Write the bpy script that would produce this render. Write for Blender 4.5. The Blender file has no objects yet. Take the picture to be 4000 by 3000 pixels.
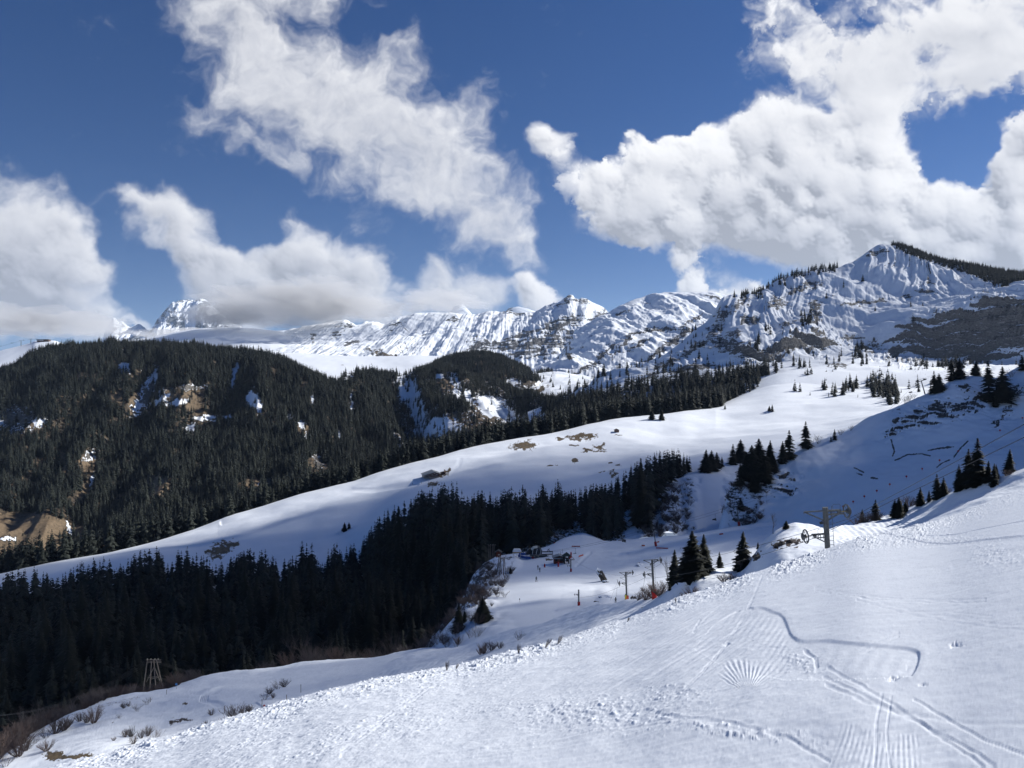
import bpy, bmesh, math, random
import numpy as np
from mathutils import Vector, Matrix

# ------------------------------------------------------------------ camera, exposure
F = 1579.5                      # focal length in units of the 2212-wide view
CX, CY = 1106.0, 829.5
scene = bpy.context.scene
col = scene.collection
cam_d = bpy.data.cameras.new("camera")
cam = bpy.data.objects.new("camera", cam_d)
col.objects.link(cam)
cam.location = (0, 0, 0)
cam.rotation_euler = (math.radians(90), 0, 0)
cam_d.sensor_width = 36.0
cam_d.lens = 36.0 * F / 2212.0
cam_d.clip_start = 0.1
cam_d.clip_end = 60000
scene.camera = cam
vs = scene.view_settings
vs.view_transform = 'Standard'; vs.look = 'None'; vs.gamma = 1.0; vs.use_curve_mapping = False
vs.exposure = 0.38
scene.cycles.max_bounces = 4
scene.cycles.diffuse_bounces = 2
scene.cycles.glossy_bounces = 2
scene.cycles.transparent_max_bounces = 8
scene.cycles.volume_bounces = 1
scene.cycles.caustics_reflective = False
scene.cycles.use_denoising = True

SUN_AZ, SUN_EL = 68.0, 34.0     # degrees right of the view direction, above the horizon
sd = Vector((math.sin(math.radians(SUN_AZ)) * math.cos(math.radians(SUN_EL)),
             math.cos(math.radians(SUN_AZ)) * math.cos(math.radians(SUN_EL)),
             math.sin(math.radians(SUN_EL))))
sun_d = bpy.data.lights.new("sun", 'SUN')
sun_d.energy = 5.0; sun_d.angle = math.radians(0.5); sun_d.color = (1.0, 0.965, 0.9)
sun = bpy.data.objects.new("sun", sun_d)
sun.rotation_euler = sd.to_track_quat('Z', 'Y').to_euler()
sun.location = (300, 120, 400)
col.objects.link(sun)

# ------------------------------------------------------------------ noise helpers
_rs = np.random.RandomState(7)
_PERM = _rs.permutation(512).astype(np.int64)
_ANG = _rs.rand(512) * 2 * np.pi
_GX, _GY = np.cos(_ANG), np.sin(_ANG)

def perlin(x, y, seed=0):
    xi = np.floor(x).astype(np.int64); yi = np.floor(y).astype(np.int64)
    xf = x - xi; yf = y - yi
    u = xf * xf * xf * (xf * (xf * 6 - 15) + 10); v = yf * yf * yf * (yf * (yf * 6 - 15) + 10)
    def g(ix, iy, dx, dy):
        h = _PERM[(_PERM[(ix + seed * 17) & 511] + iy + seed * 31) & 511]
        return _GX[h] * dx + _GY[h] * dy
    a = g(xi, yi, xf, yf); b = g(xi + 1, yi, xf - 1, yf)
    c = g(xi, yi + 1, xf, yf - 1); d = g(xi + 1, yi + 1, xf - 1, yf - 1)
    return (a + (b - a) * u + (c + (d - c) * u - a - (b - a) * u) * v) * 1.5

def fbm(x, y, oct=5, seed=0, gain=0.5, lac=2.03):
    s = 0; a = 1.0; t = 0
    for i in range(oct):
        s = s + a * perlin(x, y, seed + i); t += a
        a *= gain; x = x * lac + 3.7; y = y * lac - 1.9
    return s / t

def ridged(x, y, oct=5, seed=0, gain=0.5, lac=2.1):
    s = 0; a = 1.0; t = 0
    for i in range(oct):
        s = s + a * (1 - np.abs(perlin(x, y, seed + i)) * 2); t += a
        a *= gain; x = x * lac + 5.1; y = y * lac + 2.3
    return s / t

def sstep(a, b, x):
    t = np.clip((x - a) / (b - a), 0, 1)
    return t * t * (3 - 2 * t)

def pchip(xk, yk, x):
    xk = np.asarray(xk, float); yk = np.asarray(yk, float)
    if len(xk) == 2: return np.interp(x, xk, yk)
    h = np.diff(xk); d = np.diff(yk) / h
    m = np.zeros_like(yk)
    for i in range(1, len(xk) - 1):
        if d[i - 1] * d[i] > 0:
            w1 = 2 * h[i] + h[i - 1]; w2 = h[i] + 2 * h[i - 1]
            m[i] = (w1 + w2) / (w1 / d[i - 1] + w2 / d[i])
    m[0] = d[0]; m[-1] = d[-1]
    x = np.clip(x, xk[0], xk[-1])
    i = np.clip(np.searchsorted(xk, x) - 1, 0, len(xk) - 2)
    t = (x - xk[i]) / h[i]
    return ((1 + 2 * t) * (1 - t) ** 2 * yk[i] + t * (1 - t) ** 2 * h[i] * m[i]
            + t * t * (3 - 2 * t) * yk[i + 1] + t * t * (t - 1) * h[i] * m[i + 1])

def pt(px, py, D):
    return Vector(((px - CX) / F * D, D, -(py - CY) / F * D))
# ------------------------------------------------------------------ sky and clouds
# clouds: (x, y, rx, ry, tilt, weight) soft lobes laid out over the sky by direction
CLOUDS_SOFT = [   # the big drifting bank in the middle
 (470,-60,130,120,20,1.0),(520,60,150,110,35,1.0),(600,150,150,100,35,1.0),(560,215,140,75,30,.8),(700,210,150,110,35,1.0),
 (790,190,120,90,10,.95),(870,120,60,55,0,.75),(850,270,160,110,30,1.0),(760,320,120,80,30,.85),(930,330,140,100,35,1.0),(1035,250,60,75,10,.75),
 (985,270,70,60,0,.6),(880,400,110,70,30,.85),(1010,420,120,90,45,1.0),(1080,480,90,80,50,1.0),(1120,540,70,60,30,.75),
 (440,270,80,34,15,.6),(560,310,110,40,25,.62),(690,400,90,30,20,.35),(1140,560,60,46,0,.7),(1000,500,60,40,20,.45),(640,-40,120,90,0,.8),(760,490,60,24,10,.28)]
CLOUDS_LEFT = [   # banks on the left
 (500,692,60,24,0,.95),(560,706,50,16,0,.8),(240,690,60,22,0,.85),(310,712,50,14,0,.8),(100,725,140,22,0,.9),(880,672,60,22,0,.8), (20,500,170,130,0,1.0),(70,400,50,50,0,.5),(130,480,110,70,25,.95),(60,600,190,95,0,1.1),(160,560,110,75,20,1.0),(150,660,150,55,0,1.0),(260,655,42,32,10,.8),
 (60,700,170,45,0,1.0),(-120,560,180,180,0,1.0),(220,712,110,24,0,.75),
 (250,425,60,26,20,.5),(320,460,90,50,20,.95),(395,505,95,60,35,1.05),(430,570,70,45,30,.9),(360,430,40,28,0,.5),(350,620,42,20,10,.3),
 (505,560,70,40,0,.9),(520,610,110,60,0,1.1),(620,560,90,55,10,1.0),(690,545,110,60,20,1.0),(760,600,110,60,20,1.1),(640,640,170,60,0,1.15),
 (560,680,150,40,0,1.1),(760,660,110,40,0,1.0),(610,470,40,36,55,.5),(645,505,50,40,30,.6),(470,640,70,50,0,.9),(830,610,50,50,0,.6),(800,680,80,26,0,.9),
 (930,610,70,55,0,.75),(1010,640,110,42,5,.85),(960,655,120,34,0,.8),(1040,610,50,30,0,.5),(380,705,60,22,0,.8)]
CLOUDS_RIGHT = [   # towering sunlit banks on the right
 (1195,320,55,48,0,.9),(1180,300,34,26,0,.5),(1300,395,75,60,0,.95),(1400,340,80,60,0,.95),(1380,430,140,80,0,1.1),(1480,350,110,85,0,1.1),(1510,300,70,50,0,.8),
 (1340,480,80,45,10,.8),(1500,460,160,80,0,1.2),(1640,260,75,55,0,1.05),(1700,265,80,55,0,1.05),(1660,330,120,80,0,1.15),(1620,420,170,110,0,1.2),
 (1740,420,160,140,0,1.2),(1860,300,130,130,0,1.1),(1900,180,150,110,0,1.05),(1800,130,130,90,0,1.0),(1640,40,90,60,0,.7),(1720,20,110,80,0,.7),(1680,130,100,70,0,.75),(2000,60,200,110,0,1.15),
 (2150,100,150,120,0,1.1),(2080,190,140,70,0,.9),(2200,0,160,100,0,1.1),(1880,420,140,110,0,1.2),(1980,460,120,100,0,1.1),(2080,480,140,90,0,1.1),(2190,340,90,80,0,1.0),
 (2200,430,130,110,0,1.1),(2200,540,140,70,0,1.2),(1900,530,220,70,0,1.2),(1720,520,160,55,10,1.1),(2050,540,180,70,0,1.2),(1600,500,120,50,10,1.0),
 (1470,545,40,40,60,.75),(1490,600,42,50,70,.8),(1570,610,90,45,10,1.05),(1620,630,70,30,0,.9),(1500,640,50,30,0,.8),
 (1150,640,46,42,0,1.05),(1125,615,30,18,0,.8),(1185,655,50,28,20,.9),(2350,250,220,260,0,1.1),(2600,400,320,260,0,1.0),(2080,250,60,30,-40,.5),
 (2450,50,200,150,0,.9),(1230,420,80,50,0,.42),(1770,220,70,60,0,.7)]

CLOUD_HOLES = [(2070,325,70,60,10,.8),(2105,290,60,50,-30,.6),(2030,360,34,30,0,.6),(2045,255,40,26,-20,.5),(1550,130,70,130,0,.6),(1778,236,24,26,0,.6),(1840,50,80,26,30,.25),(690,30,60,50,30,.5),(1560,592,44,18,8,.5),(1430,240,60,40,0,.4),(2150,225,80,26,-30,.55),(1640,585,60,14,10,.3)]

def blur(a, r):
    r = int(round(r))
    if r < 1: return a
    for ax in (0, 1):
        for _ in range(2):
            c = np.cumsum(np.pad(a, [(r + 1, r) if i == ax else (0, 0) for i in (0, 1)], mode='edge'), ax)
            n = a.shape[ax]
            a = (np.take(c, np.arange(2 * r + 1, 2 * r + 1 + n), ax) - np.take(c, np.arange(0, n), ax)) / (2 * r + 1)
    return a

def cloud_maps(X, Y, ppx):
    """colour and cover of the clouds for directions X, Y; ppx = samples per view unit"""
    wx = fbm(X / 260, Y / 260, 3, 3) * 70 + fbm(X / 80, Y / 80, 4, 13) * 46
    wy = fbm(X / 260, Y / 260, 3, 23) * 60 + fbm(X / 80, Y / 80, 4, 33) * 42
    def field(lobes, k, p=3.2, x=X, y=Y, u=wx, v=wy):
        acc = np.zeros_like(x)
        XX = x + u * k; YY = y + v * k
        for (x0, y0, rx, ry, t, w) in lobes:
            c, s = math.cos(math.radians(t)), math.sin(math.radians(t))
            dx = XX - x0; dy = YY - y0
            a = (dx * c + dy * s) / rx; b = (-dx * s + dy * c) / ry
            acc = acc + (w * np.exp(-.80 * (a * a + b * b))) ** p
        return acc ** (1 / p)
    big = fbm(X / 200, Y / 170, 4, 41, .5)
    det = fbm((X + wx) / 85, (Y + wy) / 75, 6, 46, .56)
    wisp = fbm((X + wx * .6) / 30, (Y + wy * .6) / 28, 5, 48, .60)
    fs = field(CLOUDS_SOFT, 1.0) * 1.17; fl = field(CLOUDS_LEFT, .8) * 1.14 - field([(318, 648, 64, 40, 10, .9), (240, 505, 22, 56, -10, .65), (865, 590, 34, 50, 0, .6), (275, 590, 26, 40, 10, .5), (345, 560, 50, 20, 30, .3), (500, 500, 34, 30, 0, .5), (560, 500, 40, 26, 0, .5)], .9, 1.6)
    fr = field(CLOUDS_RIGHT, .5) * 1.08 - field(CLOUD_HOLES, .9, 1.6)
    up = sstep(330, 170, Y + wy) * sstep(1500, 1560, X)
    ts = fs + big * .24 + det * .55 + wisp * .20
    tl = fl + big * .14 + det * .36 + wisp * .12
    tr = fr + big * .10 + det * (.22 + .34 * up) + wisp * (.05 + .16 * up)
    # rounded heads: many puffs heaped inside the banks, each a lit ball
    rs = np.random.RandomState(21)
    h, w_ = X.shape
    gx0 = X[0, :]; gy0 = Y[:, w_ // 2]
    Hm = np.zeros(X.shape, np.float32); jx = (wx * .22 + fbm(X / 22, Y / 22, 5, 83, .68) * 30).astype(np.float32); jy = (wy * .22 + fbm(X / 22, Y / 22, 5, 87, .68) * 26).astype(np.float32)
    def heap(n, lobes, rmin, rmax, x0, x1, y0, y1):
        tot = np.array([l[2] * l[3] for l in lobes], float); tot /= tot.sum()
        for _ in range(n):
            l = lobes[rs.choice(len(lobes), p=tot)]
            a = rs.rand() * 6.283; q = rs.rand() ** .5 * 1.02
            t = math.radians(l[4]); ux = math.cos(a) * q * l[2]; uy = math.sin(a) * q * l[3]
            cx = l[0] + ux * math.cos(t) - uy * math.sin(t); cy = l[1] + ux * math.sin(t) + uy * math.cos(t)
            r = rmin + (rmax - rmin) * rs.rand() ** 1.8
            r *= 1.0 - .45 * q
            if cx < x0 or cx > x1 or cy < y0 or cy > y1: continue
            zc = (1 - q * q) * min(l[2], l[3]) * .8
            col_ = np.where(np.abs(gx0 - cx) < r * 1.35 + 30)[0]
            row_ = np.where(np.abs(gy0 - cy) < r * 1.35 + 60)[0]
            if len(col_) < 2 or len(row_) < 2: continue
            sl = (slice(row_[0], row_[-1] + 1), slice(col_[0], col_[-1] + 1))
            dx = (X[sl] + jx[sl] - cx) / r; dy = (Y[sl] + jy[sl] - cy) / r
            d2 = dx * dx + dy * dy
            Hm[sl] = np.maximum(Hm[sl], np.where(d2 < 1, zc + r * np.sqrt(np.maximum(1 - d2, 0)), 0))
    heap(1100, CLOUDS_RIGHT, 14, 62, 1100, 3200, -250, 720)
    heap(520, [l for l in CLOUDS_LEFT if l[1] > 470], 14, 56, -900, 1150, 430, 730)
    cum = sstep(.30, .62, tr + (Hm > 0) * .02) * (1 - up)
    ds = sstep(.20, 1.30, ts) * (.92 + .16 * wisp); dl = sstep(.30, 1.08, tl)
    edge_r = tr + np.clip(Hm / 60, 0, 1) * .22 - .10
    crisp = sstep(-.1, .35, fbm(X / 160, Y / 120, 3, 91) + .25 * sstep(450, 250, Y))
    dr = sstep(.43 - .08 * up - .05 * (1 - crisp), .66 + .46 * up + .26 * (1 - crisp), edge_r + wisp * .08)
    dens = 1 - (1 - ds) * (1 - dl) * (1 - dr)
    thick = np.clip(ts - .30, 0, 1.2) * .7 + np.clip(tl - .42, 0, 1.2) * 1.1 + np.clip(tr - .46, 0, 1.2) * 1.1
    shade = np.zeros_like(thick); tot = 0
    for i in range(1, 22):
        d = i * 5.0 * (1 + i * .05) * ppx
        sh = np.roll(np.roll(thick, -int(round(d * .60)), 1), -int(round(d * .80)), 0)
        w = math.exp(-i / 9.0); shade += sh * w; tot += w
    shade /= tot
    # relief of the heaped puffs at two softnesses
    H1 = blur(Hm.astype(np.float64), 2.0 * ppx); H2 = blur(Hm.astype(np.float64), 9 * ppx); H3 = blur(Hm.astype(np.float64), 26 * ppx)
    soft = blur(thick.astype(np.float64), 8 * ppx)
    def lam(H_, k):
        gy, gx = np.gradient(H_); gx = gx * ppx * k; gy = gy * ppx * k
        return (.52 * (-gx) + .70 * (-gy) + .48) / np.sqrt(1 + gx * gx + gy * gy)
    pm_ = np.clip(dr * (1 - up) + .55 * dl * sstep(430, 520, Y), 0, 1)
    l1 = lam(H1, .55) - .48; l2 = lam(H2, .9) - .48; l3 = lam(soft, 30) - .40
    occ = np.clip((H1 - H3) / 40, -1, 1)                       # hollows between the heads
    lit = np.exp(-blur(shade, 3 * ppx) * 1.55)
    Yb = Y + wy * .9 + det * 140
    lum = .45 + .46 * lit + .16 * l3
    lum = lum + pm_ * (.10 * l1 + .20 * l2 + .07 * occ)
    lum = lum + .15 * sstep(.4, 1, dr) * sstep(560, 250, Yb) - .03 * dr * sstep(380, 560, Yb)
    lum = lum - .13 * sstep(.3, 1, dl) * sstep(420, 600, Yb) * (1 - .55 * sstep(640, 700, Y)) - .02 * dl
    lum = lum - .05 * ds * sstep(80, 500, Yb) + .20 * big * dens + .14 * det * dens + .05 * wisp * dens
    thin = dens * (1 - dens) * 4
    lum = lum + .05 * thin
    lum = .36 + (1 - np.exp(-np.clip(lum - .34, 0, 2) * 1.5)) * .78
    lum = np.clip(lum, .30, .98)
    warm = np.clip((lum - .42) / .4, 0, 1); lum = lum * .87
    R = lum * (.91 + .09 * warm); G = lum * (.945 + .055 * warm); B = lum * (1.06 - .04 * warm)
    return R, G, B, np.clip(dens, 0, 1) ** 1.15 * .985

def build_sky():
    az0, az1, el0, el1 = -75.0, 75.0, -6.0, 52.0
    W, H = 3000, 1160
    az = np.radians(np.linspace(az0, az1, W)); el = np.radians(np.linspace(el0, el1, H))
    AZ, EL = np.meshgrid(az, el)
    X = CX + F * np.tan(AZ); Y = CY - F * np.tan(EL) / np.cos(AZ)
    X = np.clip(X, -5000, 7000).astype(np.float32); Y = np.clip(Y, -5000, 3000).astype(np.float32)
    R, G, B, alpha = cloud_maps(X, Y, W / (az1 - az0) / (F * math.pi / 180))
    img = bpy.data.images.new("cloud_cover", W, H, alpha=True, float_buffer=True)
    img.colorspace_settings.name = 'Non-Color'
    buf = np.stack([R, G, B, alpha], -1).astype(np.float32)
    img.pixels.foreach_set(buf.ravel()); img.update(); img.pack()
    w = bpy.data.worlds.new("World"); scene.world = w; w.use_nodes = True
    nt = w.node_tree; nt.nodes.clear(); N = nt.nodes.new; L = nt.links.new
    out = N('ShaderNodeOutputWorld'); bg = N('ShaderNodeBackground'); bg.inputs['Strength'].default_value = 1.0
    geo = N('ShaderNodeTexCoord'); sep = N('ShaderNodeSeparateXYZ'); L(geo.outputs['Generated'], sep.inputs[0])
    def m(op, a, b=None, c=None):
        n = N('ShaderNodeMath'); n.operation = op
        for i, v in enumerate((a, b, c)):
            if v is None: continue
            if hasattr(v, 'is_linked'): L(v, n.inputs[i])
            else: n.inputs[i].default_value = v
        return n.outputs[0]
    a = m('ARCTAN2', sep.outputs[0], sep.outputs[1])
    e = m('ARCSINE', sep.outputs[2])
    u = m('MULTIPLY_ADD', a, 180 / math.pi / (az1 - az0), -az0 / (az1 - az0))
    v = m('MULTIPLY_ADD', e, 180 / math.pi / (el1 - el0), -el0 / (el1 - el0))
    cmb = N('ShaderNodeCombineXYZ'); L(u, cmb.inputs[0]); L(v, cmb.inputs[1])
    tex = N('ShaderNodeTexImage'); tex.image = img; tex.extension = 'CLIP'; tex.interpolation = 'Cubic'
    L(cmb.outputs[0], tex.inputs[0])
    sky = N('ShaderNodeTexSky'); up = N('ShaderNodeVectorMath'); up.operation = 'MULTIPLY_ADD'; up.inputs[1].default_value = (1, 1, 1.05); up.inputs[2].default_value = (0, 0, .07); L(geo.outputs['Generated'], up.inputs[0]); L(up.outputs[0], sky.inputs[0]); sky.sky_type = 'NISHITA'; sky.sun_disc = False
    sky.sun_elevation = math.radians(SUN_EL); sky.sun_rotation = math.radians(SUN_AZ)
    sky.altitude = 1700; sky.air_density = 1.0; sky.dust_density = .25; sky.ozone_density = 1.6
    skm = N('ShaderNodeVectorMath'); skm.operation = 'SCALE'; skm.inputs['Scale'].default_value = SKY_S
    L(sky.outputs[0], skm.inputs[0])
    hs = N('ShaderNodeHueSaturation'); hs.inputs['Hue'].default_value = .514; hs.inputs['Saturation'].default_value = 1.42; hs.inputs['Value'].default_value = 1.0
    L(skm.outputs[0], hs.inputs['Color'])
    mix = N('ShaderNodeMix'); mix.data_type = 'RGBA'
    L(tex.outputs['Alpha'], mix.inputs[0]); L(hs.outputs[0], mix.inputs[6]); L(tex.outputs['Color'], mix.inputs[7])
    L(mix.outputs[2], bg.inputs[0]); L(bg.outputs[0], out.inputs[0])
SKY_S = 0.056
build_sky()
# ------------------------------------------------------------------ materials for the ground
def newmat(name):
    m = bpy.data.materials.new(name); m.use_nodes = True
    nt = m.node_tree; nt.nodes.clear()
    out = nt.nodes.new('ShaderNodeOutputMaterial'); b = nt.nodes.new('ShaderNodeBsdfPrincipled')
    nt.links.new(b.outputs[0], out.inputs[0])
    b.inputs['Specular IOR Level'].default_value = 0.25
    return m, nt, b

def math_n(nt, op, a, b=None, c=None, clamp=False):
    n = nt.nodes.new('ShaderNodeMath'); n.operation = op; n.use_clamp = clamp
    for i, v in enumerate((a, b, c)):
        if v is None: continue
        if hasattr(v, 'is_linked'): nt.links.new(v, n.inputs[i])
        else: n.inputs[i].default_value = v
    return n.outputs[0]

def noise_n(nt, scale, detail=4, rough=.55, vec=None, dist=0.0):
    n = nt.nodes.new('ShaderNodeTexNoise'); n.inputs['Scale'].default_value = scale
    n.inputs['Detail'].default_value = detail; n.inputs['Roughness'].default_value = rough
    n.inputs['Distortion'].default_value = dist
    if vec is not None: nt.links.new(vec, n.inputs['Vector'])
    return n.outputs['Fac']

def ramp_n(nt, fac, stops):
    r = nt.nodes.new('ShaderNodeValToRGB'); nt.links.new(fac, r.inputs[0])
    e = r.color_ramp.elements
    while len(e) > len(stops): e.remove(e[-1])
    for i, (p, c) in enumerate(stops):
        el = e[i] if i < len(e) else e.new(p)
        el.position = p; el.color = (*c, 1) if len(c) == 3 else c
    return r.outputs[0]

def mix_n(nt, fac, a, b):
    n = nt.nodes.new('ShaderNodeMix'); n.data_type = 'RGBA'
    nt.links.new(fac, n.inputs[0])
    for s, v in ((6, a), (7, b)):
        if hasattr(v, 'is_linked'): nt.links.new(v, n.inputs[s])
        else: n.inputs[s].default_value = (*v, 1)
    return n.outputs[2]

SNOW = (.80, .845, .91)
def terrain_mat(name, fine, rock=((.035, .036, .04), (.13, .12, .11)), bump=(.5, 1.0), snow=SNOW, soil=((.035, .026, .015), (.09, .065, .036), (.15, .11, .062))):
    """snow with rock ('rock' attribute) and bare grass ('grass' attribute) showing through; fine = metres of the grain"""
    m, nt, b = newmat(name)
    geo = nt.nodes.new('ShaderNodeNewGeometry'); pos = geo.outputs['Position']
    def att(n):
        a = nt.nodes.new('ShaderNodeAttribute'); a.attribute_name = n; return a.outputs['Fac']
    n1 = noise_n(nt, 1 / fine, 6, .62, pos); n2 = noise_n(nt, 1 / (fine * 7), 4, .55, pos)
    mp = nt.nodes.new('ShaderNodeMapping'); mp.inputs['Scale'].default_value = (1, 1, 5.5); nt.links.new(pos, mp.inputs[0])
    strat = noise_n(nt, 1 / (fine * 5), 5, .65, mp.outputs[0], .3)
    rk = att('rock')
    f = math_n(nt, 'MULTIPLY_ADD', n1, .9, math_n(nt, 'MULTIPLY_ADD', strat, 1.7, -1.38))
    f = math_n(nt, 'MULTIPLY_ADD', rk, 1.0, f)
    rmask = math_n(nt, 'MULTIPLY_ADD', f, 9.0, -3.6, clamp=True)
    rmask = math_n(nt, 'MULTIPLY', rmask, math_n(nt, 'MULTIPLY', rk, 6.0, clamp=True))
    g = att('grass')
    gm = math_n(nt, 'ADD', g, math_n(nt, 'MULTIPLY_ADD', n1, 1.5, -.75))
    gmask = math_n(nt, 'MULTIPLY_ADD', gm, 9.0, -4.0, clamp=True)
    gmask = math_n(nt, 'MULTIPLY', gmask, math_n(nt, 'MULTIPLY', g, 6.0, clamp=True))
    mid = tuple((p + q) / 2 for p, q in zip(*rock))
    rc = ramp_n(nt, math_n(nt, 'MULTIPLY_ADD', strat, .65, math_n(nt, 'MULTIPLY', n1, .35)), [(.38, rock[0]), (.47, mid), (.52, rock[0]), (.62, rock[1])])
    gc = ramp_n(nt, n1, [(.3, soil[0]), (.52, soil[1]), (.7, soil[2])])
    gc = mix_n(nt, math_n(nt, 'MULTIPLY_ADD', g, 8.0, -6.8, clamp=True), gc, ramp_n(nt, n1, [(.3, tuple(c * .55 for c in soil[2])), (.65, tuple(c * 1.25 for c in soil[2]))]))
    sc = ramp_n(nt, n2, [(.3, tuple(c * .95 for c in snow)), (.7, snow)])
    c = mix_n(nt, rmask, sc, rc); c = mix_n(nt, gmask, c, gc)
    nt.links.new(c, b.inputs['Base Color']); b.inputs['Roughness'].default_value = .75
    bp = nt.nodes.new('ShaderNodeBump'); bp.inputs['Strength'].default_value = bump[0]; bp.inputs['Distance'].default_value = bump[1]
    hh = math_n(nt, 'MULTIPLY_ADD', rmask, -.4, math_n(nt, 'MULTIPLY', n1, math_n(nt, 'MULTIPLY_ADD', rmask, 1.6, .10)))
    nt.links.new(hh, bp.inputs['Height']); nt.links.new(bp.outputs[0], b.inputs['Normal'])
    return m

# ------------------------------------------------------------------ terrain sheets
SHEETS = {}
def stroke(PX, PY, pts, w, soft=1.0):
    """1 within w of the polyline, falling to 0 over w*soft"""
    pts = [tuple(p) for p in pts]
    w2 = np.full(PX.shape, 1e9)
    if len(pts) == 1: pts = pts * 2
    for (x0, y0), (x1, y1) in zip(pts[:-1], pts[1:]):
        dx, dy = x1 - x0, y1 - y0
        t = np.clip(((PX - x0) * dx + (PY - y0) * dy) / (dx * dx + dy * dy + 1e-6), 0, 1)
        w2 = np.minimum(w2, (PX - x0 - t * dx) ** 2 + (PY - y0 - t * dy) ** 2)
    return 1 - sstep(w * (1 - soft * .5), w * (1 + soft * .5), np.sqrt(w2))

def blobs(PX, PY, lst):
    """soft tilted ellipses (x, y, rx, ry, tilt)"""
    acc = np.zeros(PX.shape)
    if PX.ndim > 1:     # ragged outlines over a terrain sheet
        q1 = fbm(PX / 13, PY / 9, 4, 301, .62); q2 = fbm(PX / 13, PY / 9, 4, 311, .62); q3 = fbm(PX / 5, PY / 3, 3, 321)
    for (x, y, rx, ry, t) in lst:
        if PX.ndim > 1:
            cut = (np.abs(PX[0] - x) < 3 * max(rx, ry) + 8)
            if not cut.any(): continue
            j0, j1 = np.where(cut)[0][[0, -1]]; sl = (slice(None), slice(j0, j1 + 1))
            k = min(rx, 14) * .9 + 1; k2 = min(ry, 14) * 1.1 + .6
            c, s = math.cos(math.radians(t)), math.sin(math.radians(t))
            dx = PX[sl] + q1[sl] * k * 1.6 - x; dy = PY[sl] + q2[sl] * k2 * 1.6 - y
            a = (dx * c + dy * s) / rx; b = (-dx * s + dy * c) / ry
            acc[sl] = np.maximum(acc[sl], 1.3 * np.exp(-.9 * (a * a + b * b)) + q3[sl] * .16 * (a * a + b * b < 3))
            continue
        c, s = math.cos(math.radians(t)), math.sin(math.radians(t))
        a = ((PX - x) * c + (PY - y) * s) / rx; b = (-(PX - x) * s + (PY - y) * c) / ry
        acc = np.maximum(acc, 1.35 * np.exp(-.9 * (a * a + b * b)))
    return np.clip(acc, 0, 1)

def inside(PX, PY, poly):
    r = np.zeros(PX.shape, bool); n = len(poly)
    for i in range(n):
        x0, y0 = poly[i]; x1, y1 = poly[(i + 1) % n]
        if y0 == y1: continue
        c = ((y0 > PY) != (y1 > PY)) & (PX < (x1 - x0) * (PY - y0) / (y1 - y0) + x0)
        r ^= c
    return r

def smooth_cols(a, n, xs):
    """smooth a row of values over n view units"""
    u = np.arange(xs[0], xs[-1] + 4, 4.0); k = max(1, int(n / 4))
    w = np.hanning(k * 2 + 3)[1:-1]; w /= w.sum()
    b = np.interp(u, xs, a); m = (b[1] - b[0]); m2 = (b[-1] - b[-2])
    p = np.concatenate([b[0] - m * np.arange(k, 0, -1), b, b[-1] + m2 * np.arange(1, k + 1)])
    return np.interp(xs, u, np.convolve(p, w, 'valid'))

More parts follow.
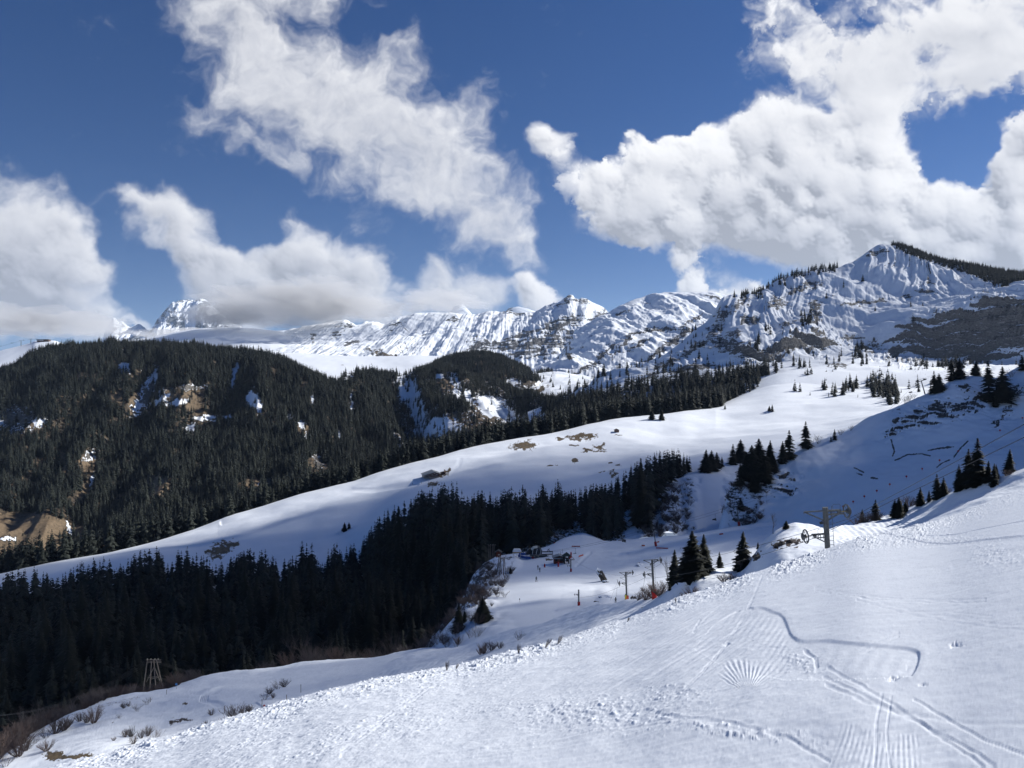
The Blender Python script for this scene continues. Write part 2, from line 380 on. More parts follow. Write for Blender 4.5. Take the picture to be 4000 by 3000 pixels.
def sheet(name, xs, rows, counts, mat, disp=None, masks=None, smooth=0, label=None, cat=None, kind='structure'):
    """a hillside: rows of (x, y, distance) run from near to far; every column between them is one profile"""
    nx = len(xs)
    K = len(rows)
    RY = np.zeros((K, nx)); RD = np.zeros((K, nx))
    for k, r in enumerate(rows):
        r = sorted(r); kx = [p[0] for p in r]
        RY[k] = pchip(kx, [p[1] for p in r], xs) if len(r) > 1 else r[0][1]
        RD[k] = pchip(kx, [p[2] for p in r], xs) if len(r) > 1 else r[0][2]
        if smooth:
            RY[k] = smooth_cols(RY[k], smooth, xs); RD[k] = smooth_cols(RD[k], smooth * 2.5, xs)
    # profile in z over D, knots at rows
    RZ = -(RY - CY) / F * RD
    tk = np.arange(K, dtype=float)
    t = np.concatenate([np.linspace(k, k + 1, counts[k], endpoint=False) for k in range(K - 1)] + [[K - 1.0]])
    nt_ = len(t)
    def interp(A):      # pchip down every column at once
        d = np.diff(A, axis=0); m = np.zeros_like(A)
        for i in range(1, K - 1):
            p = d[i - 1] * d[i]
            m[i] = np.where(p > 0, 2 * p / np.where(np.abs(d[i - 1] + d[i]) < 1e-9, 1, d[i - 1] + d[i]), 0)
        m[0] = d[0]; m[-1] = d[-1]
        i = np.clip(t.astype(int), 0, K - 2); u = (t - i)[:, None]
        return ((1 + 2 * u) * (1 - u) ** 2 * A[i] + u * (1 - u) ** 2 * m[i] + u * u * (3 - 2 * u) * A[i + 1] + u * u * (u - 1) * m[i + 1])
    D = interp(RD); Z = interp(RZ)
    PX = np.broadcast_to(xs, (nt_, nx)).copy()
    X = (PX - CX) / F * D; Y = D
    PY = CY - Z / D * F
    T = np.broadcast_to(t[:, None], PX.shape)
    if disp is not None: Z = Z + disp(PX, PY, X, Y, Z, T)
    PYd = CY - Z / D * F
    me = bpy.data.meshes.new(name)
    n = nt_ * nx
    co = np.stack([X, Y, Z], -1).reshape(-1).astype(np.float32)
    i = np.arange(nt_ - 1)[:, None] * nx + np.arange(nx - 1)[None]
    q = np.stack([i, i + 1, i + nx + 1, i + nx], -1).reshape(-1).astype(np.int32)
    me.vertices.add(n); me.vertices.foreach_set('co', co)
    me.loops.add(len(q)); me.loops.foreach_set('vertex_index', q)
    nf = len(q) // 4
    me.polygons.add(nf); me.polygons.foreach_set('loop_start', np.arange(nf, dtype=np.int32) * 4)
    me.polygons.foreach_set('loop_total', np.full(nf, 4, np.int32))
    me.update(); me.validate()
    me.polygons.foreach_set('use_smooth', np.ones(nf, bool))
    mk = masks(PX, PYd, X, Y, Z, T) if masks else {}
    for k in ('rock', 'grass'):
        a = me.attributes.new(k, 'FLOAT', 'POINT')
        v = mk.get(k)
        a.data.foreach_set('value', (np.zeros(n) if v is None else np.clip(v, 0, 1).reshape(-1)).astype(np.float32))
    me.materials.append(mat)
    o = bpy.data.objects.new(name, me); col.objects.link(o)
    if kind: o['kind'] = kind
    if label: o['label'] = label
    if cat: o['category'] = cat
    SHEETS[name] = dict(xs=xs, D=D, Z=Z, PY=PYd, X=X)
    return o

def steep(X, Y, Z):
    """0 on level ground, 1 on a wall"""
    def d(a, ax): return np.gradient(a, axis=ax)
    ux, uy, uz = d(X, 1), d(Y, 1), d(Z, 1); vx, vy, vz = d(X, 0), d(Y, 0), d(Z, 0)
    nx = uy * vz - uz * vy; ny = uz * vx - ux * vz; nz = ux * vy - uy * vx
    return 1 - np.abs(nz) / np.sqrt(nx * nx + ny * ny + nz * nz + 1e-9)
def terrace(Z, S, sharp, X, Y, seed=5):
    """beds of rock: flat ledges and short walls"""
    q = (Z + fbm(X / (S * 6), Y / (S * 6), 3, seed) * S * 1.6) / S; f = q - np.floor(q)
    g = sstep(.5 - .5 * (1 - sharp), .5 + .5 * (1 - sharp), f)
    return (g - f) * S

def on(name, px, py, occl=False):
    """the point of a sheet seen at px, py (nearest crossing)"""
    s = SHEETS[name]; xs = s['xs']
    j = int(np.clip(np.searchsorted(xs, px) - 1, 0, len(xs) - 2)); u = (px - xs[j]) / (xs[j + 1] - xs[j])
    P = s['PY'][:, j] * (1 - u) + s['PY'][:, j + 1] * u
    D = s['D'][:, j] * (1 - u) + s['D'][:, j + 1] * u
    Z = s['Z'][:, j] * (1 - u) + s['Z'][:, j + 1] * u
    run = np.minimum.accumulate(P)
    k = np.where((run[:-1] > py) & (run[1:] <= py))[0]
    if len(k) == 0:
        i = int(np.argmin(np.abs(P - py)))
        return Vector(((px - CX) / F * D[i], D[i], Z[i]))
    k = k[0]; v = (P[k] - py) / max(P[k] - P[k + 1], 1e-6); v = min(max(v, 0), 1)
    d = D[k] * (1 - v) + D[k + 1] * v; z = Z[k] * (1 - v) + Z[k + 1] * v
    return Vector(((px - CX) / F * d, d, z))

def xgrid(a, b, lo, hi, step, coarse=14):
    return np.concatenate([np.arange(a, lo, coarse), np.arange(lo, hi, step), np.arange(hi, b + coarse, coarse)]).astype(float)

def pxm(D): return D / F        # metres per view unit at distance D

# --- far peaks beyond everything
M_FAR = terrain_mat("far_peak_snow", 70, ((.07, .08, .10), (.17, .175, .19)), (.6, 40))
def d_peak(PX, PY, X, Y, Z, T):
    e = sstep(0, .5, T)
    return (ridged(X / 520 + Z / 700, Z / 1500 + 3, 6, 5, .55) - .5) * 150 * e * (1 - .85 * sstep(1.6, 2, T)) + (ridged(X / 150 - Z / 400, Z / 520, 5, 9, .6) - .5) * 110 * e
def m_peak(PX, PY, X, Y, Z, T):
    n = ridged(X / 260 + Z / 700, Z / 900, 5, 15, .6)
    return dict(rock=sstep(.30, .62, n) * .62 * (T < 1.95) + .15 * (PX > 400))
sheet("far_peak_range", xgrid(-500, 1500, 200, 500, 1.0, 20),
      [[(-500, 800, 11500), (1500, 800, 11500)],
       [(-500, 770, 12800), (200, 760, 12800), (245, 730, 12800), (322, 735, 12800), (340, 716, 12800), (470, 716, 12800), (1500, 740, 12800)],
       [(-500, 760, 14000), (-40, 770, 14000), (90, 770, 14000), (215, 748, 14000), (230, 712, 14000), (240, 697, 14000), (247, 690, 14000), (252, 694, 14000), (257, 699, 14000), (263, 697, 14000), (270, 703, 14000), (281, 709, 14000), (292, 705, 14000),
        (300, 703, 14000), (308, 706, 14000), (322, 716, 14000), (338, 700, 14000), (347, 686, 14000), (358, 671, 14000), (376, 654, 14000), (402, 651, 14000), (432, 650, 14000), (445, 653, 14000), (462, 668, 14000), (500, 700, 14000),
        (600, 740, 14000), (940, 720, 14000), (962, 692, 14000), (975, 678, 14000), (984, 664, 14000), (990, 668, 14000), (998, 659, 14000), (1004, 664, 14000), (1014, 672, 14000), (1030, 680, 14000), (1060, 690, 14000), (1085, 680, 14000), (1098, 668, 14000),
        (1108, 664, 14000), (1140, 668, 14000), (1165, 680, 14000), (1230, 740, 14000), (1500, 780, 14000)],
       [(-500, 800, 16000), (1500, 800, 16000)]], [30, 110, 20], M_FAR, d_peak, m_peak)

# --- smooth shaded hill in front of the far peaks
M_SNOWF = terrain_mat("distant_snow", 25, ((.06, .06, .065), (.15, .145, .14)), (.5, 12))
sheet("far_snow_hill", xgrid(100, 900, 300, 700, 1.5, 20),
      [[(100, 840, 3600), (900, 840, 3600)],
       [(100, 770, 4200), (336, 745, 4200), (480, 735, 4200), (900, 800, 4200)],
       [(100, 780, 4800), (250, 742, 4800), (336, 727, 4800), (385, 717, 4800), (444, 710, 4800), (500, 708, 4800), (600, 716, 4800), (700, 745, 4800), (900, 800, 4800)],
       [(100, 800, 5400), (900, 830, 5400)]], [10, 60, 10], M_SNOWF,
      lambda PX, PY, X, Y, Z, T: fbm(X / 300, Y / 500, 4, 2) * 14 * sstep(2.0, 1.4, T),
      lambda PX, PY, X, Y, Z, T: dict(rock=.25 * sstep(.2, .4, fbm(X / 120, Z / 30, 4, 8)) * sstep(440, 500, PX)))

# --- the long snowy ridge
M_RIDGE = terrain_mat("ridge_snow_and_rock", 16, ((.045, .047, .055), (.15, .145, .14)), (.7, 14))
RIDGE_TOP = [(300, 770), (400, 760), (470, 748), (520, 738), (560, 731), (600, 722), (630, 713), (660, 706), (700, 698), (719, 694), (743, 690), (760, 697), (775, 703), (796, 697), (812, 697), (824, 700), (850, 691), (876, 682), (905, 678), (936, 674), (978, 677),
             (1020, 680), (1055, 675), (1104, 675), (1149, 674), (1170, 666), (1184, 661), (1209, 654), (1220, 646), (1230, 640), (1238, 642), (1244, 648), (1250, 648), (1256, 644), (1264, 646), (1279, 653), (1296, 661), (1314, 677), (1330, 700), (1400, 740), (1600, 790)]
def d_ridge(PX, PY, X, Y, Z, T):
    e = sstep(0.1, .9, T) * (1 - .75 * sstep(2.75, 3.0, T))
    s = X / 330 - (Z) / 520
    n = (ridged(s, Z / 900 + 1.7 + X / 1500, 6, 21, .52) - .45)
    g = np.abs(((X / 118 - Z / 260 + .25 * fbm(X / 200, Z / 200, 2, 5)) % 1.0) * 2 - 1)
    fl = stroke(PX, PY, [(880, 740), (1160, 720)], 130, .8)
    return n * 30 * e + (g - .5) * 13 * e * fl + fbm(X / 60, Z / 60, 5, 31, .6) * 9 * e + terrace(Z, 42, .55, X, Y) * .22 * e - np.abs(fbm((X + Z * .25 * np.sin(X / 500)) / 34, Z / 420, 3, 37, .6)) * 10 * e
def m_ridge(PX, PY, X, Y, Z, T):
    r = .42 * sstep(.05, .5, fbm(X / 90 - Z / 160, Z / 70, 5, 43, .6)) * sstep(2.98, 2.5, T)
    r = np.maximum(r, .78 * blobs(PX, PY, [(1236, 648, 32, 8, 8), (1262, 651, 14, 6, 20), (1210, 700, 60, 14, -20), (1290, 690, 40, 12, -40), (1160, 745, 90, 14, -5), (1215, 656, 26, 4, -20), (1060, 745, 38, 11, 0), (1030, 742, 20, 12, 40), (1130, 725, 40, 8, -10), (1180, 730, 50, 10, -15),
        (1290, 705, 30, 8, -30), (1240, 720, 30, 12, -40), (1105, 745, 46, 12, 0), (1195, 705, 30, 6, -10), (1120, 678, 40, 4, 4), (980, 690, 20, 5, 0), (830, 768, 26, 9, 30), (800, 760, 14, 6, 50), (1030, 757, 30, 8, -10),
        (745, 705, 16, 6, -20), (725, 722, 12, 7, -40), (676, 728, 12, 8, -60), (760, 740, 22, 4, -20), (855, 700, 22, 3, -10), (1330, 690, 20, 6, -50), (560, 762, 20, 6, 20), (1150, 765, 60, 10, 0)]))
    lines = [[(848, 735), (868, 765)], [(858, 732), (872, 766)], [(872, 730), (884, 766)], [(887, 728), (892, 766)], [(900, 705), (896, 764)], [(864, 698), (884, 718)]]
    for l in lines: r = np.maximum(r, .62 * stroke(PX + 2 * fbm(PX / 6, PY / 6, 2, 3), PY, l, 1.1, 1.6))
    st = steep(X, Y, Z); r = np.clip(np.maximum(r * .85, .78 * sstep(.48, .66, st + .05 * fbm(X / 40, Z / 40, 3, 4))), 0, 1)
    g = .75 * blobs(PX, PY, [(838, 770, 22, 6, 25), (808, 760, 14, 3, 30)])
    return dict(rock=r, grass=g)
sheet("snowy_ridge", xgrid(280, 1620, 430, 1360, 1.25, 20),
      [[(280, 820, 3300), (1620, 850, 3300)],
       [(280, 800, 3700), (600, 778, 3700), (900, 778, 3700), (1150, 795, 3500), (1300, 790, 3400), (1620, 820, 3500)],
       [(280, 780, 4200), (500, 750, 4300), (700, 736, 4300), (900, 726, 4300), (1100, 720, 4100), (1240, 700, 4000), (1320, 730, 3900), (1620, 810, 4000)],
       [(x, y, 4900 - 260 * math.exp(-((x - 1240) / 90) ** 2)) for x, y in RIDGE_TOP],
       [(280, 800, 5600), (1620, 830, 5600)]], [16, 60, 90, 12], M_RIDGE, d_ridge, m_ridge)

# --- the rounded mountain beside it
M_MID = terrain_mat("mountain_snow_and_rock", 9, ((.04, .042, .05), (.14, .13, .125)), (.7, 8))
def d_round(PX, PY, X, Y, Z, T):
    e = sstep(0.1, .8, T) * (1 - .8 * sstep(2.6, 3.0, T))
    n = ridged(X / 230 + Y / 600, Y / 900 - X / 1200, 5, 81, .5) - .5
    return n * 42 * e + fbm(X / 45, Y / 45, 5, 85, .6) * 9 * e + terrace(Z, 26, .6, X, Y, 7) * .3 * e * sstep(650, 720, PY)
def m_round(PX, PY, X, Y, Z, T):
    r = .45 * sstep(0, .5, fbm(X / 60, Z / 28, 5, 93, .6)) * sstep(640, 720, PY)
    r = np.maximum(r, .8 * blobs(PX, PY, [(1348, 675, 16, 4, -20), (1375, 720, 24, 4, -20), (1430, 712, 60, 5, -4), (1345, 745, 40, 5, -50), (1300, 770, 50, 6, -45), (1480, 720, 40, 7, -20), (1380, 745, 30, 5, -30), (1395, 655, 10, 2, 0),
        (1545, 642, 26, 3, 10), (1420, 760, 60, 6, -40), (1500, 690, 30, 3, -30), (1460, 735, 30, 6, -40), (1255, 800, 30, 6, -30)]))
    st = steep(X, Y, Z); r = np.clip(np.maximum(r * .9, .8 * sstep(.46, .62, st + .05 * fbm(X / 25, Z / 25, 3, 4)) * sstep(640, 690, PY)), 0, 1)
    return dict(rock=r, grass=.8 * blobs(PX, PY, [(1230, 770, 10, 6, 40)]))
sheet("rounded_mountain", xgrid(1100, 2000, 1140, 1640, 1.25, 20),
      [[(1100, 880, 2100), (1250, 860, 2100), (2000, 860, 2100)],
       [(1100, 840, 2350), (1160, 800, 2350), (1220, 800, 2300), (1300, 800, 2300), (1500, 780, 2350), (2000, 780, 2400)],
       [(1100, 830, 2700), (1200, 780, 2750), (1240, 745, 2750), (1300, 720, 2750), (1400, 705, 2800), (1500, 700, 2800), (2000, 720, 2800)],
       [(1100, 830, 3300), (1180, 800, 3250), (1215, 765, 3200), (1232, 735, 3150), (1240, 715, 3150), (1262, 706, 3150), (1290, 688, 3200), (1312, 679, 3250), (1330, 667, 3250), (1350, 656, 3250), (1372, 647, 3250), (1400, 642, 3300), (1420, 636, 3300), (1436, 633, 3300), (1460, 633, 3300),
        (1493, 634, 3300), (1520, 634, 3300), (1545, 636, 3300), (1563, 640, 3300), (1600, 650, 3300), (1800, 680, 3300), (2000, 700, 3300)],
       [(1100, 850, 3900), (2000, 760, 3900)]], [12, 60, 80, 10], M_MID, d_round, m_round)
# --- the big mountain on the right
M_RIGHT = terrain_mat("right_mountain_snow_and_rock", 3.2, ((.075, .075, .079), (.31, .295, .275)), (.9, 4))
RT = [(1150, 890, 1380), (1200, 862, 1390), (1240, 848, 1400), (1300, 826, 1410), (1350, 800, 1430), (1440, 762, 1470), (1500, 715, 1500), (1530, 690, 1520), (1548, 668, 1540), (1561, 652, 1560), (1585, 641, 1580), (1616, 637, 1600), (1656, 621, 1620), (1686, 606, 1640),
      (1731, 594, 1660), (1761, 588, 1670), (1806, 582, 1680), (1835, 570, 1690), (1856, 557, 1700), (1870, 546, 1700), (1886, 536, 1700), (1910, 531, 1700), (1931, 531, 1700), (1956, 538, 1690), (2031, 566, 1660), (2086, 580, 1640),
      (2150, 590, 1600), (2212, 600, 1560), (2600, 560, 1500), (3300, 500, 1400)]
def d_right(PX, PY, X, Y, Z, T):
    e = sstep(1.2, 2.6, T) * (1 - .85 * sstep(4.5, 5.0, T))
    a = X * .75 + Y * .35; b = Z - X * .25
    n = ridged(a / 150, b / 420 + Y / 900, 5, 121, .5) - .5
    f = fbm(X / 40, (Z * 1.5 + Y * .5) / 40, 5, 125, .55)
    st = np.abs(((Z + 8 * fbm(X / 60, Y / 60, 3, 9)) / 21) % 1.0 - .5) * 2       # rock steps
    rk = blobs(PX, PY, RB)
    gl = -np.abs(fbm((X - Z * .83 + 10 * fbm(X / 90, Z / 60, 2, 8)) / 34, (Z + X * .83) / 300, 4, 133, .55)) * (8 + 20 * sstep(-.15, .4, fbm(X / 190, Z / 130, 3, 12))) * sstep(2.2, 3.2, T) * (1 - rk) * (1 - .8 * sstep(4.6, 5, T))
    spur = 12 * np.exp(-((PX - 1585 - (PY - 700) * .30) / 26) ** 2) * sstep(620, 670, PY) * sstep(800, 750, PY) \
         + 16 * np.exp(-((PX - 1655 - (PY - 690) * -.25) / 20) ** 2) * sstep(620, 660, PY) * sstep(760, 700, PY)
    return n * 24 * e + f * 4.5 * e + gl + terrace(Z, 20, .85, X, Y, 3) * rk * 1.0 * sstep(.8, 1.6, T) + spur + fbm(X / 70, Y / 70, 3, 3) * 5 * sstep(.5, 1.5, T)
RB = [(2120, 715, 115, 36, -2), (2190, 690, 70, 46, 0), (2020, 725, 62, 17, 6), (2010, 765, 60, 10, 4), (2110, 770, 52, 16, 4), (1690, 752, 75, 13, -22), (1622, 772, 26, 14, -20), (1760, 742, 36, 16, 10), (1760, 690, 10, 26, 10),
      (2060, 680, 60, 8, 4), (2150, 645, 60, 14, 6), (1975, 775, 30, 10, 0), (1880, 755, 30, 16, 0), (1925, 765, 26, 14, 10), (1945, 775, 22, 10, 10)]
def m_right(PX, PY, X, Y, Z, T):
    r = blobs(PX, PY, RB)
    r2 = .85 * blobs(PX, PY, [(1562, 680, 20, 14, -40), (1545, 712, 26, 12, -40), (1600, 655, 20, 8, -30), (1620, 690, 24, 11, 5), (1585, 720, 20, 8, -10), (1680, 655, 22, 14, 0), (1720, 628, 22, 7, -20), (1750, 615, 24, 8, 0), (1570, 745, 44, 18, 10),
        (1510, 745, 30, 8, -30), (1480, 765, 30, 8, -30), (1440, 785, 30, 6, -20), (1850, 655, 46, 6, -4), (1900, 650, 14, 4, 0), (1960, 640, 12, 4, 0), (2010, 610, 14, 4, 10), (1900, 545, 30, 6, -10), (1760, 665, 12, 18, 0),
        (1700, 700, 24, 5, -20), (2000, 630, 30, 5, 0), (1640, 765, 50, 9, -10), (1810, 790, 20, 5, 0), (1520, 790, 40, 6, 0), (1475, 800, 40, 8, -10), (1400, 815, 40, 6, -20), (1610, 760, 12, 12, 0), (1840, 730, 30, 6, 0)])
    n = fbm(X / 30, Z / 9, 5, 143, .6)
    r3 = .40 * sstep(.12, .5, n)
    st = steep(X, Y, Z) + .06 * fbm(X / 14, Z / 10, 4, 6)
    m_ = np.maximum(r, r2)
    q_ = ((Z + 9 * fbm(X / 110, Z / 50, 4, 15)) / 17) % 1.0; ledge = sstep(.66, .80, q_) * sstep(1.0, .92, q_) * sstep(-.25, .15, fbm(X / 40, Z / 20, 3, 16))
    rock = np.maximum((1 - .72 * ledge) * r * (.40 + .22 * sstep(.16, .40, st)) + .20 * blobs(PX, PY, [(2110, 718, 100, 20, -2), (2190, 705, 60, 34, 0), (1690, 752, 60, 9, -22)]), r2 * .82)
    rock = np.maximum(rock, .85 * sstep(.50, .64, st) * sstep(1.0, 1.4, T))
    return dict(rock=np.maximum(rock, r3 * sstep(.9, 1.3, T)))
sheet("right_mountain", xgrid(1140, 3300, 1180, 2260, 1.25, 26),
      [[(1150, 1010, 900), (1300, 980, 880), (1600, 900, 820), (3300, 880, 800)],
       [(1150, 960, 1100), (1200, 915, 1100), (1260, 880, 1100), (1400, 850, 1060), (1550, 838, 1000), (1700, 810, 950), (1850, 803, 940), (2000, 803, 920), (2212, 800, 900), (3300, 780, 850)],
       [(1150, 940, 1250), (1200, 895, 1250), (1300, 835, 1230), (1450, 800, 1200), (1600, 783, 1150), (1640, 781, 1140), (1750, 763, 1190), (1850, 758, 1210), (2000, 772, 1190), (2100, 780, 1180), (2212, 775, 1150), (3300, 740, 1080)],
       [(1150, 925, 1265), (1200, 885, 1260), (1300, 826, 1260), (1450, 788, 1230), (1560, 770, 1180), (1613, 760, 1160), (1750, 722, 1215), (1800, 728, 1240), (1850, 728, 1260), (1930, 702, 1240), (2012, 688, 1215), (2103, 655, 1200), (2212, 625, 1180), (2600, 600, 1150), (3300, 580, 1120)],
       [(1150, 905, 1330), (1200, 872, 1330), (1300, 815, 1350), (1450, 770, 1360), (1530, 725, 1370), (1613, 695, 1370), (1750, 655, 1440), (1886, 640, 1460), (2031, 622, 1430), (2212, 612, 1340), (3300, 540, 1250)],
       RT, [(x, y + 60, D + 400) for x, y, D in RT]], [14, 60, 60, 60, 80, 10], M_RIGHT, d_right, m_right)

# --- plateau and hills on the left
M_PLAT = terrain_mat("plateau_snow", 14, ((.06, .055, .05), (.14, .13, .12)), (.3, 3))
sheet("snow_plateau", xgrid(-500, 1300, -20, 1000, 2.0, 20),
      [[(-500, 900, 1700), (1300, 900, 1900)],
       [(-500, 860, 1900), (0, 800, 1900), (600, 800, 2100), (800, 805, 2150), (960, 800, 2200), (1300, 840, 2300)],
       [(-500, 850, 2150), (-100, 790, 2150), (0, 758, 2150), (45, 747, 2160), (66, 741, 2160), (78, 737, 2160), (113, 736, 2160), (135, 742, 2200), (170, 760, 2300), (300, 790, 2500), (500, 775, 2600), (560, 761, 2600), (640, 763, 2600), (720, 768, 2600), (800, 770, 2600), (900, 768, 2600), (960, 771, 2600), (1000, 785, 2600), (1300, 830, 2600)],
       [(-500, 880, 2700), (1300, 860, 3000)]], [8, 40, 8], M_PLAT,
      lambda PX, PY, X, Y, Z, T: fbm(X / 200, Y / 300, 4, 2) * 5 * sstep(2.0, 1.6, T),
      lambda PX, PY, X, Y, Z, T: dict(rock=.7 * blobs(PX, PY, [(855, 769, 5, 1.2, 0), (740, 788, 4, 1.2, 0)])))

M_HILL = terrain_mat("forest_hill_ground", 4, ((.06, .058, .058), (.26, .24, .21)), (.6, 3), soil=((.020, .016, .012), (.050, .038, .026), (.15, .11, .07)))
def d_hill(PX, PY, X, Y, Z, T):
    e = sstep(.1, .9, T) * (1 - .8 * sstep(2.5, 3.0, T))
    n = ridged(X / 240 + Y / 900, Y / 1200, 4, 161, .5) - .5
    g = -34 * stroke(PX, PY, [(862, 800), (876, 850), (905, 930)], 24, 1.4) - 22 * stroke(PX, PY, [(330, 800), (300, 890), (200, 1000), (150, 1080)], 26, 1.6) - 20 * stroke(PX, PY, [(700, 840), (690, 900), (700, 1010)], 30, 1.6)
    return (n * 58 + fbm(X / 50, Y / 50, 4, 165) * 8 + g) * e
HILL_SNOW = [(300, 875, 9, 20, 30), (380, 870, 22, 4, -10), (440, 905, 18, 3, 5), (560, 880, 6, 10, 0), (304, 866, 7, 24, 28), (318, 838, 8, 22, 30), (334, 812, 5, 12, 20), (269, 794, 9, 8, 0), (546, 861, 12, 12, 0), (507, 805, 4, 22, 14), (490, 900, 11, 3, 0), (409, 924, 12, 6, -20), (651, 917, 6, 8, 0), (626, 899, 7, 4, 0), (350, 862, 18, 4, -30),
             (84, 913, 14, 5, -30), (196, 987, 12, 6, -30), (199, 1040, 3, 14, 10), (430, 763, 5, 3, 0), (453, 900, 12, 3, 0), (268, 757, 4, 2, 0), (869, 800, 12, 22, 10), (878, 838, 11, 24, 0), (903, 885, 11, 24, -12), (893, 850, 8, 20, 0), (945, 921, 34, 13, -10),
             (985, 832, 7, 20, -20), (1010, 853, 6, 9, 0), (948, 812, 7, 4, 0), (1060, 880, 30, 16, 20), (1085, 893, 26, 10, 24), (20, 1163, 14, 5, -5), (150, 1142, 3, 16, -20), (730, 800, 30, 12, 0), (1153, 918, 24, 13, 0), (885, 770, 8, 10, 0), (760, 868, 3, 16, 0), (675, 862, 3, 10, 10), (660, 940, 2, 8, 0), (733, 940, 3, 6, 0), (560, 1046, 3, 2, 0)]
HILL_BARE = [(300, 870, 18, 26, 20), (385, 850, 40, 10, 5), (430, 885, 26, 12, 20), (655, 925, 12, 10, 0), (190, 1000, 16, 20, -20), (252, 858, 8, 20, -35), (290, 880, 5, 18, 20), (413, 840, 32, 7, 0), (362, 852, 16, 9, 0), (448, 896, 18, 9, 20), (430, 870, 20, 5, 30), (35, 905, 34, 22, 0), (136, 1000, 7, 24, -8), (180, 1062, 22, 8, -35), (343, 1053, 22, 18, 10), (330, 1040, 12, 12, 0), (686, 1006, 22, 18, 20),
             (60, 1152, 110, 36, 4), (556, 1046, 30, 9, -4), (962, 832, 18, 10, 35), (1030, 905, 40, 14, 0), (1060, 885, 40, 22, 20), (990, 905, 26, 12, 0), (1150, 905, 12, 10, 0), (240, 1180, 26, 6, 0)]
HILL_ROCK = [(413, 838, 30, 7, 0), (30, 905, 34, 22, 0), (350, 850, 14, 7, -20), (690, 1000, 16, 14, 30), (316, 790, 14, 8, 0), (320, 850, 14, 30, 28), (60, 900, 20, 10, 0), (196, 985, 14, 8, -30)]
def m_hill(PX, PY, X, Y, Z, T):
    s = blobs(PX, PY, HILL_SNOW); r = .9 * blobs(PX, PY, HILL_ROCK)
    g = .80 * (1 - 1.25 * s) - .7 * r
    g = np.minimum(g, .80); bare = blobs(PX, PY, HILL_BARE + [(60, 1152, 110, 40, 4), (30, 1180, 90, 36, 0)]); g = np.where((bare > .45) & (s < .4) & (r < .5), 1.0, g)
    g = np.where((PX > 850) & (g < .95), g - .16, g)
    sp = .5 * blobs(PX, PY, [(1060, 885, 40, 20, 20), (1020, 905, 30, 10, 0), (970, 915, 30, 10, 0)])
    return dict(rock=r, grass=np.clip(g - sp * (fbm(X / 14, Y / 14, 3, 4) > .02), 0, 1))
HT = [(-500, 900, 1500), (0, 806, 1600), (30, 795, 1620), (62, 775, 1650), (86, 764, 1680), (115, 756, 1700), (200, 753, 1700), (330, 748, 1700), (440, 752, 1720), (500, 760, 1720), (560, 768, 1700), (600, 780, 1680), (640, 800, 1640), (690, 820, 1600), (720, 830, 1600),
      (745, 814, 1700), (800, 806, 1750), (860, 803, 1750), (900, 798, 1800), (960, 792, 1850), (1000, 808, 1850), (1060, 822, 1800), (1110, 845, 1750), (1180, 866, 1700), (1300, 870, 1700), (1500, 880, 1700)]
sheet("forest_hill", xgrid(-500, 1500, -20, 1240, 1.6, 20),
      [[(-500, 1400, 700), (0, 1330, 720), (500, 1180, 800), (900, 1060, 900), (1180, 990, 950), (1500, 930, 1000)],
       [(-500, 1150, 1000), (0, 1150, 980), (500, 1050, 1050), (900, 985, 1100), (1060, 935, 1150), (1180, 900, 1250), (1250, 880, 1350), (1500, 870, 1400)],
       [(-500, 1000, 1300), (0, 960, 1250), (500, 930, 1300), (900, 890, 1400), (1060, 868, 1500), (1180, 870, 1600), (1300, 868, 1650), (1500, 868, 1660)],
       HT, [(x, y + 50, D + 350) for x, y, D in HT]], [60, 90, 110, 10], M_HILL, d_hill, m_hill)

RH = [(800, 860, 2000), (900, 820, 2050), (930, 792, 2050), (960, 776, 2080), (1000, 768, 2100), (1040, 765, 2100), (1080, 773, 2100), (1110, 786, 2080), (1150, 808, 2050), (1180, 834, 2000), (1215, 856, 1950), (1300, 870, 1900), (1450, 900, 1900)]
def m_rh(PX, PY, X, Y, Z, T):
    s = blobs(PX, PY, [(1107, 830, 12, 12, 40), (1125, 845, 20, 6, 20), (1185, 812, 34, 10, 14), (1180, 838, 24, 12, 10), (1215, 835, 30, 20, 0), (1160, 845, 20, 8, 10), (1250, 830, 40, 20, 0), (1240, 850, 30, 14, 0)])
    return dict(grass=.85 - .9 * s, rock=s * 0)
sheet("rounded_forest_hill", xgrid(800, 1450, 880, 1300, 2.0, 20),
      [[(800, 960, 1650), (1450, 940, 1600)], [(800, 900, 1800), (1100, 880, 1750), (1200, 870, 1750), (1450, 880, 1750)], RH, [(x, y + 40, D + 300) for x, y, D in RH]],
      [10, 70, 10], M_HILL, lambda PX, PY, X, Y, Z, T: fbm(X / 80, Y / 80, 4, 3) * 8, m_rh)

# --- valley meadow seen past the hills, under the mountains
M_VAL = terrain_mat("valley_snow", 5, ((.05, .045, .045), (.15, .13, .11)), (.4, 2))
sheet("upper_valley", xgrid(1000, 1700, 1060, 1560, 2.0, 20),
      [[(1000, 990, 1250), (1700, 940, 1200)], [(1000, 900, 1650), (1200, 872, 1600), (1300, 862, 1500), (1400, 850, 1450), (1700, 840, 1400)], [(1000, 840, 2150), (1130, 812, 2200), (1200, 802, 2300), (1260, 812, 2300), (1300, 815, 2200), (1400, 800, 2000), (1700, 790, 2000)], [(1000, 850, 2600), (1700, 810, 2600)]],
      [20, 60, 10], M_VAL, lambda PX, PY, X, Y, Z, T: fbm(X / 70, Y / 110, 4, 3) * 9,
      lambda PX, PY, X, Y, Z, T: dict(grass=np.maximum(.8 * blobs(PX, PY, [(1160, 838, 30, 12, 10), (1240, 803, 12, 6, 20)]) * (fbm(X / 20, Y / 50, 3, 4) > -.12), 0), rock=.35 * sstep(.1, .4, fbm(X / 30, Y / 60, 4, 6))))

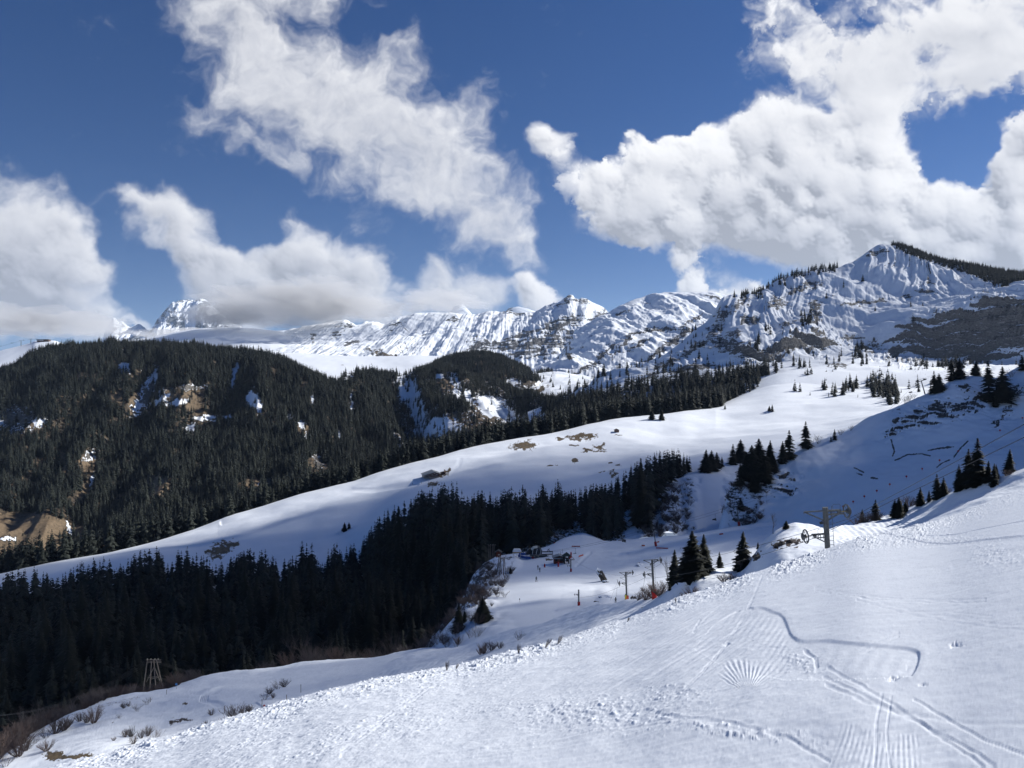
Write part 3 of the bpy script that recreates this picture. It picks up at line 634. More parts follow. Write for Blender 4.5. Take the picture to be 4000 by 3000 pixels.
# --- the sunny meadow ridge with the forest below it
M_MEAD = terrain_mat("meadow_snow", 1.6, ((.04, .037, .037), (.11, .10, .095)), (.25, .6))
CREST = [(-400, 1300, 520), (0, 1240, 480), (60, 1226, 485), (100, 1217, 490), (160, 1207, 500), (270, 1186, 520), (370, 1160, 540), (470, 1126, 560), (500, 1114, 565), (560, 1098, 580), (620, 1078, 590), (680, 1061, 600), (760, 1040, 610), (820, 1015, 625), (900, 998, 640), (1000, 971, 660), (1100, 950, 690),
         (1180, 938, 700), (1290, 912, 740), (1340, 903, 750), (1400, 898, 760), (1480, 888, 780), (1540, 882, 800), (1620, 862, 840), (1700, 842, 860), (1800, 838, 870), (1900, 833, 880), (2050, 830, 900), (2300, 820, 900)]
def d_mead(PX, PY, X, Y, Z, T):
    e = sstep(1.6, 2.3, T)
    w = fbm(X / 90, Y / 60, 3, 201) * 3.2 * e * (1 - .6 * sstep(3.5, 4, T))
    w = w + fbm(X / 26, Y / 20, 4, 205) * .45 * e
    gu = -2.0 * stroke(PX, PY, [(820, 1015), (800, 1090), (760, 1160)], 40, 2) * e
    dr = -.2 * stroke(PX, PY, [(972, 1020), (990, 1004), (994, 994)], 4, 1.8) 
    nf = fbm(X / 18, Y / 18, 4, 211) * 3 * (1 - e)
    road = .8 * stroke(PX, PY, [(480, 1130), (600, 1098), (760, 1055), (900, 1042)], 4, 1.5)
    pis = stroke(PX, PY, [(1540, 1030), (1530, 1090), (1530, 1150)], 26, .4)
    bank = 2.2 * stroke(PX, PY, [(1488, 1040), (1492, 1090), (1500, 1150)], 16, 1.6) + 3.5 * stroke(PX, PY, [(1440, 1080), (1450, 1150)], 22, 1.2)
    return w + gu + dr + nf * (1 - pis) - road + bank
def m_mead(PX, PY, X, Y, Z, T):
    g = .95 * blobs(PX, PY, [(1131, 963, 26, 9, -4), (1243, 946, 24, 6, 4), (1207, 948, 8, 3, 0), (1274, 943, 16, 6, 0), (1262, 938, 12, 3, 0), (1296, 966, 12, 6, 0), (1270, 972, 16, 3, -10), (1290, 975, 20, 1.5, 0), (1241, 995, 7, 4, 0), (1325, 1023, 8, 7, -20), (1335, 1005, 6, 2, 0), (1318, 1000, 5, 1.5, 0),
        (1193, 1005, 8, 1.2, 0), (1185, 1006, 5, 1.2, 0), (1300, 1019, 10, 1.5, -10), (936, 1046, 16, 4, -6), (950, 1024, 14, 4, 0), (966, 1019, 8, 5, 0), (1332, 932, 5, 1, 0), (1340, 940, 10, 1.2, 0), (1240, 962, 10, 1.5, 0), (478, 1187, 30, 14, -30), (500, 1180, 14, 6, -20), (452, 1192, 10, 4, 0), (1140, 940, 5, 1, 0)])
    n = fbm(X / 12, Y / 12, 4, 9)
    g = g * np.clip(.95 + n * .8, 0, 1)
    e = 1 - sstep(1.65, 2.0, T)
    r = .5 * e * sstep(-.1, .5, fbm(X / 16, Y / 16, 4, 14)) * (PX < 1480)
    fl = .55 * sstep(1.4, .9, T) * (PX < 1350) * (1 - blobs(PX, PY, [(580, 1330, 20, 18, 0), (322, 1385, 16, 12, 0), (418, 1370, 10, 24, 0), (470, 1400, 8, 14, 0), (365, 1215, 10, 10, 0), (1130, 1010, 4, 30, 0), (1375, 1150, 20, 30, 0)]))
    g = np.maximum(g, fl)
    bank = .50 * blobs(PX, PY, [(1445, 1100, 34, 50, 0), (1490, 1060, 10, 30, 0), (1400, 1150, 30, 20, 0), (1010, 1260, 30, 40, 0), (1480, 1140, 14, 16, 0)])
    return dict(rock=np.maximum(r, bank), grass=g)
sheet("meadow_ridge", xgrid(-400, 2300, -20, 1960, 1.5, 20),
      [[(-400, 1900, 200), (0, 1800, 210), (330, 1640, 230), (700, 1520, 250), (900, 1480, 270), (1000, 1400, 280), (1100, 1260, 310), (1180, 1195, 345), (1250, 1185, 350), (1400, 1160, 350), (1500, 1165, 365), (1560, 1170, 365), (1650, 1100, 400), (1750, 1010, 430), (1900, 930, 460), (2080, 860, 480), (2300, 800, 480)],
       [(-400, 1450, 310), (0, 1420, 310), (330, 1380, 320), (700, 1350, 330), (900, 1290, 345), (1000, 1230, 350), (1100, 1180, 365), (1200, 1140, 380), (1300, 1125, 385), (1400, 1095, 400), (1500, 1090, 405), (1560, 1090, 410), (1650, 1040, 440), (1750, 985, 480), (1900, 900, 520), (2080, 850, 560), (2300, 800, 560)],
       [(-400, 1330, 380), (0, 1290, 390), (200, 1265, 395), (300, 1250, 400), (500, 1235, 410), (600, 1250, 400), (700, 1235, 410), (800, 1170, 425), (900, 1110, 440), (1000, 1100, 450), (1150, 1105, 440), (1250, 1085, 450), (1350, 1045, 470), (1430, 1015, 470), (1480, 1035, 455), (1500, 1020, 465), (1560, 1015, 470), (1640, 985, 520), (1750, 950, 560), (1900, 900, 600), (2080, 860, 620), (2300, 820, 640)],
       [(-400, 1310, 460), (0, 1262, 440), (300, 1195, 470), (500, 1165, 490), (700, 1120, 510), (900, 1045, 545), (1100, 1000, 570), (1300, 972, 605), (1500, 955, 630), (1700, 925, 650), (1900, 880, 680), (2100, 860, 700), (2300, 840, 700)],
       CREST,
       [(-400, 1450, 750), (0, 1400, 720), (500, 1250, 760), (900, 1100, 850), (1180, 1010, 950), (1380, 950, 980), (1480, 902, 960), (1600, 850, 950), (1700, 812, 980), (1850, 795, 1000), (2050, 792, 1000), (2300, 790, 1000)]],
      [60, 70, 60, 60, 50], M_MEAD, d_mead, m_mead, smooth=36)

# --- the near shaded hillside on the right
M_NEARH = terrain_mat("near_hillside_snow", 1.3, ((.03, .03, .033), (.10, .09, .08)), (.45, .7))
ST = [(1530, 1200, 335), (1548, 1160, 340), (1560, 1110, 345), (1575, 1060, 350), (1600, 1030, 355), (1640, 1008, 362), (1700, 985, 372), (1740, 966, 378), (1780, 950, 383), (1830, 932, 388), (1870, 905, 393), (1920, 885, 397), (1960, 868, 400), (2000, 850, 402), (2030, 836, 405), (2060, 818, 408), (2100, 812, 412), (2150, 815, 412), (2180, 803, 412),
      (2212, 782, 412), (2300, 640, 425), (2450, 430, 450), (2700, 190, 500), (3300, 60, 620)]
def d_nearh(PX, PY, X, Y, Z, T):
    e = sstep(.2, .8, T)
    w = fbm(X / 34, Y / 30, 4, 221) * 3.4 * e * (1 - .5 * sstep(1.8, 2.0, T))
    rk = blobs(PX, PY, NHR)
    st = ((Z + 1.2 * fbm(X / 9, Y / 9, 3, 7)) / 2.6) % 1.0
    return w + terrace(Z, 2.6, .7, X, Y, 9) * rk * .9 + fbm(X / 5, Z / 2.5, 4, 225) * (.10 + .7 * rk) * e
NHR = [(1945, 915, 26, 16, -28), (1985, 895, 40, 14, -14), (2030, 885, 34, 20, -10), (2080, 880, 44, 14, 0), (2110, 868, 26, 12, 10), (1925, 935, 20, 8, -30), (2000, 915, 40, 9, -4), (2050, 905, 30, 5, 0), (2150, 915, 12, 12, -50), (2175, 885, 12, 22, 35), (2085, 836, 16, 8, 0),
       (2195, 845, 26, 14, -10), (1700, 1030, 26, 8, 14), (1700, 1058, 26, 10, 10), (1660, 1010, 16, 20, 0), (2125, 855, 20, 14, 0)]
def m_nearh(PX, PY, X, Y, Z, T):
    r = .86 * blobs(PX, PY, NHR); r = r * (.5 + .5 * sstep(.2, .45, steep(X, Y, Z)))
    for l in ([(1933, 995), (1960, 982), (1990, 980), (2009, 985)], [(2005, 973), (2030, 968), (2060, 965)], [(2060, 988), (2075, 968), (2091, 953)], [(2024, 1009), (2035, 1000), (2052, 993)], [(1845, 1010), (1865, 1020)], [(1850, 1022), (1862, 1026)], [(1925, 950), (1932, 975), (1928, 985)], [(1882, 1032), (1896, 1034)]):
        r = np.maximum(r, .75 * stroke(PX, PY, l, 2.0, 1))
    r = np.maximum(r, .58 * blobs(PX, PY, [(1590, 1060, 26, 50, 0), (1600, 1110, 30, 30, 10), (1640, 1050, 30, 40, 0)]))
    return dict(rock=r)
sheet("near_hillside", xgrid(1530, 3300, 1530, 2260, 1.25, 20),
      [[(1530, 1215, 325), (1600, 1165, 325), (1700, 1155, 305), (1830, 1160, 285), (2000, 1130, 265), (2212, 1100, 255), (3300, 1000, 250)],
       [(1530, 1206, 330), (1640, 1095, 340), (1740, 1060, 338), (1900, 1000, 342), (2060, 945, 350), (2212, 930, 350), (2450, 760, 370), (2700, 560, 400), (3300, 450, 440)],
       ST, [(x, y + 70, D + 55) for x, y, D in ST]], [70, 110, 12], M_NEARH, d_nearh, m_nearh, smooth=10)

# --- the piste basin with the lifts
M_PISTE = terrain_mat("piste_snow", .8, ((.04, .038, .036), (.13, .11, .10)), (.3, .25))
def d_piste(PX, PY, X, Y, Z, T):
    gr = stroke(PX, PY, [(1120, 1215), (1150, 1260), (1180, 1340)], 60, .8)
    w = fbm(X / 14, Y / 14, 4, 231) * .55 * (1 - .8 * gr)
    w = w + .45 * stroke(PX, PY, [(1305, 1286)], 14, 1.8) + 1.0 * stroke(PX, PY, [(1110, 1215), (1090, 1222)], 12, 1.8)
    w = w + fbm(X / 9, Y / 9, 3, 233) * 1.3 * sstep(1110, 1060, PX) * sstep(1150, 1180, PY) * sstep(1390, 1330, PY)
    w = w - .30 * stroke(PX, PY, [(1246, 1222), (1262, 1205), (1275, 1194)], 3, 1.8)
    bank = sstep(1480, 1700, PX) * sstep(1180, 1140, PY)
    return w + fbm(X / 8, Y / 8, 3, 237) * .7 * bank + .010 * fbm(X * 1.3 + Y * .05, Y / 14, 3, 239) * gr
def m_piste(PX, PY, X, Y, Z, T):
    r = .62 * blobs(PX, PY, [(1050, 1225, 22, 20, 0), (1035, 1250, 16, 30, 20), (1030, 1290, 14, 20, 20), (1000, 1300, 20, 26, 0), (1060, 1262, 16, 5, -20), (1100, 1205, 14, 3, 0)])
    r = np.maximum(r, .8 * blobs(PX, PY, [(1383, 1219, 8, 3, 4), (1072, 1280, 6, 3, 0), (1290, 1300, 4, 1.5, 0)]))
    return dict(rock=r, grass=.8 * blobs(PX, PY, [(1052, 1248, 12, 5, -14), (1185, 1208, 10, 1.6, 0)]))
P4 = [(850, 1450, 290), (960, 1345, 270), (1000, 1290, 280), (1030, 1232, 300), (1050, 1215, 305), (1075, 1202, 312), (1130, 1193, 330), (1180, 1181, 335), (1215, 1164, 345), (1240, 1155, 352), (1258, 1151, 355), (1280, 1158, 350), (1310, 1168, 340), (1400, 1162, 338), (1500, 1152, 340), (1600, 1136, 340), (1660, 1128, 330), (1750, 1140, 300), (2100, 1120, 280)]
sheet("piste_basin", xgrid(850, 2100, 940, 1840, 1.25, 20),
      [[(850, 1560, 120), (1040, 1460, 130), (1200, 1420, 130), (1400, 1380, 130), (1600, 1330, 120), (1800, 1250, 120), (2100, 1200, 120)],
       [(850, 1500, 160), (1000, 1400, 165), (1100, 1355, 168), (1200, 1345, 165), (1300, 1320, 165), (1400, 1310, 170), (1600, 1260, 170), (1800, 1200, 180), (2100, 1150, 200)],
       [(850, 1480, 190), (960, 1370, 190), (1020, 1310, 200), (1100, 1290, 210), (1200, 1275, 215), (1300, 1270, 220), (1400, 1262, 215), (1600, 1220, 220), (1800, 1170, 230), (2100, 1120, 240)],
       [(850, 1465, 240), (960, 1356, 230), (1020, 1290, 240), (1060, 1255, 258), (1110, 1240, 270), (1200, 1232, 275), (1300, 1225, 275), (1400, 1208, 275), (1600, 1162, 285), (1800, 1152, 275), (2100, 1120, 270)],
       P4, [(x, y + 55, D + 35) for x, y, D in P4]], [20, 60, 60, 70, 12], M_PISTE, d_piste, m_piste, smooth=10)

# --- the shelf with the lower track, and the tree-topped mounds
M_SHELF = terrain_mat("shelf_snow", .45, ((.025, .02, .018), (.09, .06, .045)), (.5, .12))
SH = [(-300, 1760, 80), (-40, 1672, 88), (0, 1642, 92), (30, 1615, 100), (60, 1592, 110), (130, 1556, 130), (200, 1528, 150), (260, 1510, 160), (330, 1497, 170), (440, 1466, 190), (500, 1456, 200), (560, 1450, 205), (680, 1431, 210), (740, 1428, 208), (800, 1424, 200), (900, 1406, 190), (1000, 1398, 170), (1040, 1385, 160), (1100, 1365, 150), (1200, 1335, 140),
      (1300, 1306, 128), (1350, 1298, 118), (1420, 1294, 105), (1440, 1280, 100), (1465, 1256, 96), (1490, 1235, 95), (1512, 1228, 96), (1545, 1227, 98), (1575, 1226, 98), (1596, 1225, 95), (1612, 1212, 92), (1630, 1195, 90), (1647, 1174, 88), (1660, 1160, 87), (1675, 1149, 86), (1697, 1137, 85), (1722, 1130, 85), (1747, 1130, 85), (1767, 1134, 85),
      (1790, 1138, 86), (1818, 1134, 90), (1870, 1126, 95), (1923, 1119, 98), (1950, 1113, 98), (1961, 1100, 98), (1998, 1088, 96), (2061, 1060, 92), (2101, 1047, 90), (2212, 1010, 85), (2500, 900, 80)]
def d_shelf(PX, PY, X, Y, Z, T):
    e = sstep(0, .6, T)
    w = fbm(X / 16, Y / 16, 4, 241) * 1.1 * e + fbm(X / 3.2, Y / 3.2, 4, 243) * .16
    tr = 0
    for k in range(5):      # the swirl of the lower track
        o = k * 3.4
        tr = tr + stroke(PX, PY, [(560 + o, 1475 + o * .1), (480 + o, 1484), (436 + o, 1500), (432 + o * 1.1, 1514), (470 + o, 1524 - o * .3), (540 + o, 1526 - o * .2), (562 + o, 1530)], 1.2, 1.2)
    w = w - .16 * np.clip(tr, 0, 1)
    flat = stroke(PX, PY, [(820, 1430), (650, 1470), (500, 1495)], 26, 1)
    w = w * (1 - .6 * flat)
    tr2 = np.abs(((PY + PX * .62) / 6.0) % 1 - .5) * stroke(PX, PY, [(560, 1590), (700, 1515), (790, 1470), (1000, 1420)], 12, .6) * .09
    rd = np.abs(((PY + PX * .35) / 7.0) % 1 - .5) * .10 * stroke(PX, PY, [(1180, 1350), (1300, 1325), (1420, 1310)], 22, .6)
    mt = np.abs(((PY - (PX - 1700) * .55) / 8.0) % 1 - .5) * .12 * stroke(PX, PY, [(1820, 1160), (1950, 1130)], 26, .6)
    return w + tr2 + rd + mt + fbm(X / 1.1, Y / 1.1, 3, 247) * .05
def m_shelf(PX, PY, X, Y, Z, T):
    r = .9 * blobs(PX, PY, [(1699, 1173, 14, 8, 0), (1676, 1178, 10, 7, 30), (1722, 1170, 10, 6, -10), (1637, 1202, 10, 7, -20), (1508, 1242, 6, 4, -50), (375, 1560, 12, 3, -10), (400, 1555, 16, 3, 0), (1387, 1312, 4, 2, 0), (1990, 1085, 8, 2, 0)])
    r = np.maximum(r, .7 * blobs(PX, PY, [(390, 1546, 10, 2, 0), (378, 1553, 12, 2, 5), (245, 1560, 3, 2, 0)]))
    g = 1.0 * blobs(PX, PY, [(118, 1633, 24, 8, 2), (165, 1634, 34, 4, -6), (400, 1520, 10, 2, 0)])
    br = .38 * stroke(PX, PY, [(-100, 1700), (0, 1640), (60, 1592), (130, 1556), (200, 1530), (300, 1506)], 5, 1.4)
    return dict(rock=r, grass=np.maximum(g, br))
sheet("lower_shelf", xgrid(-300, 2500, -20, 2230, 1.25, 20),
      [[(-300, 2150, 26), (100, 1850, 24), (500, 1720, 28), (900, 1600, 32), (1200, 1500, 36), (1500, 1400, 40), (1800, 1330, 40), (2212, 1230, 46), (2500, 1150, 46)],
       [(-300, 1950, 50), (0, 1780, 52), (200, 1700, 56), (500, 1620, 62), (700, 1560, 70), (900, 1500, 76), (1100, 1440, 82), (1300, 1380, 84), (1450, 1340, 78), (1600, 1290, 68), (1700, 1240, 62), (1800, 1215, 62), (1950, 1180, 66), (2212, 1110, 66), (2500, 1020, 62)],
       [(-300, 1850, 66), (0, 1715, 72), (200, 1620, 84), (350, 1580, 100), (500, 1538, 112), (600, 1510, 124), (700, 1490, 130), (800, 1470, 130), (900, 1450, 126), (1000, 1430, 124), (1100, 1398, 122), (1200, 1370, 116), (1300, 1335, 108), (1400, 1312, 96), (1460, 1275, 88), (1512, 1242, 86), (1590, 1238, 86), (1650, 1195, 78), (1700, 1170, 76), (1800, 1165, 78), (1950, 1135, 86), (2212, 1050, 80), (2500, 950, 74)],
       SH, [(x, y + 60, D * 1.12) for x, y, D in SH]], [30, 90, 110, 14], M_SHELF, d_shelf, m_shelf, smooth=10)

# --- the snow slope underfoot
M_FORE = terrain_mat("trodden_snow", .030, bump=(.7, .02))
FC = [(-300, 1790), (0, 1690), (100, 1660), (180, 1640), (240, 1627), (300, 1606), (350, 1592), (400, 1583), (430, 1568), (500, 1549), (600, 1522), (700, 1492), (800, 1470), (870, 1458), (900, 1452), (1000, 1435), (1100, 1410), (1150, 1398), (1200, 1385), (1250, 1368), (1300, 1352), (1350, 1338), (1400, 1318), (1450, 1297), (1500, 1280), (1560, 1262),
      (1600, 1247), (1640, 1233), (1700, 1215), (1750, 1199), (1787, 1188), (1810, 1178), (1850, 1164), (1900, 1153), (1950, 1144), (2000, 1132), (2050, 1118), (2100, 1098), (2150, 1078), (2212, 1055), (2400, 985), (2700, 880)]
ARC = [(1627, 1309), (1641, 1307), (1662, 1314), (1690, 1326), (1704, 1347), (1711, 1368), (1732, 1381), (1788, 1379), (1858, 1386), (1920, 1391), (1963, 1396), (1991, 1409), (1984, 1442), (1970, 1463)]
_u = np.arange(len(ARC)); _v = np.linspace(0, len(ARC) - 1, 70); _w = np.hanning(9)[1:-1]; _w /= _w.sum()
ARC = [tuple(q) for q in np.stack([np.convolve(np.pad(pchip(_u, [a[k] for a in ARC], _v), 3, mode='edge'), _w, 'valid') for k in (0, 1)], -1)]
def fore_rows():
    xs_ = [p[0] for p in FC]
    Dc = lambda x: float(np.interp(x, [-300, 100, 600, 1106, 1700, 2212, 2700], [11, 12, 15, 19, 27, 34, 38]))
    def D(x, y, yc): return 1.62 / ((y - yc) / F + 1.62 / Dc(x))
    ys = [2300, 1900, 1750]
    rows = []
    fr = [5.0, 1.0, .62, .38, .22, .12, .05, 0]
    for f_ in fr:
        r = []
        for x, yc in FC:
            y = yc + f_ * (2000 - yc)
            r.append((x, y, D(x, y, yc)))
        rows.append(r)
    rows.append([(x, yc + 22, Dc(x) * 1.16) for x, yc in FC])
    rows.append([(x, yc + 110, Dc(x) * 1.5) for x, yc in FC])
    return rows
def d_fore(PX, PY, X, Y, Z, T):
    D = Y; p = D / F
    yc = np.interp(PX, [a for a, b in FC], [b for a, b in FC])
    band = np.exp(-((PY - yc - 8) / 22) ** 2)                      # rubble thrown up along the edge
    left = sstep(1450, 900, PX + (PY - 1400) * .9)                 # churned part
    smooth_r = sstep(-40, 60, (PX - 1640) * .62 - (PY - 1330) * 1.0 + 0 * PX) * sstep(1700, 1760, PX + (PY - 1300) * .1)
    patch0 = sstep(-.25, .3, fbm(X / 1.1, Y / 2.2, 3, 267))
    n1 = fbm(X / 1.3, Y / 1.3, 4, 251); n2 = fbm(X / .32, Y / .32, 4, 253); n3 = fbm(X / .09, Y / .09, 4, 255)
    lump = np.clip(fbm(X / .20, Y / .20, 3, 257, .5) - .08, 0, 1)
    lump2 = np.clip(fbm(X / .50, Y / .50, 3, 259, .5) - .12, 0, 1)
    patch = sstep(-.05, .35, fbm(X / .9, Y / 1.6, 3, 261))
    n4 = fbm(X / .035, Y / .035, 3, 256, .6)
    w = n1 * .035 * (1 - .6 * smooth_r) + n2 * (.006 + .016 * left) + n3 * (.0034 + .0060 * left * patch0) + n4 * (.0018 + .0018 * left)
    lump3 = np.clip(fbm(X / .085, Y / .085, 2, 258, .5) - .12, 0, 1)
    w = w + lump * (.008 + .020 * left) * patch * (1 - smooth_r) + lump2 * (.026 * left * patch) + lump3 * (.022 * left * patch0 + .004) * (1 - smooth_r)
    kb = np.clip(.55 + .9 * fbm(PX / 60, PX * 0 + 3.3, 3, 271), .15, 1.2)
    w = w + band * kb * (lump * .12 + lump2 * .13 + lump3 * .06) * np.clip(D / 16, .5, 1.8) * (1 - .75 * sstep(2020, 2150, PX))
    # streaks running along the slope where skis slid
    sdir = X * .80 - Y * .60; tdir = X * .60 + Y * .80
    stk = fbm(sdir / .11, tdir / 2.6, 3, 263)
    reg = sstep(1750, 1500, PX) * sstep(900, 1150, PX) * sstep(1560, 1420, PY)
    w = w + stk * .011 * reg
    s2 = X * .15 + Y * .99; t2 = X * .99 - Y * .15
    w = w + fbm(s2 / .10, t2 / 1.4, 3, 265) * .009 * sstep(1400, 1520, PY) * (1 - smooth_r)
    # the carved edge
    dist = 1e9; side = 0
    inn = inside(PX, PY, ARC + [(1700, 1470), (1560, 1440), (1500, 1400), (1540, 1350), (1590, 1320)])
    d2 = np.full(PX.shape, 1e9)
    for (x0, y0), (x1, y1) in zip(ARC[:-1], ARC[1:]):
        dx, dy = x1 - x0, y1 - y0
        t = np.clip(((PX - x0) * dx + (PY - y0) * dy) / (dx * dx + dy * dy), 0, 1)
        d2 = np.minimum(d2, (PX - x0 - t * dx) ** 2 + ((PY - y0 - t * dy) * 1.0) ** 2)
    dd = np.sqrt(d2)
    dep = .022 * sstep(0, 7, dd) * np.exp(-np.clip(dd - 9, 0, 999) / 60) * inn
    lip = .002 * np.exp(-((dd - 9) / 6) ** 2) * (~inn)
    w = w - dep + lip
    # ribs under the carved edge
    def fan(cx, cy, r0, r1, a0, a1, n, h, squash=.8, sk=0):
        dx = PX - cx; dy = (PY - cy) / squash
        r = np.hypot(dx, dy); a = np.degrees(np.arctan2(-dy, dx))
        m_ = sstep(r0, r0 + 12, r) * sstep(r1, r1 - 22, r) * sstep(a0 - 2, a0 + 3, a) * sstep(a1 + 2, a1 - 3, a)
        m_ = m_ * sstep(-.45, .25, fbm(PX / 46, PY / 26, 3, 277))
        return h * np.cos((a - a0) / (a1 - a0) * n * 2 * np.pi + .8 * perlin(r / 60, a / 14, 3)) * m_
    w = w + fan(1617, 1500, 14, 104, 32, 150, 15, .0042, .86)
    w = w + fan(1950, 1250, 330, 640, -112, -84, 16, .0015, 1.0) * sstep(1500, 1530, PY)
    rb = sstep(10, 22, dd) * sstep(95, 40, dd) * inn
    w = w + .0020 * np.cos((PX * .82 + PY * .58) / 7.0 * 2 * np.pi * .62) * rb * sstep(1720, 1690, PX)
    w = w + .0016 * np.cos((PX * .85 + PY * .5) / 30 * 2 * np.pi) * rb * sstep(1760, 1800, PX)
    par = inside(PX, PY, [(1500, 1330), (1600, 1310), (1640, 1330), (1560, 1420), (1440, 1440)])
    w = w + .0012 * np.cos((PX * .60 + PY * .80) / 8.5 * 2 * np.pi) * par
    # ski tracks
    for l, wd, h in (([(1790, 1440), (1865, 1482), (1960, 1543), (2080, 1625), (2212, 1712)], 3.4, .026), ([(1780, 1458), (1900, 1520), (2060, 1600), (2160, 1660)], 3.5, .025), ([(1975, 1512), (2040, 1550), (2130, 1600), (2240, 1640)], 3, .03),
                     ([(1905, 1500), (1893, 1560), (1890, 1680)], 3, .02), ([(1925, 1505), (1915, 1580), (1925, 1680)], 2.5, .02), ([(1430, 1545), (1550, 1560), (1700, 1590), (1790, 1640)], 3.5, .03), ([(1180, 1480), (1400, 1430), (1560, 1350)], 3, .015),
                     ([(1500, 1365), (1530, 1330), (1580, 1290)], 2, .014), ([(1498, 1362), (1512, 1340)], 2.2, .03), ([(1385, 1300), (1500, 1290), (1600, 1250)], 3, .03), ([(700, 1600), (900, 1520), (1100, 1450), (1250, 1400)], 4, .02),
                     ([(1320, 1405), (1700, 1395)], 2, .012), ([(1740, 1402), (1762, 1420), (1764, 1436)], 4, .05), ([(1830, 1185), (1960, 1178), (2100, 1172), (2230, 1165)], 5, .03),
                     ([(2060, 1222), (2120, 1200), (2212, 1190)], 6, .02)):
        s_ = stroke(PX, PY + n2 * 3, l, wd, 1.2)
        h *= .20; w = w - h * s_ + h * .5 * stroke(PX, PY + n2 * 3, [(x, y - wd * 1.5) for x, y in l], wd * .7, 1.4) * (.6 + n2)
    for (x, y, r) in ((2065, 1392, 8), (1687, 1391 + 40, 0), (1930, 1465, 8), (1995, 1480, 5), (1570, 1390, 5)):
        if r: w = w - .020 * blobs(PX, PY, [(x, y, r * 1.2, r * .5, -5)])
    rt = random.Random(17)          # many old, half-filled ski tracks crossing the slope
    for _ in range(22):
        x0 = rt.uniform(100, 2100); y0 = float(np.interp(x0, [a for a, b in FC], [b for a, b in FC])) + rt.uniform(60, 480)
        a = math.radians(rt.uniform(-50, -12)) if rt.random() < .7 else math.radians(rt.uniform(5, 40)); L_ = rt.uniform(250, 620); k = rt.uniform(-.5, .5)
        pts = [(x0 + L_ * t * math.cos(a + k * t), y0 + L_ * t * math.sin(a + k * t) * .7) for t in (0, .17, .34, .5, .67, .84, 1)]
        d_ = rt.uniform(.0025, .0075); g_ = rt.uniform(4, 9)
        for off in (0, g_): w = w - d_ * stroke(PX, PY + n2 * 4, [(x, y + off) for x, y in pts], rt.uniform(1.2, 2.4), 1.8) * (.5 + patch0 * .6)
    rub = blobs(PX, PY, [(1730, 1430, 36, 16, 20), (2150, 1200, 50, 22, 10), (2000, 1170, 120, 9, -4), (1450, 1500, 60, 14, 0), (1600, 1580, 160, 9, 6), (1300, 1540, 160, 30, 0)])
    w = w + rub * (lump * .04 + lump3 * .03 + n3 * .008)
    return w * sstep(8.9, 8.0, T)
xs_f = xgrid(-300, 2700, -16, 2228, 1.25, 16)
sheet("snow_slope", xs_f, fore_rows(), [12, 14, 70, 90, 90, 80, 70, 16, 8], M_FORE, d_fore, smooth=60)

# the same slope carried on round and behind the viewpoint
def slope_behind():
    a = np.concatenate([np.arange(-90, -20, 2.0), np.arange(-20, 40, .4), np.arange(40, 91, 2.0)]); b = np.concatenate([np.arange(-90, -4, 2.0), np.arange(-4, 46, .4)])
    X, Y = np.meshgrid(a, b)
    Z = -1.62 - .259 * Y + .287 * X - .05 + fbm(X / 9, Y / 9, 3, 4) * .25 * sstep(6, 14, np.hypot(X, Y))
    q = X / np.maximum(Y, .5); m = np.maximum(sstep(.76, .90, q), sstep(-.78, -.88, q))
    Z = Z - (1 - m) * (.03 * np.clip(Y, 0, 6) + np.clip(Y - 3, 0, 99) * .6) + m * .020 * np.clip(Y, 0, 30) * (X > 0) - np.clip(X - 40, 0, 99) * .1
    n = len(a); v = np.stack([X, Y, Z], -1).reshape(-1, 3)
    f = [(i * n + j, i * n + j + 1, (i + 1) * n + j + 1, (i + 1) * n + j) for i in range(len(b) - 1) for j in range(n - 1)]
    me = bpy.data.meshes.new("snow_slope"); me.from_pydata(v.tolist(), [], f); me.materials.append(M_FORE); me.polygons.foreach_set('use_smooth', [True] * len(f))
    o = bpy.data.objects.new("snow_slope", me); col.objects.link(o); o['kind'] = 'structure'
slope_behind()

# the ground everything stands on, out to the horizon
M_LAND = terrain_mat("valley_floor_snow", 60, bump=(.2, 5))
def base_ground():
    n = 60; L_ = 24000
    a = np.linspace(-L_, L_, n); X, Y = np.meshgrid(a, a)
    me = bpy.data.meshes.new("ground")
    Z = np.full(X.shape, -700.0) + fbm(X / 9000, Y / 9000, 3, 5) * 150
    vs_ = np.stack([X, Y, Z], -1).reshape(-1, 3)
    f = [(i * n + j, i * n + j + 1, (i + 1) * n + j + 1, (i + 1) * n + j) for i in range(n - 1) for j in range(n - 1)]
    me.from_pydata(vs_.tolist(), [], f); me.materials.append(M_LAND)
    o = bpy.data.objects.new("ground", me); col.objects.link(o); o['kind'] = 'structure'
base_ground()
# ------------------------------------------------------------------ trees
def flat_mat(name, c, rough=.8, var=.0, scale=3.0, metal=0.0, c2=None):
    m, nt, b = newmat(name)
    b.inputs['Roughness'].default_value = rough; b.inputs['Metallic'].default_value = metal
    if var or c2:
        tc = nt.nodes.new('ShaderNodeTexCoord'); n = noise_n(nt, scale, 4, .6, tc.outputs['Object'])
        lo = tuple(x * (1 - var) for x in c); hi = c2 if c2 else tuple(min(1, x * (1 + var)) for x in c)
        nt.links.new(ramp_n(nt, n, [(.3, lo), (.7, hi)]), b.inputs['Base Color'])
    else: b.inputs['Base Color'].default_value = (*c, 1)
    return m

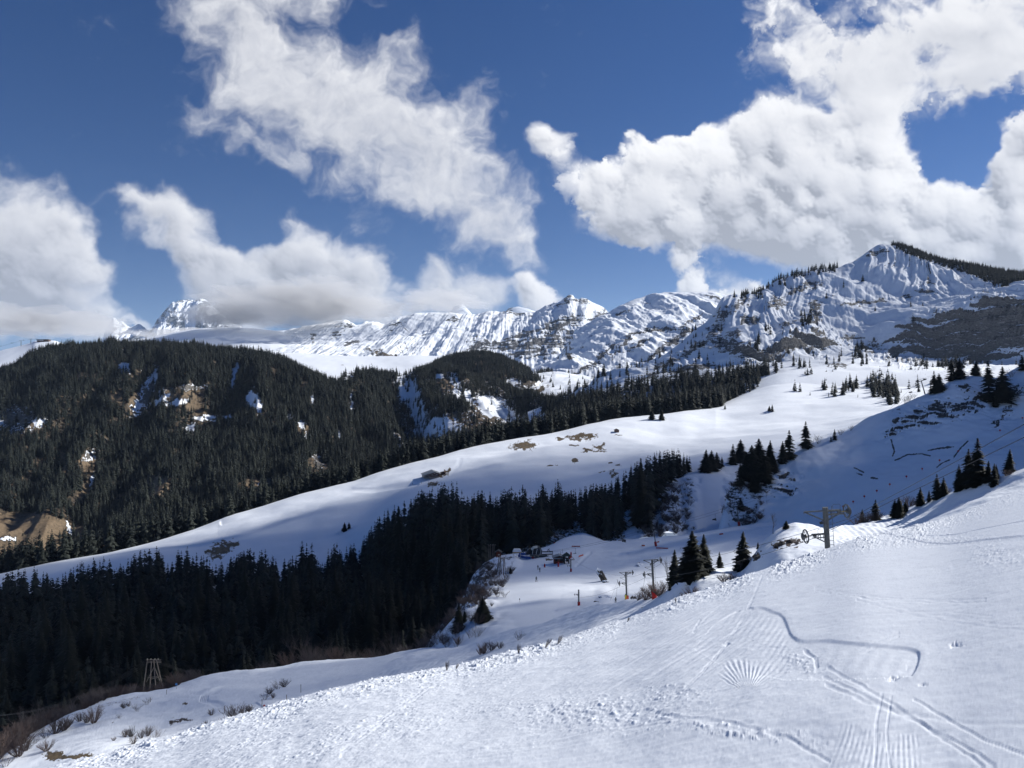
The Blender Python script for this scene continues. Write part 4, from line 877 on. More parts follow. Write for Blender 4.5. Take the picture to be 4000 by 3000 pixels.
def needle_mat(name, a, b_):
    m, nt, b = newmat(name)
    geo = nt.nodes.new('ShaderNodeNewGeometry'); oi = nt.nodes.new('ShaderNodeObjectInfo')
    n = noise_n(nt, .35, 3, .6, geo.outputs['Position'])
    f = math_n(nt, 'MULTIPLY_ADD', oi.outputs['Random'], .85, math_n(nt, 'MULTIPLY_ADD', n, .8, -.2), clamp=True)
    nt.links.new(ramp_n(nt, f, [(.15, a), (.85, b_)]), b.inputs['Base Color'])
    b.inputs['Roughness'].default_value = .75; b.inputs['Specular IOR Level'].default_value = .15
    return m
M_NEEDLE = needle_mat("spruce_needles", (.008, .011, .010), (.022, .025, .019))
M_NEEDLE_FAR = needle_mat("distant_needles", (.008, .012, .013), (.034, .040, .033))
M_BARK = flat_mat("spruce_bark", (.05, .038, .03), .9, .3)
M_TWIG = flat_mat("bare_twigs", (.11, .092, .088), .9, .35, 1.5)
M_TWIGR = flat_mat("reddish_twigs", (.12, .088, .078), .9, .35, 1.5)

def mesh_from(name, V, Fc, mats, mi=None, smooth=False):
    me = bpy.data.meshes.new(name); me.from_pydata(V, [], Fc)
    for m in (mats if isinstance(mats, (list, tuple)) else [mats]): me.materials.append(m)
    if mi is not None: me.polygons.foreach_set('material_index', mi)
    if smooth: me.polygons.foreach_set('use_smooth', [True] * len(me.polygons))
    me.update(); return me

def spruce_geo(seed, levels=24, nb=8, twigs=3, lean=.0, thin=.0, width=.19, bare=.04):
    """unit-height spruce: drooping fronds in whorls, ragged outline"""
    r = random.Random(seed); V = []; Fc = []
    for k in range(levels):
        u = (k + r.random() * .6) / levels
        z = bare + (1 - bare) * (1 - (1 - u) ** 1.22)
        R = width * (1 - z) ** .74 * (1.0 if z > .16 else .72 + z * 1.7) * r.uniform(.82, 1.1)
        if r.random() < thin: continue
        R = max(R, .012)
        n = nb if z < .75 else max(4, nb - 2)
        a0 = r.random() * 6.28
        for j in range(n):
            if r.random() < .10 + thin * .5: continue
            a = a0 + j * 6.283 / n + r.uniform(-.25, .25)
            L = R * r.uniform(.68, 1.22)
            dz = L * r.uniform(-.75, -.30) if z < .86 else L * r.uniform(-.5, .3)
            ca, sa = math.cos(a), math.sin(a)
            w = L * r.uniform(.26, .42) + .005
            p0 = (0, 0, z + .02)
            pm = (ca * L * .55, sa * L * .55, z + dz * .35 + .006)
            p1 = (ca * L, sa * L, z + dz)
            i = len(V)
            V += [p0, (pm[0] - sa * w, pm[1] + ca * w, pm[2] - w * .5), pm, (pm[0] + sa * w, pm[1] - ca * w, pm[2] - w * .5), p1]
            Fc += [(i, i + 1, i + 2), (i, i + 2, i + 3), (i + 1, i + 4, i + 2), (i + 2, i + 4, i + 3)]
            for t in range(twigs):
                f = r.uniform(.35, 1.0); s = r.choice((-1, 1)); l2 = L * r.uniform(.18, .36)
                q = (ca * L * f, sa * L * f, z + dz * f * .85)
                e = (q[0] + ca * l2 * .5 - s * sa * l2, q[1] + sa * l2 * .5 + s * ca * l2, q[2] - l2 * r.uniform(.2, .7))
                i = len(V); V += [q, e, (q[0] + ca * l2 * .35, q[1] + sa * l2 * .35, q[2] - l2 * .25)]
                Fc += [(i, i + 1, i + 2)]
    # leader
    i = len(V); V += [(.006, 0, .965), (-.003, .005, .965), (-.003, -.005, .965), (0, 0, 1.0)]
    Fc += [(i, i + 1, i + 3), (i + 1, i + 2, i + 3), (i + 2, i, i + 3)]
    return V, Fc

def trunk_geo(seed, r0=.014, top=.96, n=6, segs=5):
    V = []; Fc = []; r = random.Random(seed)
    for k in range(segs + 1):
        z = k / segs * top; R = r0 * (1 - z * .93) * (1.35 if k == 0 else 1)
        for j in range(n):
            a = j * 6.283 / n; V.append((math.cos(a) * R, math.sin(a) * R, z - (.05 if k == 0 else 0)))
    for k in range(segs):
        for j in range(n): Fc.append((k * n + j, k * n + (j + 1) % n, (k + 1) * n + (j + 1) % n, (k + 1) * n + j))
    return V, Fc

PARAMS = [(38, 9, 4, .0, .18), (42, 9, 3, .02, .165), (36, 9, 4, .03, .21), (40, 8, 4, .05, .15), (36, 9, 4, .04, .22), (42, 8, 3, .08, .145)]
CROWN, TRUNK = [], []
for i, (lv, nb, tw, th, wd) in enumerate(PARAMS):
    V, Fc = spruce_geo(11 + i, lv, nb, tw, thin=th, width=wd); CROWN.append(mesh_from("crown", V, Fc, M_NEEDLE))
    V, Fc = trunk_geo(i); TRUNK.append(mesh_from("trunk", V, Fc, M_BARK))
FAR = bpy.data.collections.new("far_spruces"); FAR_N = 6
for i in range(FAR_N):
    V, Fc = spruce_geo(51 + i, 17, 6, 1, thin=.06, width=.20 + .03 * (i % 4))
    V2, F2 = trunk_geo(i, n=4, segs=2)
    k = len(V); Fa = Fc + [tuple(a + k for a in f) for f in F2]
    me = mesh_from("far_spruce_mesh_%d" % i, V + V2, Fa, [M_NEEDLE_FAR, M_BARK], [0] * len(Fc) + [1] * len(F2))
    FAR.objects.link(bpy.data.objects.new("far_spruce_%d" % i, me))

def branch_geo(seed, h=1.0, depth=5, n0=5, spread=.55, up=.5, r0=.014, taper=.68, ratio=.66, fork=3, multi=1, sides=3):
    """a leafless tree or shrub grown by recursion"""
    rnd = random.Random(seed); V = []; Fc = []
    def seg(p, q, ra, rb):
        d = (q - p); L = d.length
        if L < 1e-6: return
        d.normalize(); s = d.orthogonal().normalized(); t = d.cross(s); i = len(V)
        for (c, rr) in ((p, ra), (q, rb)):
            for k in range(sides):
                a = k * 6.283 / sides; V.append(tuple(c + s * math.cos(a) * rr + t * math.sin(a) * rr))
        for k in range(sides): Fc.append((i + k, i + (k + 1) % sides, i + sides + (k + 1) % sides, i + sides + k))
    def grow(p, d, L, r, k):
        steps = 2 if k < depth - 1 else 1
        for s in range(steps):
            q = p + d * (L / steps); seg(p, q, r, r * .8); p = q; r *= .8
            d = (d + Vector((rnd.uniform(-1, 1), rnd.uniform(-1, 1), rnd.uniform(-.2, 1) * up)) * .16).normalized()
            if s == 0 and k < depth - 1:
                dd = (d + Vector((rnd.uniform(-1, 1), rnd.uniform(-1, 1), rnd.uniform(-.2, .6))) * spread).normalized()
                grow(p, dd, L * ratio * .8, r * taper, k + 1)
        if k >= depth - 1: return
        for j in range(fork):
            dd = (d + Vector((rnd.uniform(-1, 1), rnd.uniform(-1, 1), rnd.uniform(-.3, .6) * up)) * spread).normalized()
            grow(p, dd, L * ratio * rnd.uniform(.75, 1.15), r * taper, k + 1)
    for m in range(multi):
        if multi == 1: d = Vector((0, 0, 1)); p = Vector((0, 0, -.03))
        else:
            a = rnd.random() * 6.283; e = rnd.uniform(.15, .95)
            d = Vector((math.cos(a) * e, math.sin(a) * e, 1)).normalized(); p = Vector((math.cos(a) * .06, math.sin(a) * .06, -.03))
        grow(p, d, n0 * .1 * h * rnd.uniform(.75, 1.1), r0, 0)
    zmax = max(v[2] for v in V)
    V = [(x / zmax * h, y / zmax * h, z / zmax * h) for x, y, z in V]
    return V, Fc
TREE_B = [mesh_from("bare_tree_mesh", *branch_geo(5 + i, depth=5, n0=3.4, spread=.62, r0=.016, fork=3, ratio=.68), M_TWIG) for i in range(3)]
BUSH_B = [mesh_from("bush_mesh", *branch_geo(25 + i, depth=3, n0=4.5, spread=.40, r0=.017, fork=3, ratio=.62, multi=30), M_TWIG if i % 2 else M_TWIGR) for i in range(4)]
BROOM_B = [mesh_from("broom_mesh", *branch_geo(45 + i, depth=4, n0=3.4, spread=.7, r0=.008, fork=3, ratio=.68, multi=12), M_TWIG) for i in range(2)]

def tag(o, label, cat, group=None, kind=None):
    if label: o['label'] = label
    if cat: o['category'] = cat
    if group: o['group'] = group
    if kind: o['kind'] = kind
    return o
RT_ = random.Random(99)
N_SPRUCE = [0]
def place_spruce(p, h, label, group=None, var=None, wide=1.0, name="spruce", mat=None):
    i = RT_.randrange(len(CROWN)) if var is None else var
    e = bpy.data.objects.new(name, None); col.objects.link(e); e.empty_display_size = .5
    e.location = p; e.rotation_euler = (RT_.uniform(-.03, .03), RT_.uniform(-.03, .03), RT_.random() * 6.28)
    w = h * wide * RT_.uniform(.92, 1.1); e.scale = (w, w, h)
    for nm, me in (("crown", CROWN[i]), ("trunk", TRUNK[i])):
        c = bpy.data.objects.new(nm, me); c.parent = e; col.objects.link(c)
    tag(e, label, "tree", group); N_SPRUCE[0] += 1
    return e
def place_bare(name, mesh, p, h, label, cat, group=None, wide=1.0, rz=None, tilt=(0, 0)):
    o = bpy.data.objects.new(name, mesh); col.objects.link(o)
    o.location = p; o.rotation_euler = (tilt[0], tilt[1], RT_.random() * 6.28 if rz is None else rz); o.scale = (h * wide, h * wide, h)
    tag(o, label, cat, group); return o

def ground_at(name, px, D):
    """vectorised: height of a sheet at column px and distance D, and the row it is seen at"""
    s = SHEETS[name]; xs = s['xs']; j = np.clip(np.searchsorted(xs, px) - 1, 0, len(xs) - 2)
    z = np.empty(len(px))
    Dm = np.maximum.accumulate(s['D'], axis=0)
    for k in range(len(px)):
        z[k] = np.interp(D[k], Dm[:, j[k]], s['Z'][:, j[k]])
    return z, CY - z / D * F

def scatter(name, px0, px1, d0, d1, spacing, seed, keep):
    """points over a sheet, even on the ground"""
    rs = np.random.RandomState(seed)
    area = (px1 - px0) / F * (d1 * d1 - d0 * d0) / 2
    n = int(area / spacing ** 2)
    px = rs.uniform(px0, px1, n); D = np.sqrt(rs.uniform(d0 * d0, d1 * d1, n))
    xj = (px - CX) / F * D
    z, py = ground_at(name, px, D)
    k = keep(px, py, D, xj, z, rs)
    return np.stack([xj[k], D[k], z[k]], -1), px[k], py[k], D[k]

def forest_stuff(name, P, H, label, cat="forest", seed=1, tree=None):
    """many far trees as one object: points carrying a size, each showing one of the far spruces"""
    rs = np.random.RandomState(seed); n = len(P)
    me = bpy.data.meshes.new(name); me.vertices.add(n); me.vertices.foreach_set('co', P.astype(np.float32).reshape(-1))
    for k, v, t in (('hgt', H, 'FLOAT'), ('wid', H * rs.uniform(.85, 1.25, n), 'FLOAT'), ('rot', rs.uniform(0, 6.28, n), 'FLOAT')):
        a = me.attributes.new(k, t, 'POINT'); a.data.foreach_set('value', v.astype(np.float32))
    a = me.attributes.new('which', 'INT', 'POINT'); a.data.foreach_set('value', rs.randint(0, FAR_N, n).astype(np.int32))
    o = bpy.data.objects.new(name, me); col.objects.link(o)
    md = o.modifiers.new("trees", 'NODES'); md.node_group = tree or FOREST_TREE
    tag(o, label, cat, kind='stuff'); return o
def forest_group(FAR, nm):
    g = bpy.data.node_groups.new(nm, 'GeometryNodeTree')
    g.interface.new_socket("Geometry", in_out='INPUT', socket_type='NodeSocketGeometry')
    g.interface.new_socket("Geometry", in_out='OUTPUT', socket_type='NodeSocketGeometry')
    N = g.nodes.new; L = g.links.new
    gi = N('NodeGroupInput'); go = N('NodeGroupOutput')
    ci = N('GeometryNodeCollectionInfo'); ci.inputs['Collection'].default_value = FAR; ci.inputs['Separate Children'].default_value = True; ci.inputs['Reset Children'].default_value = True
    iop = N('GeometryNodeInstanceOnPoints'); iop.inputs['Pick Instance'].default_value = True
    def na(nm, t='FLOAT'):
        n = N('GeometryNodeInputNamedAttribute'); n.data_type = t; n.inputs['Name'].default_value = nm; return n.outputs[0]
    cs = N('ShaderNodeCombineXYZ'); w = na('wid'); L(w, cs.inputs[0]); L(w, cs.inputs[1]); L(na('hgt'), cs.inputs[2])
    cr = N('ShaderNodeCombineXYZ'); L(na('rot'), cr.inputs[2])
    L(gi.outputs[0], iop.inputs['Points']); L(ci.outputs[0], iop.inputs['Instance']); L(na('which', 'INT'), iop.inputs['Instance Index'])
    L(cs.outputs[0], iop.inputs['Scale']); L(cr.outputs[0], iop.inputs['Rotation']); L(iop.outputs[0], go.inputs[0])
    return g
FOREST_TREE = forest_group(FAR, "scatter_far_trees")
BRUSH = bpy.data.collections.new("brushwood")
for i_, m_ in enumerate(BUSH_B[:2] + BROOM_B + TREE_B[:2]): BRUSH.objects.link(bpy.data.objects.new("brush_%d" % i_, m_))
BRUSH_TREE = forest_group(BRUSH, "scatter_brushwood")

def blob_hit(px, py, lst, th=.5): return blobs(px, py, lst) > th

# --- far woods
def keep_hill(px, py, D, x, z, rs):
    wx = fbm(px / 14, py / 14, 2, 7) * 6
    def hit3(l, th): return blob_hit(px + wx, py + wx, l, th) | blob_hit(px + wx, py - 8 + wx, l, th) | blob_hit(px + wx, py - 15 + wx, l, th + .1)
    s = hit3(HILL_SNOW, .30) & (rs.rand(len(px)) < np.where((px > 855) & (px < 925), .62, .95))
    b = hit3(HILL_BARE, .35) & (rs.rand(len(px)) < .90)
    top = np.interp(px, [a for a, _, _ in HT], [b_ for _, b_, _ in HT])
    meadow = inside(px, py, [(-40, 1103), (60, 1105), (140, 1135), (150, 1160), (60, 1185), (-40, 1210)])
    thin = (px > 860) & (px < 900) & (rs.rand(len(px)) < .55)
    return ~s & ~b & ~meadow & ~thin & (fbm(x / 40, D / 40, 3, 77) > -.38) & (px < 1240)
P, px, py, D = scatter("forest_hill", -60, 1240, 900, 1900, 5.3, 3, keep_hill)
H = np.random.RandomState(4).uniform(9, 20, len(P)) * (1.12 + .75 * fbm(P[:, 0] / 45, P[:, 1] / 45, 3, 88)) * (1 - .2 * (px > 860))
forest_stuff("hillside_forest", P, H, "dense dark spruce forest covering the broad hill across the valley", seed=5)
def keep_rh(px, py, D, x, z, rs):
    return ~blob_hit(px, py, [(1107, 830, 12, 12, 40), (1125, 845, 20, 6, 20), (1185, 812, 34, 10, 14), (1180, 838, 24, 12, 10), (1215, 835, 30, 20, 0), (1160, 840, 26, 12, 10), (1250, 830, 50, 20, 0)], .4)
P, px, py, D = scatter("rounded_forest_hill", 860, 1300, 1700, 2250, 6.0, 13, keep_rh)
forest_stuff("rounded_hill_forest", P, np.random.RandomState(6).uniform(10, 18, len(P)), "black spruce forest on the rounded hill in the middle distance", seed=6)
def keep_v(px, py, D, x, z, rs):
    c = np.maximum(blobs(px, py, [(1195, 795, 40, 7, -8), (1160, 800, 20, 6, 0), (1215, 780, 10, 12, -40), (1235, 760, 8, 14, -30), (1290, 858, 60, 12, -8), (1340, 845, 60, 10, 0), (1400, 838, 60, 10, 0), (1250, 868, 50, 10, 0), (1150, 888, 40, 10, 0)]), 0)
    return (c > .45) | (rs.rand(len(px)) < .02)
P, px, py, D = scatter("upper_valley", 1100, 1560, 1300, 2350, 8, 23, keep_v)
forest_stuff("valley_wood", P, np.random.RandomState(7).uniform(9, 17, len(P)), "straggling woods along the floor of the upper valley", seed=7)
# foot of the right mountain and its ridge
def keep_rm(px, py, D, x, z, rs):
    dens = np.zeros(len(px))
    foot = sstep(-6, 8, py - np.interp(px, [1150, 1250, 1350, 1450, 1530, 1600, 1660, 1700], [878, 862, 842, 826, 812, 806, 803, 800])) * (px < 1700)
    dens = np.maximum(dens, foot * .85)
    ridge = inside(px, py, [(1925, 500), (1935, 536), (1960, 552), (2010, 566), (2060, 585), (2085, 590), (2120, 600), (2160, 622), (2212, 640), (2500, 700), (2500, 400), (1925, 400)]) & (D > 1300)
    dens = np.maximum(dens, ridge * 1.0)
    crest = (py < np.interp(px, [a for a, _, _ in RT], [b for _, b, _ in RT]) + 7) & (px > 1600) & (px < 1810)
    dens = np.maximum(dens, crest * .30)
    cl = blobs(px, py, [(1910, 825, 26, 18, -10), (1925, 850, 10, 14, 0), (1860, 765, 14, 14, -20), (1868, 775, 6, 14, 0), (1740, 800, 14, 8, 0), (1735, 690, 5, 14, 0), (1748, 690, 5, 16, 10), (1655, 715, 10, 5, -30), (1640, 735, 8, 6, -50), (1635, 760, 6, 14, 0), (1715, 625, 6, 5, 0), (1985, 800, 20, 12, 0), (2050, 800, 30, 12, 0), (1995, 815, 12, 20, 0), (1830, 845, 12, 12, 0), (1790, 815, 10, 8, 0), (1572, 795, 5, 10, 0), (1640, 640, 8, 5, 0), (1690, 615, 10, 4, 0)])
    dens = np.maximum(dens, (cl > .42) * .6)
    dens = np.maximum(dens, .030 * sstep(740, 800, py) + .004 + .02 * ((px < 1560) & (py > 700)))
    return rs.rand(len(px)) < dens
P, px, py, D = scatter("right_mountain", 1170, 2420, 980, 1800, 7.0, 33, keep_rm)
rs_ = np.random.RandomState(8)
H = np.where((D > 1400) & (px > 1900), rs_.uniform(7, 12, len(P)), rs_.uniform(8, 19, len(P))); H = np.where((px > 1700) & (D < 1200), rs_.uniform(4, 16, len(P)), H); H = np.where((px < 1700) & (py > 800), rs_.uniform(14, 25, len(P)), H)
forest_stuff("mountain_forest", P, H, "dark spruces strewn over the snowy mountain and along its wooded ridge", seed=9)
def keep_rd(px, py, D, x, z, rs):
    return inside(px, py, [(1915, 500), (1925, 532), (1960, 550), (2010, 566), (2060, 580), (2085, 592), (2120, 604), (2160, 625), (2212, 645), (2600, 720), (2600, 400), (1915, 400)])
P, px, py, D = scatter("right_mountain", 1900, 2500, 1300, 1760, 5.4, 37, keep_rd)
forest_stuff("ridge_forest", P, np.random.RandomState(5).uniform(6, 15, len(P)), "dense dark spruces capping the ridge of the right mountain", seed=19)
# woods behind the meadow's edge
def keep_bm(px, py, D, x, z, rs):
    cD = np.interp(px, [a for a, _, _ in CREST], [c for _, _, c in CREST])
    a = (D > cD + 6) & (D < cD + 190)
    sparse = ((px > 470) & (px < 520))
    return a & ~(sparse & (rs.rand(len(px)) < .2)) & (px < 1560)
P, px, py, D = scatter("meadow_ridge", -40, 1560, 480, 1000, 5.0, 43, keep_bm)
H = np.random.RandomState(9).uniform(15, 25, len(P)) * np.interp(px, [0, 300, 480, 560, 900, 1200, 1500], [1.05, 1.05, .85, .85, 1.0, 1.1, 1.1])
forest_stuff("forest_behind_meadow", P, H, "dark spruce wood rising behind the far edge of the snowy meadow", seed=10)
# trees on the basin meadow at the foot of the mountain
def keep_bs(px, py, D, x, z, rs):
    cl = blobs(px, py, [(1505, 872, 40, 10, -4), (1450, 880, 50, 8, 0), (1560, 860, 40, 12, -20), (1610, 838, 36, 12, -20), (1640, 820, 30, 10, -20)])
    cb = blobs(px, py, [(1890, 838, 16, 10, 0), (1905, 828, 20, 14, 0), (1915, 845, 16, 16, 0), (1930, 860, 10, 16, 20), (1925, 838, 10, 12, 0), (1780, 838, 6, 5, 0), (1842, 838, 10, 6, 0), (1985, 822, 12, 14, 0), (2000, 815, 10, 12, 0), (2050, 810, 26, 10, 0), (1826, 846, 8, 8, 0), (1745, 815, 9, 5, 0)])
    return ((cb > .42) & (rs.rand(len(px)) < .85)) | ((cl > .5) & (rs.rand(len(px)) < .7)) | ((py < 860) & (px > 1690) & (rs.rand(len(px)) < .035))
rs9 = np.random.RandomState(12).rand
P, px, py, D = scatter("meadow_ridge", 1400, 2100, 700, 1000, 5.2, 53, keep_bs)
forest_stuff("basin_trees", P, np.where(px > 1690, np.where(rs9(len(px)) < .5, 6, 14), 19) * np.random.RandomState(3).uniform(.6, 1.2, len(P)), "line of spruces standing where the meadow meets the mountain", seed=11)

# --- the shaded forest below the meadow: the largest as single trees, the rest as one mass
EDGE = [(-60, 1296), (0, 1292), (60, 1286), (120, 1280), (200, 1262), (300, 1240), (350, 1236), (420, 1240), (500, 1228), (560, 1245), (620, 1250), (700, 1238), (760, 1212), (800, 1180), (860, 1130), (930, 1100), (980, 1098), (1010, 1112), (1060, 1118), (1150, 1112), (1250, 1096), (1300, 1072), (1360, 1040), (1420, 1012), (1480, 1005), (1500, 1012)]
BOT = [(-60, 2000), (880, 2000), (960, 1500), (1010, 1330), (1060, 1205), (1130, 1188), (1180, 1176), (1210, 1158), (1240, 1130), (1262, 1140), (1280, 1168), (1330, 1172), (1345, 1130), (1385, 1140), (1400, 1150), (1420, 1080), (1440, 1050), (1470, 1030), (1500, 1018)]
GAPS = [(580, 1330, 16, 15, 0), (322, 1390, 12, 10, 0), (416, 1372, 8, 20, 0), (472, 1400, 7, 12, 0), (365, 1214, 12, 12, 0), (478, 1190, 30, 16, 0), (1133, 1010, 5, 34, -4), (1500, 1010, 8, 10, 0), (1362, 1120, 14, 16, 0), (1340, 1120, 6, 20, 0), (750, 1136, 16, 6, 0)]
def keep_near(px, py, D, x, z, rs):
    e = np.interp(px, [a for a, _ in EDGE], [b for _, b in EDGE]); b = np.interp(px, [a for a, _ in BOT], [b for _, b in BOT])
    return (py > e + fbm(px / 30, px * 0, 3, 4) * 10) & (py < b) & ~blob_hit(px, py, GAPS, .5)
P, px, py, D = scatter("meadow_ridge", -40, 1500, 205, 500, 3.9, 63, keep_near)
rs_ = np.random.RandomState(64)
H = rs_.uniform(11, 23, len(P)) * (1.05 + .7 * fbm(P[:, 0] / 22, P[:, 1] / 30, 3, 89)) * np.interp(px, [0, 700, 900, 1100, 1300, 1450], [.95, .95, 1.15, 1.1, 1.12, 1.15])
# no crown rises past the outline the wood draws against the meadow
TOPS = [(-60, 1236), (0, 1235), (21, 1228), (84, 1221), (119, 1253), (130, 1242), (168, 1218), (200, 1199), (228, 1200), (252, 1218), (301, 1190), (340, 1180), (368, 1222), (385, 1183), (430, 1174), (441, 1200), (470, 1216), (504, 1200), (532, 1186), (560, 1178), (595, 1197), (616, 1181), (672, 1162), (690, 1215), (702, 1215), (710, 1180), (752, 1160),
        (776, 1183), (782, 1162), (824, 1106), (869, 1082), (895, 1075), (908, 1055), (922, 1066), (935, 1050), (957, 1035), (985, 1036), (1006, 1071), (1020, 1068), (1037, 1057), (1069, 1064), (1104, 1050), (1132, 1047), (1150, 1075), (1174, 1041), (1186, 1070), (1205, 1034), (1222, 1062), (1237, 1057), (1279, 1045), (1314, 1043), (1366, 1001), (1419, 973), (1464, 968), (1489, 985), (1505, 1000)]
lim = np.interp(px, [a for a, _ in TOPS], [b for _, b in TOPS]) + rs_.uniform(0, 26, len(P)) ** 1.0 * (rs_.rand(len(P)) < .75)
Hmax = (py - lim) * D / F
H = np.minimum(H * 1.08, Hmax)
ok = H > 7
P, px, py, D, H = P[ok], px[ok], py[ok], D[ok], H[ok]
# keep their feet and heads apart a little
order = np.argsort(-H / D); kept = []; cell = {}
for k in order:
    c = (int(P[k, 0] // 4), int(P[k, 1] // 4))
    if any((c[0] + a, c[1] + b) in cell and (P[k, 0] - cell[(c[0] + a, c[1] + b)][0]) ** 2 + (P[k, 1] - cell[(c[0] + a, c[1] + b)][1]) ** 2 < 9 for a in (-1, 0, 1) for b in (-1, 0, 1)): continue
    cell[c] = (P[k, 0], P[k, 1]); kept.append(k)
kept = np.array(kept)
shpy = np.interp(px[kept], [a for a, _, _ in SH], [b for _, b, _ in SH])
top = py[kept] - H[kept] / D[kept] * F
vis = top < shpy - 6
score = H[kept] / D[kept] * vis
ix = kept[np.argsort(-score)]
N_SINGLE = 232
REG = [(-100, 70, "at the far left edge of the forest"), (70, 160, "in the forest near the left edge of the view"), (160, 270, "in the forest just left of the four-legged wooden pole"), (270, 390, "in the forest behind the four-legged wooden pole"), (390, 500, "in the forest below the rocky outcrop on the meadow"),
       (500, 610, "in the forest right of the rocky outcrop on the meadow"), (610, 710, "in the forest above the round brown bare tree"), (710, 800, "in the forest below the lone dark clump on the meadow"), (800, 890, "in the forest below and left of the chalet"), (890, 960, "in the forest straight below the chalet"), (960, 1040, "in the forest above the brown shed"),
       (1040, 1130, "in the forest left of the chairlift station"), (1130, 1210, "in the forest behind the chairlift station"), (1210, 1290, "in the forest at the white snow hump"), (1290, 1370, "in the wood right of the white snow hump"), (1370, 1600, "in the wood just left of the steep groomed run")]
for k in ix[:N_SINGLE]:
    for a, b, t in REG:
        if a <= px[k] < b: break
    f_ = H[k]; size = "tallest" if f_ > 23 else ("tall" if f_ > 20 else ("medium" if f_ > 17 else "short"))
    place_spruce(Vector(P[k]) - Vector((0, 0, .3)), float(H[k]), ("very tall dark spruce " if size == "tallest" else size + " dark spruce ") + t, "spruces " + t, wide=1.32)
rest = ix[N_SINGLE:]
forest_stuff("shaded_forest", P[rest], H[rest], "dense black spruce forest filling the slope below the snowy meadow", seed=12)

# brushwood growing along the crest of the lower shelf and in the hollow behind it
def brush_points(seed, n, x0, x1, back, dens=1.0):
    rs = np.random.RandomState(seed); px = rs.uniform(x0, x1, n)
    D = np.interp(px, [a for a, _, _ in SH], [c for _, _, c in SH]) * rs.uniform(back[0], back[1], n)
    z, py = ground_at("lower_shelf", px, D); return np.stack([(px - CX) / F * D, D, z], -1)
P1 = brush_points(1, 420, -60, 420, (.97, 1.10)); P2 = brush_points(2, 160, 560, 1040, (1.01, 1.10))
P = np.concatenate([P1, P2]); H = np.random.RandomState(3).uniform(1.0, 3.6, len(P)) * np.concatenate([np.ones(len(P1)), np.full(len(P2), 1.5)])
forest_stuff("brushwood", P, H, "reddish brown leafless brushwood fringing the crest of the lower track", "undergrowth", 14, BRUSH_TREE)

def keep_lb(px, py, D, x, z, rs):
    return inside(px, py, [(1090, 1205), (1118, 1230), (1090, 1262), (1070, 1300), (1040, 1345), (1000, 1400), (930, 1400), (990, 1300), (1030, 1225)])
P, px, py, D = scatter("piste_basin", 930, 1125, 150, 330, 2.4, 71, keep_lb)
sel = np.random.RandomState(2).rand(len(P)) < .55
forest_stuff("bank_scrub", P[sel], np.random.RandomState(3).uniform(.8, 3.4, int(sel.sum())), "low grey scrub over the rocky bank left of the run", "undergrowth", 15, BRUSH_TREE)
def keep_rb(px, py, D, x, z, rs): return inside(px, py, [(1485, 1045), (1500, 1150), (1395, 1165), (1380, 1130), (1425, 1060)])
P, px, py, D = scatter("meadow_ridge", 1370, 1510, 340, 470, 2.8, 73, keep_rb)
forest_stuff("gully_scrub", P, np.random.RandomState(3).uniform(1.0, 4.0, len(P)), "dense grey scrub on the bank left of the narrow run", "undergrowth", 16, BRUSH_TREE)
def keep_rc(px, py, D, x, z, rs): return inside(px, py, [(1560, 1060), (1600, 1035), (1640, 1040), (1660, 1090), (1640, 1130), (1570, 1150), (1555, 1110)])
P, px, py, D = scatter("near_hillside", 1550, 1670, 325, 372, 2.4, 75, keep_rc)
forest_stuff("slope_scrub", P, np.random.RandomState(3).uniform(.8, 3.2, len(P)), "grey scrub on the rough slope right of the narrow run", "undergrowth", 17, BRUSH_TREE)
